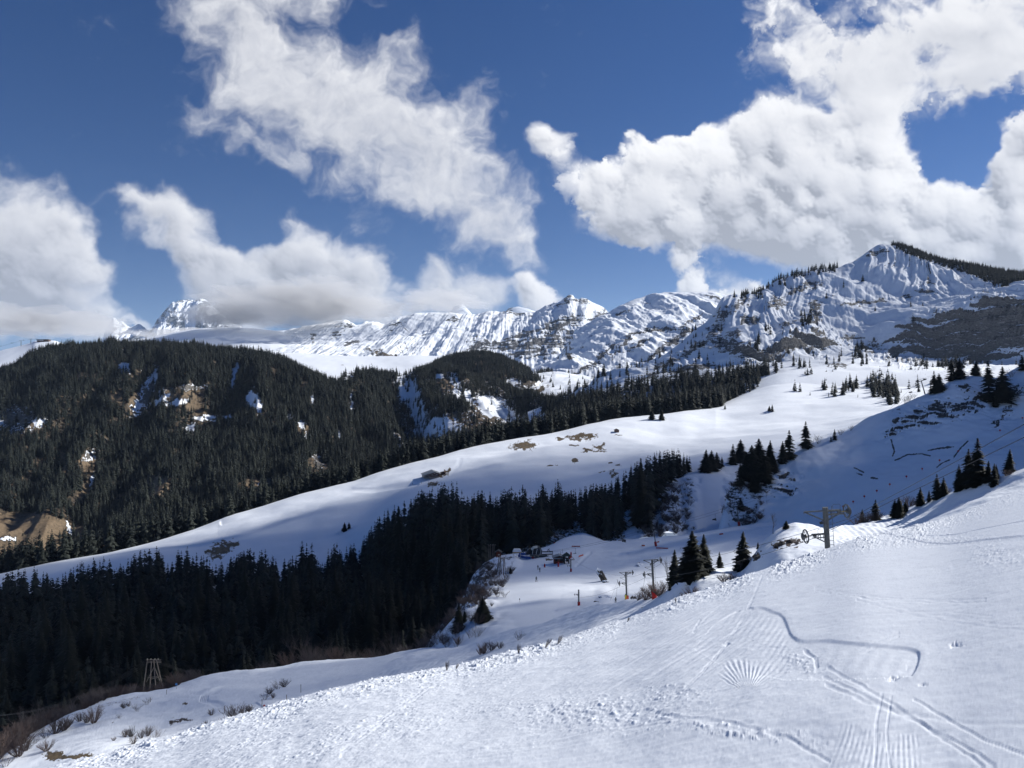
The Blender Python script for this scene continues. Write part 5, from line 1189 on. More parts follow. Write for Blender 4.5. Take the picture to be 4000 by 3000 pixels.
# ------------------------------------------------------------------ builders for made things
class MB:
    def __init__(s): s.V = []; s.F = []; s.M = []
    def face(s, f, m=0): s.F.append(f); s.M.append(m)
    def box(s, c, d, rz=0, m=0, ry=0, rx=0):
        i = len(s.V); R = Matrix.Rotation(rz, 3, 'Z') @ Matrix.Rotation(ry, 3, 'Y') @ Matrix.Rotation(rx, 3, 'X')
        for x in (-1, 1):
            for y in (-1, 1):
                for z in (-1, 1): s.V.append(tuple(Vector(c) + R @ Vector((x * d[0] / 2, y * d[1] / 2, z * d[2] / 2))))
        for f in ((0, 1, 3, 2), (4, 6, 7, 5), (0, 4, 5, 1), (2, 3, 7, 6), (0, 2, 6, 4), (1, 5, 7, 3)): s.face(tuple(i + k for k in f), m)
        return s
    def tube(s, pts, r, n=8, m=0, cap=True, r1=None):
        pts = [Vector(p) for p in pts]; K = len(pts); i0 = len(s.V)
        for k, p in enumerate(pts):
            d = (pts[min(k + 1, K - 1)] - pts[max(k - 1, 0)]).normalized()
            a = d.orthogonal().normalized() if abs(d.z) < .9 else Vector((1, 0, 0)); a = (a - d * a.dot(d)).normalized(); b = d.cross(a)
            rr = r if r1 is None else r + (r1 - r) * k / (K - 1)
            for j in range(n):
                t = j * 2 * math.pi / n; s.V.append(tuple(p + a * math.cos(t) * rr + b * math.sin(t) * rr))
        for k in range(K - 1):
            for j in range(n): s.face((i0 + k * n + j, i0 + k * n + (j + 1) % n, i0 + (k + 1) * n + (j + 1) % n, i0 + (k + 1) * n + j), m)
        if cap:
            s.face(tuple(i0 + j for j in range(n))[::-1], m); s.face(tuple(i0 + (K - 1) * n + j for j in range(n)), m)
        return s
    def beam(s, p, q, w, h, m=0):
        p = Vector(p); q = Vector(q); d = (q - p).normalized(); up = Vector((0, 0, 1)) if abs(d.z) < .95 else Vector((0, 1, 0))
        a = d.cross(up).normalized() * w / 2; b = a.cross(d).normalized() * h / 2; i = len(s.V)
        for c in (p, q):
            for (u, v) in ((-1, -1), (1, -1), (1, 1), (-1, 1)): s.V.append(tuple(c + a * u + b * v))
        for f in ((3, 2, 1, 0), (4, 5, 6, 7), (0, 1, 5, 4), (1, 2, 6, 5), (2, 3, 7, 6), (3, 0, 4, 7)): s.face(tuple(i + k for k in f), m)
        return s
    def prism(s, poly, y0, y1, m=0):     # poly in x,z
        i = len(s.V); n = len(poly)
        for y in (y0, y1):
            for x, z in poly: s.V.append((x, y, z))
        s.face(tuple(range(i, i + n)), m); s.face(tuple(range(i + n, i + 2 * n))[::-1], m)
        for k in range(n): s.face((i + k, i + n + k, i + n + (k + 1) % n, i + (k + 1) % n), m)
        return s
    def ring(s, c, ax, R, r, n=28, k=6, m=0):
        c = Vector(c); ax = Vector(ax).normalized(); a = ax.orthogonal().normalized(); b = ax.cross(a); i = len(s.V)
        for j in range(n):
            t = j * 2 * math.pi / n; d = a * math.cos(t) + b * math.sin(t)
            for q in range(k):
                u = q * 2 * math.pi / k; s.V.append(tuple(c + d * (R + math.cos(u) * r) + ax * math.sin(u) * r))
        for j in range(n):
            for q in range(k): s.face((i + j * k + q, i + ((j + 1) % n) * k + q, i + ((j + 1) % n) * k + (q + 1) % k, i + j * k + (q + 1) % k), m)
        return s
    def disc(s, c, ax, R, t, n=24, m=0):
        c = Vector(c); ax = Vector(ax).normalized()
        return s.tube([c - ax * t / 2, c + ax * t / 2], R, n, m)
    def build(s, name, mats, parent=None, smooth=False):
        me = mesh_from(name, s.V, s.F, mats, s.M, smooth)
        bm = bmesh.new(); bm.from_mesh(me); bmesh.ops.recalc_face_normals(bm, faces=bm.faces); bm.to_mesh(me); bm.free()
        o = bpy.data.objects.new(name, me); col.objects.link(o)
        if parent: o.parent = parent
        return o
def empty(name, loc, rz=0, rx=0, ry=0, sc=1):
    o = bpy.data.objects.new(name, None); col.objects.link(o); o.location = loc; o.rotation_euler = (rx, ry, rz); o.scale = (sc,) * 3; o.empty_display_size = .5
    return o

M_GALV = flat_mat("galvanised_steel", (.105, .11, .108), .6, .25, 6, .2, (.18, .185, .18))
M_DARKST = flat_mat("dark_steel", (.055, .058, .06), .5, .2, 6, .4)
M_RUBBER = flat_mat("black_rubber", (.02, .02, .02), .8)
M_BRASS = flat_mat("brass", (.45, .36, .16), .4, .1, 5, .7)
M_RED = flat_mat("red_padding", (.42, .025, .022), .7, .15, 4)
M_ORANGE = flat_mat("orange_padding", (.62, .10, .04), .7, .12, 4)
M_WOOD = flat_mat("weathered_wood", (.17, .145, .125), .9, .35, 5)
M_BROWNW = flat_mat("brown_wood", (.14, .095, .075), .85, .3, 4)
M_REDW = flat_mat("red_brown_wood", (.16, .045, .025), .85, .3, 4)
M_STONE = flat_mat("pale_render_wall", (.27, .245, .215), .9, .2, 2)
M_SLATE = flat_mat("grey_sheet_roof", (.24, .26, .275), .6, .15, 1.5)
M_GLASS = flat_mat("dark_window_glass", (.02, .025, .03), .15)
M_WHITE = flat_mat("white_panel", (.70, .71, .72), .5, .06, 2)
M_CREAM = flat_mat("cream_panel", (.50, .49, .42), .5, .08, 2)
M_BLUE = flat_mat("blue_netting", (.04, .10, .34), .7, .25, 2)
M_CONC = flat_mat("concrete", (.24, .235, .225), .9, .2, 2)
M_YEL = flat_mat("yellow_jacket", (.55, .50, .03), .8)
M_BLK = flat_mat("black_clothing", (.012, .013, .016), .8)
M_NAVY = flat_mat("navy_clothing", (.02, .05, .12), .8)
M_SKIN = flat_mat("skin", (.45, .27, .19), .6)
M_CABLE = flat_mat("steel_cable", (.06, .06, .065), .6, 0, 1, .5)
M_ROCK = terrain_mat("boulder_rock", .5, ((.03, .028, .028), (.12, .10, .085)), (.6, .2))
M_SNOWCAP = terrain_mat("snow_cap", .5, bump=(.3, .1))

def tube_obj(name, pts, r, mat, label, cat, group=None, n=5, parent=None):
    o = MB().tube(pts, r, n).build(name, [mat], parent)
    if parent is None: tag(o, label, cat, group)
    return o
def sag(p, q, s, n=14):
    p = Vector(p); q = Vector(q)
    return [p.lerp(q, i / n) - Vector((0, 0, s * 4 * (i / n) * (1 - i / n))) for i in range(n + 1)]

# --- drag-lift towers
def wheel(parent, c, ax, R, hub, side):
    w = MB(); w.ring(c, ax, R, .034, 30, 6); w.ring(c, ax, R * .84, .012, 24, 5)
    ax = Vector(ax).normalized(); a = ax.orthogonal().normalized(); b = ax.cross(a)
    for k in range(6):
        t = k * math.pi / 3 + .3; d = a * math.cos(t) + b * math.sin(t)
        w.tube([Vector(c) + d * .08, Vector(c) + d * R], .016, 5)
    w.disc(c, ax, .11, .07, 14)
    o = w.build("wheel", [M_GALV], parent, True)
    MB().ring(Vector(c) + ax * .025, ax, R + .012, .016, 30, 5).build("tyre", [M_RUBBER], o)
    k = MB().disc(Vector(c) + ax * side * .16, ax, R * .55, .05, 20); k.disc(Vector(c) + ax * side * .20, ax, R * .30, .06, 16)
    k.build("guard_disc", [M_GALV], o)
    MB().tube([Vector(c) - ax * side * .02, Vector(c) - ax * side * .32], .03, 6).build("axle", [M_BRASS], o)

def drag_tower(loc, label, group, lean=0.0, mast=6.0, up_z=None, low_z=None, arm=1.22, pad=None, pad_h=1.3, right=True, left=True, idle=True, s=1.0, R=.38, r_mast=.15):
    """mast with a ladder; on top an arm to the right, lower down one to the left, each carrying a big sheave"""
    e = empty("drag_lift_tower", loc, ry=lean, sc=s)
    T = mast; mt = M_GALV
    up = T - .45 if up_z is None else up_z; lo = up - 1.3 if low_z is None else low_z
    m = MB().tube([(0, 0, -1.5), (0, 0, T)], r_mast, 14); m.disc((0, 0, T + .012), (0, 0, 1), r_mast * 1.06, .03, 14); m.disc((0, 0, T - .72), (0, 0, 1), r_mast * 1.1, .07, 14)
    m.build("mast", [mt], e, False)
    l = MB()
    for x in (.02, .26): l.tube([(x, -.27, -.6), (x, -.27, T + .15)], .014, 5)
    z = -.4
    while z < T: l.tube([(.02, -.27, z), (.26, -.27, z)], .011, 5); z += .25
    for z in (T * .3, T * .6, T - .4): l.tube([(.0, -.1, z), (.05, -.27, z)], .012, 4)
    l.build("ladder", [mt], e)
    ax = Vector((1.0, 0.02, 0))
    def hoop(b, x0, x1, z0, z1, y):
        b.tube([(x0, y, z0), (x0, y, z1 - .04), (x0 + .04, y, z1), (x1 - .04, y, z1), (x1, y, z1 - .04), (x1, y, z0)], .012, 5)
    if right:
        a = MB(); a.beam((.12, 0, up + .08), (arm - .35, 0, up + .08), .13, .10); a.beam((.12, 0, up - .12), (arm - .2, 0, up - .12), .10, .08)
        a.beam((.1, 0, up - .45), (arm - .5, 0, up - .14), .06, .07); a.box((arm - .42, 0, up + .02), (.2, .14, .18)); a.beam((.32, 0, up - .34), (.32, 0, up + .08), .04, .04)
        a.beam((arm - .35, 0, up + .0), (arm - .18, 0, up - .02), .05, .05); hoop(a, .42, .84, up + .06, up + .44, -.06)
        a.build("upper_arm", [mt], e); wheel(e, (arm, 0, up), ax, R, True, 1)
        b = MB(); b.beam((-.12, 0, up + .10), (-1.22, 0, up + .10), .08, .07); b.beam((-1.16, 0, up + .08), (-.14, 0, up - .44), .08, .08); b.box((-1.23, 0, up + .05), (.03, .05, .12))
        b.build("stay_arm", [mt], e)
        c = MB(); c.box((-.28, -.02, up - .58), (.16, .12, .13)); c.tube([(-.28, -.02, up - .50), (-.14, 0, up - .46)], .02, 5); c.build("signal_box", [M_DARKST], e)
    if left:
        a = MB(); a.beam((-.12, 0, lo + .08), (-arm + .35, 0, lo + .08), .12, .09); a.beam((-.12, 0, lo - .12), (-arm + .4, 0, lo - .12), .07, .05)
        a.beam((-.08, 0, lo - .42), (-arm + .5, 0, lo - .06), .05, .06); a.box((-arm + .52, 0, lo + .02), (.2, .12, .13))
        for x in (-.2, -.36, -.5): a.beam((x, 0, lo - .2), (x, 0, lo + .08), .03, .03)
        a.beam((-arm + .35, 0, lo + .03), (-arm + .15, 0, lo), .05, .05); hoop(a, -.52, -.12, lo + .08, lo + .38, -.06)
        a.build("lower_arm", [mt], e); wheel(e, (-arm, 0, lo), ax, R, True, -1)
        if right and idle and mast > 4 and pad:
            b = MB(); b.beam((-.12, 0, lo + 1.28 * .8), (-1.1, 0, lo + 1.28 * .8), .05, .04); b.beam((-1.05, 0, lo + 1.0), (-.14, 0, lo + .52), .04, .04); b.build("lower_stay_arm", [mt], e)
    if pad:
        MB().tube([(0.05, 0, -.3), (0.05, 0, pad_h * .55), (.05, 0, pad_h)], .34, 12).build("base_padding", [pad], e)
    tag(e, label, "ski lift tower", group)
    return e
TOW = "towers of the drag lift"
def pz(px, py, D): return pt(px, py, D)
G_ = pxm
# the near tower: its foot stands in the dip behind the slope
D1 = 42.0; b1 = pt(1791, 1235, D1)
T1 = -(1097 - CY) / F * D1 - b1.z
drag_tower(b1, "nearest steel lift tower, behind the near slope, with two big spoked wheels", TOW, lean=-math.radians(3.6), mast=T1, up_z=T1 - .26, low_z=T1 - 1.56, R=.385)
D2 = 104.0; g2 = on("lower_shelf", 1413, 1293); D2 = g2.y
T2 = -(1209 - CY) / F * D2 - g2.z
drag_tower(g2, "lift tower with a dark red padded base beside the bare tree and spruces", TOW, lean=-math.radians(3), mast=T2, up_z=T2 - .1, low_z=T2 - 2.0, pad=M_RED, pad_h=-(1274 - CY) / F * D2 - g2.z, arm=1.15, R=.42)
g3 = on("lower_shelf", 1355, 1296); D3 = 133.0; g3 = pt(1354, 1300, D3)
T3 = -(1236 - CY) / F * D3 - g3.z
drag_tower(g3, "lift tower with a small orange padded base where the yellow-clad person stands", TOW, lean=-math.radians(2), mast=T3, up_z=T3 - .1, low_z=T3 - 2.0, pad=M_ORANGE, pad_h=-(1287 - CY) / F * D3 - g3.z, arm=1.2, R=.42)
g4 = on("piste_basin", 1250, 1308); D4 = g4.y
T4 = -(1274 - CY) / F * D4 - g4.z
drag_tower(g4, "slim lift tower with a red base and one arm below the groomed run", TOW, mast=T4, low_z=T4 - 1.2, right=False, pad=M_RED, pad_h=.9, arm=.95, R=.25, r_mast=.17)
g5 = on("piste_basin", 1233, 1235); D5 = g5.y
T5 = -(1207 - CY) / F * D5 - g5.z
drag_tower(g5, "grey lift tower with a red foot just right of the little red hut", TOW, mast=T5, up_z=T5 - .3, low_z=T5 - 2.6, pad=M_RED, pad_h=1.1, arm=1.1, R=.36, r_mast=.18)

# hauling cables
A2 = pt(1427, 1218, D2); A1 = pt(1833, 1121, D1); B2 = pt(1391, 1249, D2); B1 = pt(1743, 1169, D1)
A3 = pt(1367, 1246, D3); B3 = pt(1338, 1268, D3); A5 = pt(1243, 1212, D5); B4 = pt(1244, 1290, D4)
Aend = pt(2212, 914, 24.5); Bend = pt(2212, 942, 24.5)
Aend = A1 + (Aend - A1) * 1.6; Bend = B1 + (Bend - B1) * 1.6
def multi(ps, sg):
    out = []
    for (p, q), s in zip(zip(ps[:-1], ps[1:]), sg): out += sag(p, q, s)[:-1]
    return out + [ps[-1]]
o = tube_obj("haul_cable", multi([Aend, A1, A2, A3, A5], [.05, .5, .2, 1.2]), .013, M_CABLE, "upper hauling cable running over the right-hand wheels of the lift towers", "cable", "hauling cables of the drag lift")
o = tube_obj("haul_cable", multi([Bend, B1, B2, B3, B4], [.05, .5, .2, .6]), .013, M_CABLE, "lower hauling cable running under the left-hand wheels of the lift towers", "cable", "hauling cables of the drag lift")
# a tow hanger at the third tower
h = pt(1334, 1256, D3)
o = MB().tube([B3, h + Vector((-.1, 0, .4)), h], .03, 5).tube([h, pt(1331, 1293, D3 - 1)], .012, 4).tube([h, pt(1318, 1297, D3 - 4)], .010, 4).build("tow_hanger", [M_DARKST]); tag(o, "tow hanger with thin ropes dropping from the cable beside the person in yellow", "tow bar")
o = MB().tube([pt(1391.5, 1249, D2 + 5), pt(1392, 1253, D2 + 5), pt(1390, 1267, D2 + 5)], .018, 4).build("tow_hanger", [M_DARKST]); tag(o, "tow hanger hanging in the air between the two nearest padded towers", "tow bar")

# --- people
def person(loc, label, rz, pose, cloth, legs_m=None, skis=True, h=1.75, crouch=0.0, helmet=None):
    """one skinned body; joints posed in metres with x to the right, y the way the figure faces"""
    P = {'hip': (0, 0, .95), 'belly': (0, .02, 1.12), 'chest': (0, .05, 1.34), 'neck': (0, .07, 1.50), 'head': (0, .10, 1.64), 'top': (0, .10, 1.76),
         'sl': (-.18, .05, 1.44), 'sr': (.18, .05, 1.44), 'el': (-.30, .06, 1.18), 'er': (.30, .06, 1.18), 'hl': (-.30, .28, 1.02), 'hr': (.30, .28, 1.02),
         'pl': (-.10, 0, .90), 'pr': (.10, 0, .90), 'kl': (-.13, .14, .50), 'kr': (.13, .14, .50), 'al': (-.13, -.02, .10), 'ar': (.13, -.02, .10), 'tl': (-.13, .16, .05), 'tr': (.13, .16, .05)}
    P.update(pose)
    R = {'hip': .15, 'belly': .14, 'chest': .17, 'neck': .065, 'head': .115, 'top': .09, 'sl': .085, 'sr': .085, 'el': .06, 'er': .06, 'hl': .05, 'hr': .05, 'pl': .11, 'pr': .11, 'kl': .075, 'kr': .075, 'al': .06, 'ar': .06, 'tl': .05, 'tr': .05}
    E = [('hip', 'belly'), ('belly', 'chest'), ('chest', 'neck'), ('neck', 'head'), ('head', 'top'), ('chest', 'sl'), ('chest', 'sr'), ('sl', 'el'), ('sr', 'er'), ('el', 'hl'), ('er', 'hr'), ('hip', 'pl'), ('hip', 'pr'), ('pl', 'kl'), ('pr', 'kr'), ('kl', 'al'), ('kr', 'ar'), ('al', 'tl'), ('ar', 'tr')]
    K = list(P); me = bpy.data.meshes.new("body")
    me.from_pydata([P[k] for k in K], [(K.index(a), K.index(b)) for a, b in E], [])
    me.materials.append(cloth)
    o = bpy.data.objects.new("person", me); col.objects.link(o)
    sk = o.modifiers.new("skin", 'SKIN'); sk.use_smooth_shade = True
    for i, k in enumerate(K):
        v = me.skin_vertices[0].data[i]; v.radius = (R[k], R[k] * .85); v.use_root = (k == 'hip')
    sb = o.modifiers.new("sub", 'SUBSURF'); sb.levels = 1; sb.render_levels = 1
    o.location = loc; o.rotation_euler = (0, 0, rz); o.scale = (h / 1.75,) * 3
    tag(o, label, "person")
    if skis:
        s = MB()
        for k in ('tl', 'tr'):
            x, y, z = P[k]
            s.beam((x, y - .85, z - .04), (x, y + .62, z - .04), .08, .02); s.beam((x, y + .62, z - .04), (x, y + .78, z + .04), .08, .02)
        s.build("skis", [M_DARKST], o)
        s = MB()
        for k, sx in (('hl', -1), ('hr', 1)):
            x, y, z = P[k]; s.tube([(x, y, z + .1), (x + sx * .05, y - .25, z - .95)], .012, 5)
        s.build("poles", [M_DARKST], o)
    hm = MB(); x, y, z = P['head']
    for q in range(4):
        hm.disc((x, y, z + .04 + q * .035), (0, 0, 1), .125 * math.cos(q / 4.2), .036, 12)
    hm.build("helmet", [helmet or M_BLK], o)
    return o
for (x, y, lab, rz, pose) in ((1162, 1230.5, "skier in dark clothes, the farthest of three on the groomed run", 2.9, {}),
                           (1166, 1236, "skier in black, the middle one of three on the groomed run", 3.3, {'kl': (-.10, .20, .50)}),
                           (1158.5, 1257, "skier in dark clothes with legs apart, the nearest of three on the groomed run", 0.1, {'al': (-.24, -.02, .10), 'ar': (.24, -.02, .10), 'tl': (-.26, .16, .05), 'tr': (.26, .16, .05), 'kl': (-.19, .12, .5), 'kr': (.19, .12, .5)})):
    p = on("piste_basin", x, y); person(p, lab, rz, pose, M_BLK)
p = on("piste_basin", 1124.5, 1206.5); person(p, "skier in blue leaning forward just below the blue nets", 1.2, {'chest': (0, .22, 1.26), 'neck': (0, .34, 1.38), 'head': (0, .42, 1.48), 'top': (0, .45, 1.58), 'sl': (-.18, .25, 1.34), 'sr': (.18, .25, 1.34)}, M_NAVY)
pp = pt(1351.2, 1297.5, D3 - 1.5); person(pp, "person in a yellow suit standing at the orange-padded lift tower", .2, {'hl': (-.16, .30, 1.2), 'hr': (.16, .30, 1.2)}, M_YEL, skis=False, h=1.0 * 1.15)
pp = pt(1330, 1304, D3 - 3); person(pp, "person in black riding the tow rope below the yellow figure", .0, {}, M_BLK, skis=True, h=1.1)

# --- wooden pole structures and their wires
def pole_frame(loc, label, H, tops, feet, r, beams, group=None, rz=0):
    e = empty("power_pole_frame", loc, rz)
    for t, f in zip(tops, feet): MB().tube([f, t], r, 9, r1=r * .72).build("leg", [M_WOOD], e)
    b = MB()
    for p, q in beams: b.beam(p, q, .14, .14)
    b.build("crossbar", [M_WOOD], e)
    i = MB()
    for x in (-1.5, -.5, .6, 1.5):
        i.disc((x, 0, H + .15), (0, 0, 1), .10, .08, 10); i.disc((x, 0, H + .27), (0, 0, 1), .08, .08, 10); i.tube([(x, 0, H), (x, 0, H + .34)], .03, 6)
    i.build("insulators", [M_CREAM], e)
    tag(e, label, "power pole", group or "wooden power pole frames"); return e
DF = 205.0; s = pxm(DF); H = 78 * s
bf = pt(330, 1503, DF)
pole_frame(bf, "four-legged wooden power pole standing against the dark forest at lower left", H, [(-1.4, -.2, H), (-.15, -.4, H - .3), (.1, .4, H - .3), (.9, .2, H)], [(-20 * s, -.8, -.6), (-11 * s, 1.0, -.6), (12 * s, -1, -.6), (23 * s, .8, -.6)], .16,
           [((-1.9, 0, H), (2.2, .3, H - .2)), ((-1.7, .1, H - .7), (2.3, .2, H - .75)), ((-11 * s, 0, H * .50), (14 * s, 0, H * .54)), ((-6 * s, 0, H * .46), (13 * s, -.4, H * .52)), ((-14 * s, 0, H * .38), (2 * s, 0, H * .78)), ((15 * s, 0, H * .42), (3 * s, 0, H * .82))])
g = on("piste_basin", 1083, 1241); s = pxm(g.y); H = 37 * s
pole_frame(g, "wooden power pole frame with five legs on the snowy bank left of the run", H, [(-5 * s, 0, H), (-3 * s, .3, H), (5 * s, 0, H), (6.5 * s, .4, H), (-2 * s, .5, H)], [(-11 * s, 0, -.5), (-3.5 * s, -.6, -.5), (4.5 * s, -.6, -.5), (8.5 * s, 1.0, 0), (0, 1.2, 0)], .17, [((-7 * s, 0, H), (8 * s, .1, H - .2)), ((-6 * s, .2, H * .6), (6 * s, .2, H * .9))])
g6 = on("piste_basin", 1062, 1204); s6 = pxm(g6.y); H6 = 30 * s6
pole_frame(g6, "wooden power pole frame in front of the forest beside the brown shed", H6, [(-6 * s6, 0, H6), (-3 * s6, .2, H6), (2 * s6, 0, H6), (5 * s6, .2, H6)], [(-6 * s6, 0, -1.5), (-3 * s6, .4, -1.5), (1 * s6, 0, -1.5), (5 * s6, .4, -1.5)], .15, [((-8 * s6, 0, H6), (8 * s6, .1, H6))])
def wires(ps, sg, lab):
    m = MB()
    for off in ((-.9, 0), (0, .0), (.9, 0)):
        q = [Vector(p) + Vector((off[0], off[1], 0)) for p in ps]
        m.tube(multi(q, sg), .022, 4, cap=False)
    tag(m.build("power_wires", [M_CABLE]), lab, "wires")
wires([pt(-60, 1548, 170), pt(322, 1426, DF), pt(930, 1438, 300)], [4, 9], "three power wires sagging away from both sides of the four-legged pole")
wires([pt(900, 1290, 300), pt(1086, 1203, g.y)], [4], "power wires running down the left bank from the five-legged pole frame")

# --- chairlift
def bottom_station():
    p = on("piste_basin", 1160, 1204); s = pxm(p.y); e = empty("chairlift_station", p)
    x = lambda v: (v - 1160) * s; z = lambda v: (1204 - v) * s
    hs = MB()          # the faceted housing over the bull wheel
    prof = [(1146, 1197), (1147, 1186), (1152, 1181), (1161, 1180), (1167, 1183), (1171, 1189), (1170, 1196), (1163, 1198)]
    n = len(prof); V0 = []
    for k, (yy, sc) in enumerate(((-1.9, .80), (-1.1, 1.0), (1.1, 1.0), (1.9, .8))):
        for (a, b) in prof: V0.append(((x(1159) + (x(a) - x(1159)) * sc), yy, z(1190) + (z(b) - z(1190)) * sc))
    hs.V = V0
    for k in range(3):
        for j in range(n): hs.face((k * n + j, k * n + (j + 1) % n, (k + 1) * n + (j + 1) % n, (k + 1) * n + j), 0 if j in (1, 2, 6, 7) else 1)
    hs.face(tuple(range(n))[::-1], 1); hs.face(tuple(range(3 * n, 4 * n)), 1)
    hs.build("housing", [M_CREAM, M_GLASS], e)
    w = MB()
    for v in (1149, 1157.5, 1166): w.beam((x(v), -1.96, z(1196)), (x(v) + .5, -1.95, z(1184)), .12, .25)
    w.build("housing_ribs", [M_WHITE], e)
    b = MB(); b.beam((x(1144), 0, z(1199)), (x(1182), -.5, z(1198.5)), 1.8, .45); b.beam((x(1170), 1, z(1193)), (x(1194), 1.2, z(1192.5)), .5, .3); b.beam((x(1171), -1, z(1196)), (x(1193), -1, z(1195)), .4, .25)
    b.build("drive_beam", [M_GALV], e)
    t = MB()
    for k in range(12): t.disc((x(1173 + k * 1.8), 1.2, z(1193.6)), (0, 1, 0), .22, .12, 10); t.disc((x(1173 + k * 1.7), -1.0, z(1196.3)), (0, 1, 0), .2, .12, 10)
    t.build("guide_tyres", [M_RUBBER], e)
    a = MB(); a.beam((x(1181), 0, z(1192)), (x(1187), 0, z(1185)), .2, .2); a.beam((x(1190), 0, z(1192)), (x(1183), 0, z(1186)), .2, .2); a.beam((x(1194), 0, z(1200)), (x(1194), 0, z(1191)), .2, .2); a.build("cable_guide", [M_DARKST], e)
    l = MB(); l.beam((x(1157), 0, z(1199)), (x(1164), -.4, z(1208)), .8, .8); l.beam((x(1152), 1, z(1198)), (x(1151), 1, z(1206)), .6, .6); l.build("column", [M_CONC], e)
    d = MB(); d.prism([(x(1137), z(1196)), (x(1143), z(1187.5)), (x(1148), z(1186.5)), (x(1148), z(1199)), (x(1137), z(1199))], .8, 2.6); d.beam((x(1135), .3, z(1198)), (x(1146), .3, z(1188)), .3, .3); d.beam((x(1139), .3, z(1199)), (x(1148), .3, z(1190)), .3, .3)
    d.build("machine_room", [M_DARKST], e)
    k = MB(); k.box((x(1152), 0, z(1206)), (5.2, 3, 1.0)); k.beam((x(1162), -.6, z(1204)), (x(1196), -.6, z(1203)), 2.2, .25); k.build("platform", [M_CONC], e)
    c = MB(); c.box((x(1170), -.2, z(1200.5)), (2.2, 1.2, .8)); c.box((x(1178), -.3, z(1202)), (3.4, 1.4, .5)); c.build("parked_chairs", [M_RED if False else M_DARKST], e)
    f = MB(); f.beam((x(1137), -1.9, z(1206)), (x(1137), -1.9, z(1187)), .1, .1); f.beam((x(1189), -2, z(1206)), (x(1189), -2, z(1200)), .1, .1); f.build("signal_post", [M_DARKST], e)
    tag(e, "chairlift bottom station with a grey and glass faceted housing at the head of the run", "lift station")
    for (v, yv, w_, h_, lab) in ((1158.5, 1207, 1.55, 1.0, "square red padded block under the station housing"), (1151, 1205, .5, 1.25, "narrow red pad at the left end of the station platform"), (1188.5, 1206, .45, 1.3, "red post pad at the right end of the chairlift station")):
        q = Vector((p.x + x(v), p.y - 2.6, p.z + z(yv) + h_ / 2 - .3)); o = MB().box((0, 0, 0), (w_, .5, h_)); o.box((0, -.02, h_ * .5), (w_ * .92, .44, .08)); o = o.build("safety_pad", [M_RED]); o.location = q; tag(o, lab, "safety pad", "red pads round the lifts")
    return p
SP = bottom_station()
def net(pts, hgt, name, mat, label, cat, group):
    e = MB()
    P = [Vector(q) for q in pts]
    for a, b in zip(P[:-1], P[1:]):
        e.beam(a + Vector((0, 0, hgt * .55)), b + Vector((0, 0, hgt * .55)), .03, hgt * .75)
    o = e.build(name, [mat]); s = MB()
    for a, b in zip(P[:-1], P[1:]):
        for k in range(4): q = a.lerp(b, k / 3); s.tube([q - Vector((0, 0, .2)), q + Vector((0, 0, hgt))], .03, 5)
    s.build("stakes", [M_DARKST], o); tag(o, label, cat, group); return o
B_ = lambda x, y: on("piste_basin", x, y)
net([B_(1121, 1200), B_(1142, 1200.5)], 1.3, "safety_net", M_BLUE, "upper blue net leading into the chairlift station", "net", "blue nets by the station")
net([B_(1119, 1204), B_(1132, 1207.5), B_(1146, 1209)], 1.3, "safety_net", M_BLUE, "lower blue net in front of the chairlift station", "net", "blue nets by the station")
for q, (x, y) in enumerate(((1131.5, 1199.5), (1136, 1199.2), (1140.5, 1200.5))):
    person(B_(x, y), ("dark-clad person, leftmost of three queuing between the blue nets", "dark-clad person, middle of three queuing between the blue nets", "dark-clad person nearest the station between the blue nets")[q], 1.5, {}, M_BLK)

def gate():
    p = B_(1117, 1205); e = empty("ticket_gate", p); s = pxm(p.y)
    m = MB()
    for x in (-1.5, -.1, 1.4):
        for y in (-.6, .6): m.tube([(x, y, -.2), (x, y, 2.4)], .07, 6)
    for x in (-1.5, -.1, 1.4): m.beam((x, -.6, 1.1), (x, .6, 1.1), .08, .08)
    m.build("posts", [M_CREAM], e)
    m = MB(); m.prism([(-1.9, 2.3), (1.8, 2.3), (1.8, 2.55), (-1.9, 2.55)], -1, 1); m.build("lintel", [flat_mat("ochre_board", (.40, .27, .10), .8)], e)
    m = MB(); m.prism([(-1.9, 2.62), (1.8, 2.62), (1.2, 3.7), (-1.3, 3.7)], -1, 1); m.build("roof", [M_WHITE], e)
    tag(e, "small entry gate with pale posts and roof left of the blue nets", "gate")
gate()
def lift_tower_T(p, H, lab, lean=0, pad=M_RED, w=3.2, name="chairlift_tower", r=.28, rz=0.0):
    e = empty(name, p, ry=lean, rz=rz)
    MB().tube([(0, 0, -1), (0, 0, H)], r, 10, r1=r * .7).build("mast", [M_GALV], e)
    m = MB(); m.beam((-w, 0, H), (w, 0, H + .1), .35, .35); m.beam((-w * .9, -1.4, H + .3), (-w * .9, 1.4, H + .3), .25, .3); m.beam((w * .9, -1.4, H + .3), (w * .9, 1.4, H + .3), .25, .3); m.beam((-w * .55, 0, H + .9), (w * .55, 0, H + .9), .1, .1)
    for x in (-w * .55, w * .55): m.beam((x, 0, H), (x, 0, H + .9), .1, .1)
    m.build("crossarm", [M_DARKST], e)
    m = MB()
    for x in (-w * .9, w * .9):
        for k in range(5): m.disc((x, -1.2 + k * .6, H + .55), (1, 0, 0), .22, .12, 10)
    m.build("sheaves", [M_RUBBER], e)
    if pad: MB().tube([(0, 0, -.3), (0, 0, 1.9)], r + .3, 10).build("base_padding", [pad], e)
    tag(e, lab, "ski lift tower", "towers of the chairlift"); return e
pa = on("piste_basin", 1415, 1181) if False else pt(1417, 1180, on("piste_basin", 1417, 1180).y)
pa = on("piste_basin", 1417, 1180); Ha = (1180 - 1143) * pxm(pa.y)
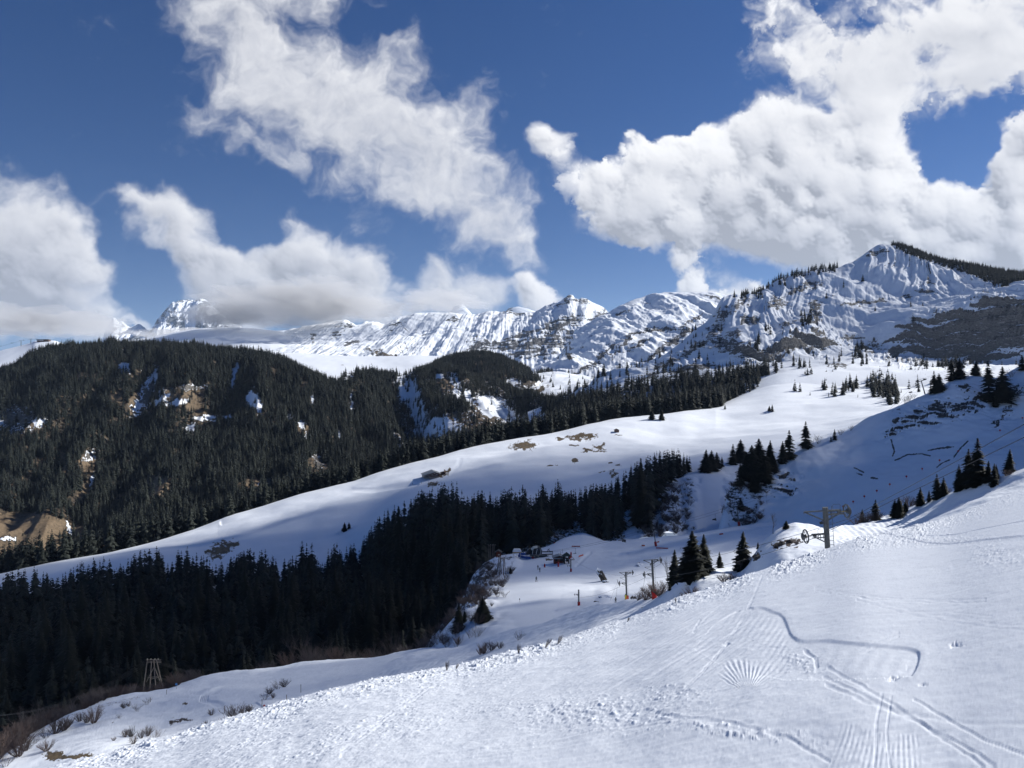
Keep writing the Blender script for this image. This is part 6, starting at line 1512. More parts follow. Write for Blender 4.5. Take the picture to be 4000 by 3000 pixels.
lift_tower_T(pa, Ha, "slender leaning chairlift tower with a red base in front of the bushy bank", lean=-math.radians(8), w=1.6, r=.22)
pb = on("piste_basin", 1597, 1136); Hb = (1136 - 1094) * pxm(pb.y)
lift_tower_T(pb, Hb, "chairlift tower with a broad crossarm at the foot of the narrow groomed run", lean=-math.radians(8), w=3.0, r=.3)
pc = on("near_hillside", 2004, 852) + Vector((0, 3, 1)); Hc = 26 * pxm(pc.y)
lift_tower_T(pc, Hc, "pale chairlift tower standing on the crest among spruces at upper right", lean=-math.radians(16), w=2.4, pad=None, r=.32)
top_a = pa + Vector((-Ha * .14, 0, Ha + .5)); top_b = pb + Vector((-Hb * .14, 0, Hb + .5)); top_c = pc + Vector((-Hc * .28, 0, Hc + .5))
S0 = SP + Vector(((1192 - 1160) * pxm(SP.y), 0, (1204 - 1191) * pxm(SP.y)))
crestp = pt(1800, 925, 392)
endp = pt(2300, 700, 470)
def cable_run(off, lab):
    ps = [S0 + Vector((0, off * .4, 0)), top_a + Vector((0, off, 0)), top_b + Vector((0, off, 0)), top_c + Vector((0, off, 0)), endp + Vector((0, off, 0))]
    P_ = multi(ps, [1.0, .8, 9, 2])
    tube_obj("chairlift_cable", P_, .035, M_CABLE, lab, "cable", "cables of the chairlift", n=4); return P_
C1 = cable_run(-2.2, "near cable of the chairlift climbing from the station over the hillside"); C2 = cable_run(2.4, "far cable of the chairlift climbing from the station over the hillside")
def chair(p, lab):
    e = empty("lift_chair", p)
    m = MB(); m.tube([(0, 0, .1), (0, 0, -1.6), (.25, 0, -2.2), (.25, 0, -2.7)], .045, 6); m.build("hanger", [M_GALV], e)
    m = MB(); m.beam((-.35, 0, -2.75), (.35, 0, -2.75), 1.7, .1); m.build("seat", [M_DARKST], e)
    m = MB(); m.beam((-.38, 0, -2.7), (-.5, 0, -2.1), 1.7, .08); m.build("backrest", [M_DARKST], e)
    m = MB()
    for y in (-.85, .85): m.tube([(-.45, y, -2.1), (-.1, y, -1.7), (.3, y, -2.3), (.4, y, -2.7)], .03, 5)
    m.build("safety_bar", [M_GALV], e)
    tag(e, lab, "lift chair", "chairs of the chairlift")
def at_px(Pl, px):
    for a, b in zip(Pl[:-1], Pl[1:]):
        xa = CX + a.x / a.y * F; xb = CX + b.x / b.y * F
        if min(xa, xb) <= px <= max(xa, xb): return a.lerp(b, (px - xa) / (xb - xa + 1e-9))
    return Pl[0]
for px, Pl, lab in ((1243, C1, "lift chair just right of the chairlift station"), (1215, C2, "lift chair close to the station, tipped above the snow"), (1350, C2, "lift chair between the station and the slender leaning tower"), (1480, C1, "lift chair passing before the bushy bank left of the steep run"), (1545, C1, "lift chair hanging over the steep groomed run"),
                    (1726, C2, "lower lift chair over the sunlit wedge of the hillside"), (1746, C1, "upper lift chair over the sunlit wedge of the hillside"), (1875, C1, "lowest of the four lift chairs seen against the bright meadow"), (1891, C2, "second of the four lift chairs seen against the bright meadow"), (1920, C2, "third of the four lift chairs seen against the bright meadow"), (1942, C1, "dark lift chair nearest the crest tower"), (1968, C2, "lift chair just left of the crest tower")):
    chair(at_px(Pl, px), lab)

# --- huts
def red_hut():
    p = B_(1208, 1215); s = pxm(p.y); e = empty("lift_hut", p)
    m = MB(); m.box((0, 0, 1.0), (4.4, 3, 2.6)); m.build("walls", [M_REDW], e)
    m = MB(); m.prism([(-2.8, 2.3), (0, 3.15), (2.8, 2.3), (2.8, 2.2), (0, 3.0), (-2.8, 2.2)], -1.9, 1.9); m.box((0, -1.93, 2.05), (5.2, .1, .45)); m.build("roof", [M_SLATE], e)
    m = MB(); m.box((-1.2, -1.53, 1.3), (.9, .06, .8)); m.box((.9, -1.53, 1.3), (1.2, .06, .8)); m.build("window", [M_GLASS], e)
    m = MB(); m.tube([(.6, 0, 2.8), (.6, 0, 4.4)], .05, 6); m.build("chimney", [M_DARKST], e)
    tag(e, "little red-walled lift hut with a grey roof beside the pointed tower", "hut")
red_hut()
def point_tower():
    p = B_(1224, 1217); s = pxm(p.y); e = empty("drive_tower", p); H = 25 * s
    m = MB()
    for x in (-.85, .85):
        for y in (-.5, .5): m.beam((x, y, -.3), (x, y, H * .68), .5, .5)
    for z in (.25, .5, .66): m.beam((-.9, -.5, H * z), (.9, -.5, H * z), .2, .25)
    m.build("legs", [M_DARKST], e)
    m = MB(); m.V = [(-1.7, -1.4, H * .66), (1.7, -1.4, H * .66), (1.7, 1.4, H * .66), (-1.7, 1.4, H * .66), (-.25, -.25, H * .93), (.25, -.25, H * .93), (.25, .25, H * .93), (-.25, .25, H * .93), (0, 0, H)]
    for f in ((0, 3, 2, 1), (0, 1, 5, 4), (1, 2, 6, 5), (2, 3, 7, 6), (3, 0, 4, 7), (4, 5, 8), (5, 6, 8), (6, 7, 8), (7, 4, 8)): m.face(f)
    m.build("roof", [flat_mat("dark_green_roof", (.03, .05, .045), .7)], e)
    m = MB(); m.box((-1.2, -.9, H * .42), (.7, .7, 2.2)); m.box((.1, -.7, H * .35), (.8, .6, 1.4)); m.build("drive_unit", [M_RUBBER], e)
    m = MB(); m.tube([(1.7, 0, H * .68), (3.0, 0, H * .35)], .06, 5); m.tube([(-1.7, 0, H * .7), (-2.0, 0, H * .3)], .06, 5); m.build("stays", [M_DARKST], e)
    tag(e, "tall dark drive tower with a pointed roof right of the red hut", "tower")
    for (x, y, h_, lab) in ((1230.5, 1208, 1.6, "red pad on the post just right of the pointed tower"), (1233.5, 1205, 2.2, "taller red pad behind the grey lift tower"), (1218.5, 1213, 1.6, "red pad left of the pointed tower"), (1206, 1224.5, 1.7, "red padded post in front of the little red hut"), (1176.5, 1225.5, 1.2, "lone short red marker standing on the upper run"), (1202, 1216, 1.3, "small red pad at the door of the red hut")):
        q = B_(x, y); o = MB().tube([(0, 0, -.2), (0, 0, h_)], .30, 10).tube([(0, 0, h_), (0, 0, h_ + .35)], .06, 6).build("safety_pad", [M_RED]); o.location = q; tag(o, lab, "safety pad", "red pads round the lifts")
point_tower()
def shed():
    p = B_(1077, 1202) ; e = empty("shed", p + Vector((0, -1, 0)))
    MB().box((0, 0, .9), (2.2, 2.0, 2.6)).build("walls", [M_REDW], e)
    MB().prism([(-1.6, 2.1), (0, 3.1), (1.6, 2.1), (1.6, 1.95), (0, 2.9), (-1.6, 1.95)], -1.4, 1.4).build("roof", [M_DARKST], e)
    MB().box((.2, -1.03, 1.2), (.7, .06, .4)).build("window", [M_CREAM], e)
    tag(e, "small brown wooden shed with a dark roof on the edge left of the station", "shed")
shed()
def chalet():
    p = on("meadow_ridge", 938, 1035); D = p.y; s = pxm(D); e = empty("chalet", p + Vector((0, 2, -.2)), rz=math.radians(14))
    W = 21 * s / 2; dp = 15.0
    m = MB(); m.prism([(-W, -1.0), (W, -1.0), (W, 2.0), (-W, 2.0)], 0, dp); m.build("stone_wall", [M_STONE], e)
    m = MB(); m.prism([(-W - .01, 2.0), (W + .01, 2.0), (W, 4.1), (0, 5.3), (-W, 4.1)], -.02, dp - .05); m.build("wooden_wall", [M_BROWNW], e)
    m = MB(); m.prism([(-W - 3.9, .2), (-W - .02, .2), (-W - .02, 3.9), (-W - 3.9, 2.7)], 3.2, dp + 1); m.build("side_wall", [M_STONE], e)
    m = MB(); m.prism([(-W - 4.8, 2.55), (0, 5.45), (W + 1.6, 3.65), (W + 1.6, 3.45), (0, 5.25), (-W - 4.8, 2.35)], 1.2, dp + 1.8); m.prism([(-W - .5, 4.05), (0, 5.47), (W + .8, 4.05), (W + .8, 3.9), (0, 5.3), (-W - .5, 3.9)], -1.1, 1.2)
    m.build("roof", [M_SLATE], e)
    for (x, z, w, h, mt) in ((-1.8, 3.2, .6, .5, M_WHITE), (1.7, 3.2, .6, .5, M_WHITE), (0, 4.3, .6, .45, M_WHITE), (-.7, 2.35, .9, .6, M_WHITE), (.6, 2.35, 1.1, .6, M_WHITE), (0, 2.3, .3, .7, M_GLASS)):
        f = MB().box((x, -.07, z), (w, .1, h)).build("shutter" if mt is M_WHITE else "window", [mt], e)
    MB().box((-W - 1.6, 3.1, 1.7), (.8, .1, .7)).build("window", [M_GLASS], e)
    m = MB(); m.box((0, -.5, 2.0), (W * 2.02, .9, .12)); m.box((0, -.92, 2.35), (W * 2.02, .06, .55)); m.build("balcony", [M_BROWNW], e)
    m = MB(); m.box((W + .25, 4, 1.2), (.4, 6, 2.0)); m.build("stacked_firewood", [M_WOOD], e)
    for x in (-.2, .9): MB().box((x + 1.2, 6, 4.9), (.35, .35, .8)).build("chimney", [M_DARKST], e)
    tag(e, "stone and dark wood chalet with a grey roof alone on the snowy meadow", "chalet")
    p2 = on("meadow_ridge", 958, 1024); m = MB(); m.box((0, 0, .6), (3.2, 2, 1.8)); m.prism([(-1.9, 1.4), (0, 2.1), (1.9, 1.4)], -1.2, 1.2)
    o = m.build("woodshed", [M_BROWNW]); o.location = p2; tag(o, "low brown woodshed half buried just right of the chalet", "shed")
chalet()
# --- buildings and lifts on the far snowy shoulder
def far_lodge():
    p = on("snow_plateau", 92, 738.5); e = empty("mountain_lodge", p + Vector((0, 5, 0)))
    s = pxm(p.y)
    MB().box((-4 * s, 0, 2.2 * s), (16 * s, 12, 4.4 * s)).box((6 * s, 2, 2.6 * s), (12 * s, 10, 4.0 * s)).build("walls", [M_BROWNW], e)
    MB().box((-4 * s, -.5, 5.0 * s), (19 * s, 15, .9)).box((6.5 * s, 1.5, 5.4 * s), (12 * s, 12, .8)).build("roof", [M_DARKST], e)
    m = MB()
    for k in range(6): m.box((-10 * s + k * 2.3 * s, -6.1, 3.2 * s), (1.6 * s, .3, 1.2 * s))
    m.build("window", [M_WHITE], e)
    tag(e, "long dark mountain lodge on the snowy shoulder at the far left", "lodge")
far_lodge()
for (x, y, h_, lab) in ((45.5, 748, 22, "left one of two chairlift towers below the far lodge"), (66.5, 742, 17, "right one of two chairlift towers below the far lodge")):
    p = on("snow_plateau", x, y); s = pxm(p.y)
    e = lift_tower_T(p, 0.55 * h_ * s if False else h_ * .55 * s * 1.0, lab, pad=None, w=3.2 * s * 1.0, r=.9, name="chairlift_tower", rz=.2)
tube_obj("chairlift_cable", multi([pt(-60, 758, 2200), pt(45, 736, 2160), pt(66, 732, 2160), pt(80, 731, 2160)], [4, 1, .5]), .18, M_CABLE, "far chairlift cable rising to the lodge on the left shoulder", "cable", "cables of the chairlift", n=4)
for x, y, lab in ((2, 748, "leftmost tiny chair below the far lodge"), (24.5, 741, "tiny chair, second from the left below the far lodge"), (28, 741, "tiny chair, third from the left below the far lodge"), (51, 735, "tiny chair just right of the first far tower")):
    p = pt(x, y, 2160); o = MB().tube([(0, 0, 0), (0, 0, 2.6)], .25, 4).box((0, 0, 0), (2.6, 1, .9)).build("lift_chair", [M_DARKST]); o.location = p; tag(o, lab, "lift chair", "chairs of the far chairlift")
for (x, y, lab) in ((855, 769, "tiny dark hut on the far snow plateau"), (1332, 932, "tiny hut roof on the bright meadow"), (1004, 914, "little cabin among trees near the valley clearing")):
    q = on("snow_plateau", x, y) if x == 855 else (on("meadow_ridge", x, y + 1) if x == 1332 else on("forest_hill", x, y))
    k = 2.2 if x == 855 else 1; m = MB().box((0, 0, .8 * k), (4 * k, 3 * k, 2 * k)); m.prism([(-2.6 * k, 1.8 * k), (0, 3 * k), (2.6 * k, 1.8 * k)], -2 * k, 2 * k)
    o = m.build("hut", [M_BROWNW]); o.location = q; tag(o, lab, "hut")

# --- fences, markers, signs
for (a, b, lab) in (((1235, 1181.5), (1253, 1181.5), "long red fence at the foot of the rounded white hump"), ((1417, 1185), (1443, 1186), "long low red fence on the slope left of the padded tower")):
    net([B_(*a), B_(*b)], .55, "piste_fence", M_RED, lab, "fence", "low red fences on the slopes")
for (a, b, lab) in (((1250, 1204), (1260, 1200.5), "short orange fence right of the chairlift towers"), ((1419.5, 1173), (1424, 1172), "small orange banner near the leaning tower"), ((1386, 1180), (1393, 1180.5), "faint orange strip on the slope"), ((1554, 1156), (1562, 1155), "small red banner at the bottom of the steep run"), ((1196, 1174), (1199, 1174), "tiny orange strip behind the station")):
    net([B_(*a), B_(*b)], .7, "piste_banner", M_ORANGE, lab, "fence", "orange banners on the slopes")
MK = [(2209, 918), (2128, 915), (2085, 960), (2044, 975), (2009, 991), (1976, 1011), (1958.6, 1027), (1921, 1050), (1893.5, 1064.5), (1867, 1077), (1843, 1088.6), (1821, 1099), (1801, 1108)]
MK = [(2208.5, 907), (2160, 934), (2113, 957), (2069.5, 979), (2029.5, 999), (1992, 1017.5), (1958, 1034), (1922, 1051), (1894, 1065), (1867, 1077), (1843, 1088.6), (1821.5, 1099), (1801.5, 1108)]
for i, (x, y) in enumerate(MK):
    p = on("near_hillside", x, y); o = MB().tube([(0, 0, -.3), (0, 0, .9)], .05, 6).disc((0, 0, 1.0), (0, 1, 0), .42, .12, 14).build("piste_marker", [M_RED]); o.location = p
    tag(o, ["topmost red piste marker, at the right edge of the view", "second red piste marker from the right edge", "third red piste marker from the right edge", "fourth red piste marker from the right edge", "fifth red marker from the right edge, above the spruce pair", "sixth red piste marker from the right edge", "middle one of the thirteen red piste markers", "sixth red piste marker from the lower left", "fifth red piste marker from the lower left", "fourth red piste marker from the lower left", "third red piste marker from the lower left", "second lowest red marker, beside the big upper wheel", "lowest red piste marker, right behind the near tower mast"][i], "piste marker", "red piste markers on the shaded hillside")
def sign(p, h, mat, R, lab, name="piste_sign"):
    e = empty(name, p); MB().tube([(0, 0, -.3), (0, 0, h)], .03, 6).build("post", [M_WOOD if mat is M_RED else M_GALV], e); MB().disc((0, -.04, h), (0, 1, 0), R, .04, 20).build("disc", [mat], e); tag(e, lab, "sign")
    return e
M_SIGNB = flat_mat("light_blue_disc", (.12, .32, .62), .5)
p = on("lower_shelf", 381, 1488); sg_ = sign(p, 10 * pxm(p.y), M_SIGNB, 2.6 * pxm(p.y), "light blue round piste sign on the crest right of the wooden pole")
p = on("lower_shelf", 571, 1541); sr_ = sign(p, 17 * pxm(p.y), M_RED, 2.4 * pxm(p.y), "red round piste sign numbered 3 among the bushes")
p = on("piste_basin", 1122.5, 1301); sign(p, 14 * pxm(p.y) * .5, M_DARKST, 1.3 * pxm(p.y), "dark round sign on a stick at the left side of the groomed run")
tx = bpy.data.curves.new("numeral", 'FONT'); tx.body = "3"; tx.size = 3.6 * pxm(sr_.location.y); tx.align_x = 'CENTER'; tx.align_y = 'CENTER'; tx.extrude = .004
tmp = bpy.data.objects.new("numeral", tx); col.objects.link(tmp); dg = bpy.context.evaluated_depsgraph_get()
nm_ = bpy.data.meshes.new_from_object(tmp.evaluated_get(dg)); nm_.materials.clear(); nm_.materials.append(M_WHITE); bpy.data.objects.remove(tmp)
to = bpy.data.objects.new("numeral", nm_); col.objects.link(to); to.parent = sr_; to.location = (0, -.075, 17 * pxm(sr_.location.y)); to.rotation_euler = (math.pi / 2, 0, 0)
for (x, y, h_, lab) in ((566, 1535, 24, "thin pole beside the red numbered sign"), (650, 1496, 17, "thin pole at the top right of the track loop"), (619, 1523, 22, "thin pole above the shrubs on the bank"), (485, 1541, 16, "thin pole above the largest shrub"), (360, 1500, 10, "thin stake on the crest right of the wooden pole"), (32, 1562, 30, "leaning bare post before the forest at far left"), (878, 1404, 13, "short stake on the crest of the lower track"),
                        (325, 1517, 9, "thin stake below the wooden pole"), (910, 1045, 5, "tiny post on the meadow left of the chalet"), (891, 1047, 4, "tiniest post on the meadow left of the chalet")):
    sh = "meadow_ridge" if y < 1100 else "lower_shelf"
    p = on(sh, x, y) if x > 40 else pt(x, y + 30, 150); o = MB().tube([(0, 0, -.3), (0, 0, h_ * pxm(p.y))], .045 if y > 1100 else .12, 6).disc((0, 0, h_ * pxm(p.y)), (0, 0, 1), .05 if y > 1100 else .14, .05, 8).build("marker_pole", [M_WOOD]); o.location = p
    tag(o, lab, "pole", "thin marker poles")

# --- boulders
def boulder(p, dims, seed, lab, cap=True, rz=0, tilt=0):
    bm = bmesh.new(); bmesh.ops.create_icosphere(bm, subdivisions=4, radius=1)
    co = np.array([v.co[:] for v in bm.verts])
    n = 1.5 * fbm(co[:, 0] * 1.3 + co[:, 2] * .7 + seed, co[:, 1] * 1.3 - co[:, 2] * .9, 4, seed, .55); st = np.round(co[:, 2] * 5) / 5
    for v, k, z in zip(bm.verts, n, st):
        f = 1 + k * .45; v.co = Vector((v.co.x * f * dims[0], v.co.y * f * dims[1], (v.co.z * .7 + z * .3) * f * dims[2]))
    me = bpy.data.meshes.new("boulder"); bm.to_mesh(me); bm.free()
    for nm in ('rock', 'grass'):
        a = me.attributes.new(nm, 'FLOAT', 'POINT')
        if nm == 'rock':
            nz = np.array([v.normal.z for v in me.vertices]); a.data.foreach_set('value', (1.0 - (.95 * sstep(.25, .65, nz) if cap else .3 * sstep(.5, .8, nz))).astype(np.float32))
        else: a.data.foreach_set('value', np.zeros(len(me.vertices), np.float32))
    me.materials.append(M_ROCK)
    o = bpy.data.objects.new("boulder", me); col.objects.link(o); o.location = p; o.rotation_euler = (0, tilt, rz); tag(o, lab, "boulder"); return o
q = B_(1301, 1255); s = pxm(q.y); boulder(q + Vector((0, 0, 8 * s)), (7 * s, 9 * s, 19 * s), 3, "big upright rock slab with its left side plastered in snow", tilt=-.45)
boulder(B_(1309, 1258) + Vector((0, 0, .2)), (7 * s, 4 * s, 3 * s), 5, "low dark rock at the foot of the upright slab")
q = B_(1307, 1290); s = pxm(q.y); boulder(q, (12 * s, 9 * s, 3.4 * s), 7, "rounded boulder buried in snow right of the slim tower")
q = B_(1383, 1221); boulder(q, (7 * pxm(q.y), 3, 2.4 * pxm(q.y)), 9, "flat dark rock with a snow rim above the padded towers")
q = pt(1370, 1298, 118); boulder(q, (6.5 * pxm(118), 2, 6 * pxm(118)), 11, "brown rock hump between the two padded towers", cap=False)
q = on("lower_shelf", 1637, 1206); boulder(q, (7 * pxm(q.y), .6, 6 * pxm(q.y)), 13, "dark block of rock sticking out of the snow right of the narrow spruce", cap=False)
for i, (x, y, a, b, lab) in enumerate(((1690, 1177, 9, 6, "left one of the dark rocks on the snowy mound"), (1706, 1172, 8, 6, "middle one of the dark rocks on the snowy mound"), (1678, 1182, 5, 4, "lowest small dark rock on the snowy mound"), (1990, 1090, 8, 3, "flat snow-capped rock right of the spruces on the crest"), (1286, 1300, 3, 2, "small grey stone on the snow left of the person in black"))):
    sh = "lower_shelf" if x != 1286 else "piste_basin"
    q = on(sh, x, y); k = pxm(q.y); boulder(q, (a * k, a * k * .6, b * k), 15 + i, lab, cap=(i == 3))

# --- shrubs and bare trees
def bush(sh, x, y, hpx, lab, kind=0, wide=1.0, group="leafless shrubs on the snow banks", nm="shrub", cat="shrub"):
    p = on(sh, x, y); src = BUSH_B[RT_.randrange(4)] if kind == 0 else (TREE_B[RT_.randrange(3)] if kind == 1 else BROOM_B[RT_.randrange(2)])
    return place_bare(nm, src, p - Vector((0, 0, .05)), hpx * pxm(p.y), lab, cat, group, wide)
L_ = "lower_shelf"
BU = [(508, 1558, 32, "tallest clump of pale stems in the middle of the lower bank"), (491, 1553, 24, "shrub pressed against the left of the tallest clump"), (530, 1548, 22, "shrub at the right end of the tallest clump"), (540, 1540, 16, "small shrub right of the tallest clump, near the red sign"),
      (482, 1566, 14, "low shrub below the tallest clump, at the edge of the near slope"), (445, 1571, 12, "low wispy shrub left of the edge clump"), (334, 1603, 26, "shrub with reddish tips standing on the edge of the near slope"), (285, 1591, 20, "twiggy shrub in the group left of the reddish one"), (305, 1595, 18, "thin shrub in the group left of the reddish one"),
      (270, 1592, 14, "low shrub at the left of the lower group"), (318, 1590, 20, "upright shrub touching the reddish one"), (288, 1607, 16, "small shrub below the lower group"), (246, 1600, 8, "tiny brush tuft on the lower bank"),
      (203, 1562, 30, "dense dark shrub on the crest, second from the wooden pole"), (188, 1561, 20, "thin shrub left of the dense dark one"), (172, 1558, 16, "thinnest shrub left of the dense dark one"), (297, 1537, 16, "round shrub midway to the crest below the wooden pole"), (318, 1522, 13, "small round shrub under the wooden pole"), (258, 1552, 9, "tiny tuft between the two crest groups"),
      (268, 1530, 14, "little shrub on the crest left of the round ones"), (278, 1526, 10, "tiny shrub on the crest left of the wooden pole"), (120, 1585, 30, "tall shrub on the left crest"), (100, 1594, 32, "tallest shrub on the left crest"), (138, 1578, 24, "shrub at the right of the left crest group"), (146, 1572, 20, "twiggy shrub nearest the thin pair"),
      (75, 1606, 22, "shrub left of the tall crest ones"), (55, 1622, 24, "dark shrub on the steep left crest"), (40, 1634, 34, "long-stemmed shrub at far left"), (12, 1655, 24, "shrub in the lower left corner"), (100, 1623, 20, "pale shrub just above the bare brown patch"), (66, 1618, 14, "small shrub beside the dark one on the steep crest"),
      (582, 1499, 16, "shrub on the rise below the track, leftmost"), (600, 1489, 18, "middle shrub of three on the rise"), (614, 1484, 16, "right shrub of three on the rise"), (572, 1512, 14, "shrub under the rise beside the track"), (590, 1508, 10, "tiny shrub under the rise"),
      (457, 1545, 12, "little shrub next to a dark hole in the snow"), (1046, 1412, 20, "dark bush on the bank left of the near slope's edge"), (1062, 1405, 18, "twin of the dark bush, to its right"), (1038, 1414, 12, "low left neighbour of the dark bushes"), (1080, 1401, 14, "brushy tuft right of the dark bushes"), (1120, 1382, 16, "pale tuft higher on the bank")]
for x, y, hp, lab in BU: bush(L_, x, y, hp * 1.25, lab, 0 if RT_.random() < .75 else 2, RT_.uniform(.8, 1.15))
for (x, y, hp, lab) in ((1395, 1296, 26, "tangled bushes between the two padded towers"), (1410, 1292, 30, "bushes right behind the red-padded tower"), (1378, 1297, 18, "low bush beside the brown rock hump"), (1425, 1282, 34, "bush right of the red-padded tower"), (1565, 1258, 22, "broad leafless bush at the edge of the near slope"), (1580, 1254, 18, "smaller bush beside the broad one"), (1493, 1292, 26, "dark bush poking over the near slope below the spruces"), (1478, 1295, 18, "left part of the bush poking over the near slope"), (1720, 1176, 10, "dark twigs on the rocky mound"), (1870, 1128, 24, "dark bush left of the nearest spruces on the right"), (1848, 1131, 16, "low bush at the left end of the crest brushwood"), (1890, 1124, 26, "bush beside the narrow crest spruce"), (1965, 1095, 26, "big leafless bush among the crest spruces"), (1990, 1084, 14, "rounded bush on the smooth crest"), (2040, 1058, 20, "bush below the far right spruces"), (2080, 1050, 14, "small bush at the right crest"), (2175, 1028, 16, "brush near the right edge")):
    bush(L_, x, y, hp, lab, 0, 1.3, "leafless bushes round the lift and crest")
for (x, y, hp, lab) in ((1443, 1262, 74, "tall bare tree standing left of the spruces on the mound"), (1600, 1235, 30, "bare bush-like tree left of the narrow spruce"), (1670, 1153, 50, "solitary bare tree on the hump beside the lift tower"), (1430, 1250, 30, "young bare tree leaning left of the tall bare one")):
    bush(L_, x, y, hp, lab, 1, .62 if hp > 60 else .8, "bare trees near the mounds", "bare_tree", "tree")
B2 = "piste_basin"
for (x, y, hp, lab) in ((1030, 1376, 26, "round leafless bush below the lone spruce by the forest"), (1015, 1378, 22, "left neighbour of the round leafless bush"), (1040, 1334, 24, "leafless bush right of the lone spruce"), (1097, 1238, 10, "brushy bush beside the small spruce on the bank"), (1090, 1290, 16, "bush on the little rocky step"), (1050, 1290, 12, "scrub along the upper bank"), (1070, 1262, 12, "scrub below the pole frame")):
    bush(B2, x, y, hp, lab, 2, 1.0, "leafless bushes along the left bank of the run")
NB = [(1445, 1110), (1430, 1125), (1460, 1095), (1450, 1070), (1470, 1060), (1420, 1140), (1465, 1130), (1440, 1085), (1480, 1120), (1435, 1100), (1455, 1140), (1475, 1085), (1410, 1150), (1428, 1145)]
for i, (x, y) in enumerate(NB):
    p = on("meadow_ridge", x, y); place_bare("bare_tree", TREE_B[i % 3], p, RT_.uniform(14, 26) * pxm(p.y), "grey scrub tree left of the narrow run, " + ("high up" if y < 1090 else "halfway up" if y < 1120 else "near its foot") + (" by the spruce wood" if x < 1440 else " by the run"), "tree", "scrub trees on the bank left of the run", .9)
NB = [(1570, 1060), (1578, 1080), (1585, 1100), (1575, 1110), (1600, 1065), (1605, 1090), (1592, 1050), (1612, 1110), (1590, 1125), (1625, 1075), (1640, 1090), (1650, 1110), (1575, 1140), (1605, 1130), (1630, 1110), (1655, 1075)]
for i, (x, y) in enumerate(NB):
    p = on("near_hillside", x, y); place_bare("bare_tree", (TREE_B + BROOM_B)[i % 5], p, RT_.uniform(10, 20) * pxm(p.y), "grey scrub tree right of the narrow run, " + ("high up" if y < 1075 else "halfway up" if y < 1110 else "near its foot") + (" beside the piste edge" if x < 1600 else " away from the piste"), "tree", "scrub trees on the slope right of the run", .9)
for (x, y, hp, lab) in ((1749, 965, 22, "bare shrub on the sunlit crest, leftmost"), (1768, 958, 24, "bare shrub on the sunlit crest beside the small spruce"), (1815, 940, 16, "brushy shrub at the sunlit corner of the crest"), (1838, 930, 14, "bare shrub beside the chairs on the crest"), (1956, 872, 18, "pale bare shrub, left of three before the crest tower"), (1965, 866, 16, "pale bare shrub, middle of three before the crest tower"), (1974, 862, 16, "pale bare shrub, right of three before the crest tower"), (2157, 838, 30, "bare tree between the two tall spruces at upper right"), (2185, 815, 22, "twiggy tree at the right edge above the rocks")):
    p = on("near_hillside", x, y); place_bare("shrub", BROOM_B[RT_.randrange(2)], p, hp * pxm(p.y), lab, "shrub", "bare shrubs along the crest", .9)
# leafless trees between the track and the dark forest
NB = [(635, 1432, 60, 1.3), (655, 1432, 66, 1.3), (610, 1440, 40, 1.1), (680, 1432, 50, 1.2), (848, 1418, 56, .8), (735, 1428, 30, 1.0), (770, 1428, 24, 1.0), (905, 1405, 24, 1.4), (935, 1400, 40, 1.4), (960, 1398, 46, 1.3), (985, 1396, 44, 1.2), (1005, 1396, 34, 1.2), (1020, 1398, 26, 1.2), (60, 1600, 80, .7), (90, 1598, 84, .8), (30, 1620, 70, .8), (120, 1580, 50, 1), (160, 1560, 44, 1), (190, 1545, 40, 1), (220, 1535, 36, 1), (250, 1525, 34, 1), (275, 1518, 30, 1), (300, 1510, 28, 1), (345, 1500, 26, 1), (370, 1494, 22, 1), (400, 1482, 24, 1), (0, 1650, 60, 1)]
for i, (x, y, hp, w) in enumerate(NB):
    D = float(np.interp(x, [a for a, _, _ in SH], [c for _, _, c in SH])) * 1.10
    p = pt(x, y + 14, D); place_bare("bare_tree", (TREE_B + BROOM_B)[i % 5], p, (hp + 14) * pxm(D), "bare brown tree beyond the track, " + ("directly behind the wooden pole" if 300 < x < 375 else "in the thicket at the lower left corner" if x < 70 else "left of the crest shrubs" if x < 140 else "behind the left crest shrubs" if x < 240 else "just left of the wooden pole" if x <= 300 else "right of the wooden pole" if x < 420 else "in the big round brown clump" if x < 700 else "small, beside the tall fan-shaped one" if x < 800 else "tall and fan-shaped" if x < 860 else "in the thicket at the forest corner"), "tree", "bare trees along the edge of the lower track", w * .8)
# twigs poking through the rubble of the near slope
for (x, y, hp, lab) in ((965, 1445, 26, "broken twig poking out near a snow lump, leftmost"), (985, 1442, 16, "short twig beside the broken one"), (1120, 1408, 22, "bent twig leaning left at the slope's edge"), (1178, 1396, 26, "forked twig at the slope's edge"), (1205, 1388, 24, "forked twig, right of its twin"), (1460, 1297, 12, "small dead twig near the rubble at the top of the slope"), (1355, 1340, 14, "dead branch lying on the slope's edge")):
    p = on("snow_slope", x, y + 3); place_bare("twig", BROOM_B[RT_.randrange(2)] if False else BUSH_B[1], p, hp * pxm(p.y), lab, "twig", "dead twigs on the near slope", .35, tilt=(RT_.uniform(-.3, .3), RT_.uniform(-.7, -.1)))

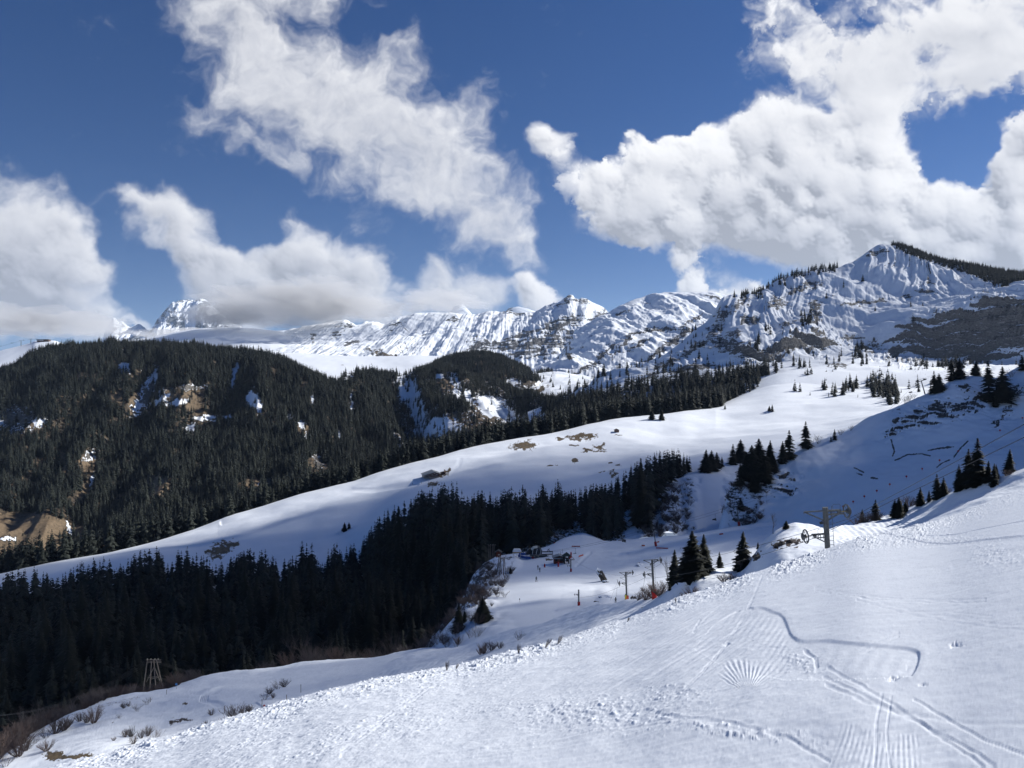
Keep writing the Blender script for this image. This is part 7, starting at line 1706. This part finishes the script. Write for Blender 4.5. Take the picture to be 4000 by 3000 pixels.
# --- spruces that stand apart (foot x, foot y, height in view units)
LONE = [("lower_shelf", 1458, 1256, 76, .85, "narrow dark spruce at the left of the three on the snowy mound"), ("lower_shelf", 1497, 1250, 106, 1.15, "largest spruce, centre of the group on the snowy mound"), ("lower_shelf", 1521, 1234, 82, 1.15, "broad spruce leaning on the right of the largest one"),
        ("lower_shelf", 1555, 1227, 36, 1.0, "short spruce right of the group on the snowy mound"), ("lower_shelf", 1604, 1229, 84, .85, "solitary tall spruce with open branches right of the mound"), ("lower_shelf", 1452, 1262, 26, .9, "small spruce at the foot of the tall bare tree"), ("lower_shelf", 1447, 1276, 16, 1.2, "tiny spruce below the tall bare tree"), ("lower_shelf", 1637, 1183, 16, 1.1, "tiny spruce on the bright snow between the mounds"), ("lower_shelf", 1698, 1142, 18, 1.3, "little leaning spruce left of the steel lift tower"),
        ("lower_shelf", 1862, 1126, 30, .9, "narrow spruce, leftmost on the crest behind the lift tower"), ("lower_shelf", 1890, 1124, 46, 1.25, "broad dark spruce on the crest right of the lift tower"), ("lower_shelf", 1932, 1118, 40, 1.1, "spruce at the left of the crest trio"), ("lower_shelf", 1942, 1117, 44, 1.1, "spruce in the middle of the crest trio"), ("lower_shelf", 1955, 1108, 26, 1.0, "short spruce at the right of the crest trio"),
        ("lower_shelf", 1988, 1092, 40, .9, "spruce rising above the bushes on the crest"), ("lower_shelf", 2007, 1084, 26, .7, "thin little spruce next to the crest bushes"), ("lower_shelf", 2024, 1078, 56, 1.0, "taller spruce on the right crest"), ("lower_shelf", 2038, 1072, 42, .9, "shorter partner of the taller right-crest spruce"), ("lower_shelf", 2071, 1060, 58, .8, "slim spruce just left of the biggest pair"),
        ("lower_shelf", 2092, 1052, 84, 1.0, "left one of the biggest pair of spruces at right"), ("lower_shelf", 2112, 1048, 104, 1.05, "right and tallest one of the biggest pair at right"), ("lower_shelf", 2134, 1042, 48, .95, "spruce just right of the biggest pair"), ("lower_shelf", 2152, 1036, 34, .9, "short spruce below the right-edge one"), ("lower_shelf", 2146, 1050, 50, 1.0, "spruce in front of the short ones at right"), ("lower_shelf", 2180, 1010, 54, .9, "spruce standing higher near the right edge"),
        ("near_hillside", 1740, 967, 58, 1.25, "broad spruce on the sunlit crest, standing alone"), ("near_hillside", 1705, 990, 62, 1.2, "large spruce left of the lone crest one"), ("near_hillside", 1690, 1000, 48, 1.0, "spruce between the cluster and the large crest spruce"), ("near_hillside", 1663, 1010, 60, 1.1, "spruce in the crest cluster, right side"), ("near_hillside", 1640, 1018, 72, 1.25, "tallest spruce in the crest cluster"), ("near_hillside", 1625, 1030, 70, 1.2, "spruce in the crest cluster, left of the tallest"),
        ("near_hillside", 1612, 1035, 60, 1.1, "dark spruce in the lower crest cluster"), ("near_hillside", 1598, 1048, 48, 1.1, "left end spruce of the crest cluster"), ("near_hillside", 1650, 1040, 50, 1.3, "dense spruce hanging down the slope from the cluster"), ("near_hillside", 1630, 1060, 44, 1.2, "lowest spruce of the crest cluster"), ("near_hillside", 1672, 1020, 36, 1.1, "small spruce at the right foot of the cluster"), ("near_hillside", 1600, 1100, 26, .9, "small spruce alone on the rough slope under the cluster"), ("near_hillside", 1803, 950, 24, 1.1, "small spruce on the crest beside the bare shrub"), ("near_hillside", 1795, 954, 12, 1.1, "tiniest spruce on the sunlit crest"),
        ("near_hillside", 2017, 850, 50, 1.1, "dark spruce just right of the crest tower"), ("near_hillside", 2028, 846, 40, 1.2, "bushy spruce in front of the crest tower's neighbour"), ("near_hillside", 2055, 822, 46, 1.2, "left of a close pair of spruces on the upper crest"), ("near_hillside", 2072, 818, 46, 1.2, "right of a close pair of spruces on the upper crest"), ("near_hillside", 2108, 812, 34, 1.3, "broad short spruce alone on the upper crest"),
        ("near_hillside", 2137, 868, 90, 1.0, "tall spruce rooted below the crest at upper right"), ("near_hillside", 2168, 866, 76, 1.1, "second tall spruce right of the tallest at upper right"), ("near_hillside", 2150, 878, 24, 1.0, "small spruce between the feet of the two tall ones"), ("near_hillside", 2208, 800, 34, 1.2, "spruce cut by the right edge of the view"),
        ("piste_basin", 1043, 1342, 52, 1.25, "lone dark spruce at the forest corner beside the run"), ("piste_basin", 1034, 1340, 34, 1.2, "smaller spruce leaning on the forest-corner one"), ("piste_basin", 990, 1362, 60, 1.0, "spruce at the tip of the forest left of the corner one"), ("piste_basin", 1003, 1345, 30, 1.0, "short spruce near the tip of the forest"), ("piste_basin", 1103, 1239, 14, 1.2, "very small spruce on the bank by the pole frame"),
        ("meadow_ridge", 1524, 1020, 50, 1.1, "spruce standing at the top left of the steep run"), ("meadow_ridge", 1536, 1016, 44, 1.1, "spruce second from left at the top of the steep run"), ("meadow_ridge", 1548, 1010, 34, 1.1, "shorter spruce at the top of the steep run"), ("meadow_ridge", 1560, 1008, 22, 1.1, "small spruce right at the top edge of the steep run"), ("meadow_ridge", 1582, 1004, 46, 1.1, "spruce left of the crest cluster above the run"), ("meadow_ridge", 1600, 998, 50, 1.1, "spruce behind the crest cluster"),
        ("meadow_ridge", 744, 1148, 20, 1.3, "left bushy spruce of the lone clump on the meadow"), ("meadow_ridge", 754, 1142, 14, 1.4, "right bushy spruce of the lone clump on the meadow"),
        ("meadow_ridge", 1408, 906, 22, 1.2, "round little spruce on the meadow edge, left"), ("meadow_ridge", 1429, 907, 24, 1.3, "round little spruce on the meadow edge, right"), ("meadow_ridge", 1668, 889, 16, 1.2, "small spruce alone on the bright basin snow"), ("meadow_ridge", 1662, 888, 12, 1.1, "tiny partner of the small basin spruce"),
        ("meadow_ridge", 1566, 884, 10, 1.2, "tiny spruce below the tree line at the meadow's corner")]
for sh, x, y, hp, w, lab in LONE:
    p = on(sh, x, y); h = hp * pxm(p.y); place_spruce(p - Vector((0, 0, h * .03)), h, lab, wide=w * 2.1)

# ------------------------------------------------------------------ unseen clouds added beyond the right-hand edge of the view to shade the land
def cloud(name, target, t, r, dens, seed, label):
    c = Vector(target) + sd * t
    bm = bmesh.new(); bmesh.ops.create_icosphere(bm, subdivisions=5, radius=1)
    co = np.array([v.co[:] for v in bm.verts])
    k = fbm(co[:, 0] * 1.7 + seed + co[:, 2], co[:, 1] * 1.7 - co[:, 2], 5, seed, .6)
    for v, q in zip(bm.verts, k):
        f = 1 + q * .85; v.co = Vector((v.co.x * f * r[0], v.co.y * f * r[1], v.co.z * f * r[2]))
    me = bpy.data.meshes.new(name); bm.to_mesh(me); bm.free()
    m = bpy.data.materials.new(name + "_vapour"); m.use_nodes = True; nt = m.node_tree; nt.nodes.clear()
    out = nt.nodes.new('ShaderNodeOutputMaterial'); v = nt.nodes.new('ShaderNodeVolumePrincipled')
    v.inputs['Density'].default_value = dens; v.inputs['Color'].default_value = (1, 1, 1, 1); v.inputs['Anisotropy'].default_value = .3
    nt.links.new(v.outputs[0], out.inputs['Volume'])
    me.materials.append(m)
    o = bpy.data.objects.new(name, me); col.objects.link(o); o.location = c; o['kind'] = 'structure'
    return o
cloud("cloud", (640, 1420, 170), 1700, (430, 330, 190), .0013, 3, "")  # thin, out of view, added to dim the right mountain
cloud("cloud", (-110, 385, -110), 1500, (250, 172, 95), .012, 5, "")  # out of view, added to darken the left forest and meadow
cloud("cloud", (-40, 150, -58), 800, (110, 66, 50), .010, 9, "")  # out of view, added to shade the lower shelf
cloud("cloud", (5, 12, -4), 650, (60, 48, 50), .0020, 13, "")  # faint, out of view, added to dim the slope underfoot
cloud("cloud", (262, 325, -30), 620, (106, 72, 56), .06, 11, "")  # dense, out of view, added to put the near hillside in shade
# low cloud drifting in front of the far skyline
def low_cloud(px, py, D, r, dens, seed):
    o = cloud("cloud", (0, 0, 0), 0, r, dens, seed, ""); o.location = pt(px, py, D)
low_cloud(600, 660, 4500, (460, 280, 130), .0040, 23)
low_cloud(700, 640, 4600, (330, 240, 120), .0030, 33)
low_cloud(480, 682, 4480, (230, 160, 75), .0050, 25)
low_cloud(790, 664, 4550, (240, 200, 70), .0036, 27)
low_cloud(950, 650, 4600, (260, 200, 75), .0034, 29)
low_cloud(390, 722, 5600, (330, 200, 45), .0050, 31)
low_cloud(150, 700, 5200, (420, 260, 90), .0040, 35)
low_cloud(20, 690, 5000, (380, 260, 110), .0040, 37)
# the air between: a closed box of thin even haze round the land
def haze():
    bm = bmesh.new(); bmesh.ops.create_cube(bm, size=1)
    me = bpy.data.meshes.new("haze"); bm.to_mesh(me); bm.free()
    m = bpy.data.materials.new("thin_air"); m.use_nodes = True; nt = m.node_tree; nt.nodes.clear()
    out = nt.nodes.new('ShaderNodeOutputMaterial'); v = nt.nodes.new('ShaderNodeVolumePrincipled')
    v.inputs['Density'].default_value = HAZE; v.inputs['Color'].default_value = (.62, .78, 1, 1); v.inputs['Anisotropy'].default_value = .2
    nt.links.new(v.outputs[0], out.inputs['Volume']); me.materials.append(m)
    o = bpy.data.objects.new("haze", me); col.objects.link(o); o['kind'] = 'stuff'
    o.location = (0, 4000, 500); o.scale = (52000, 60000, 3000)
    return o
HAZE = 1.7e-5
haze()
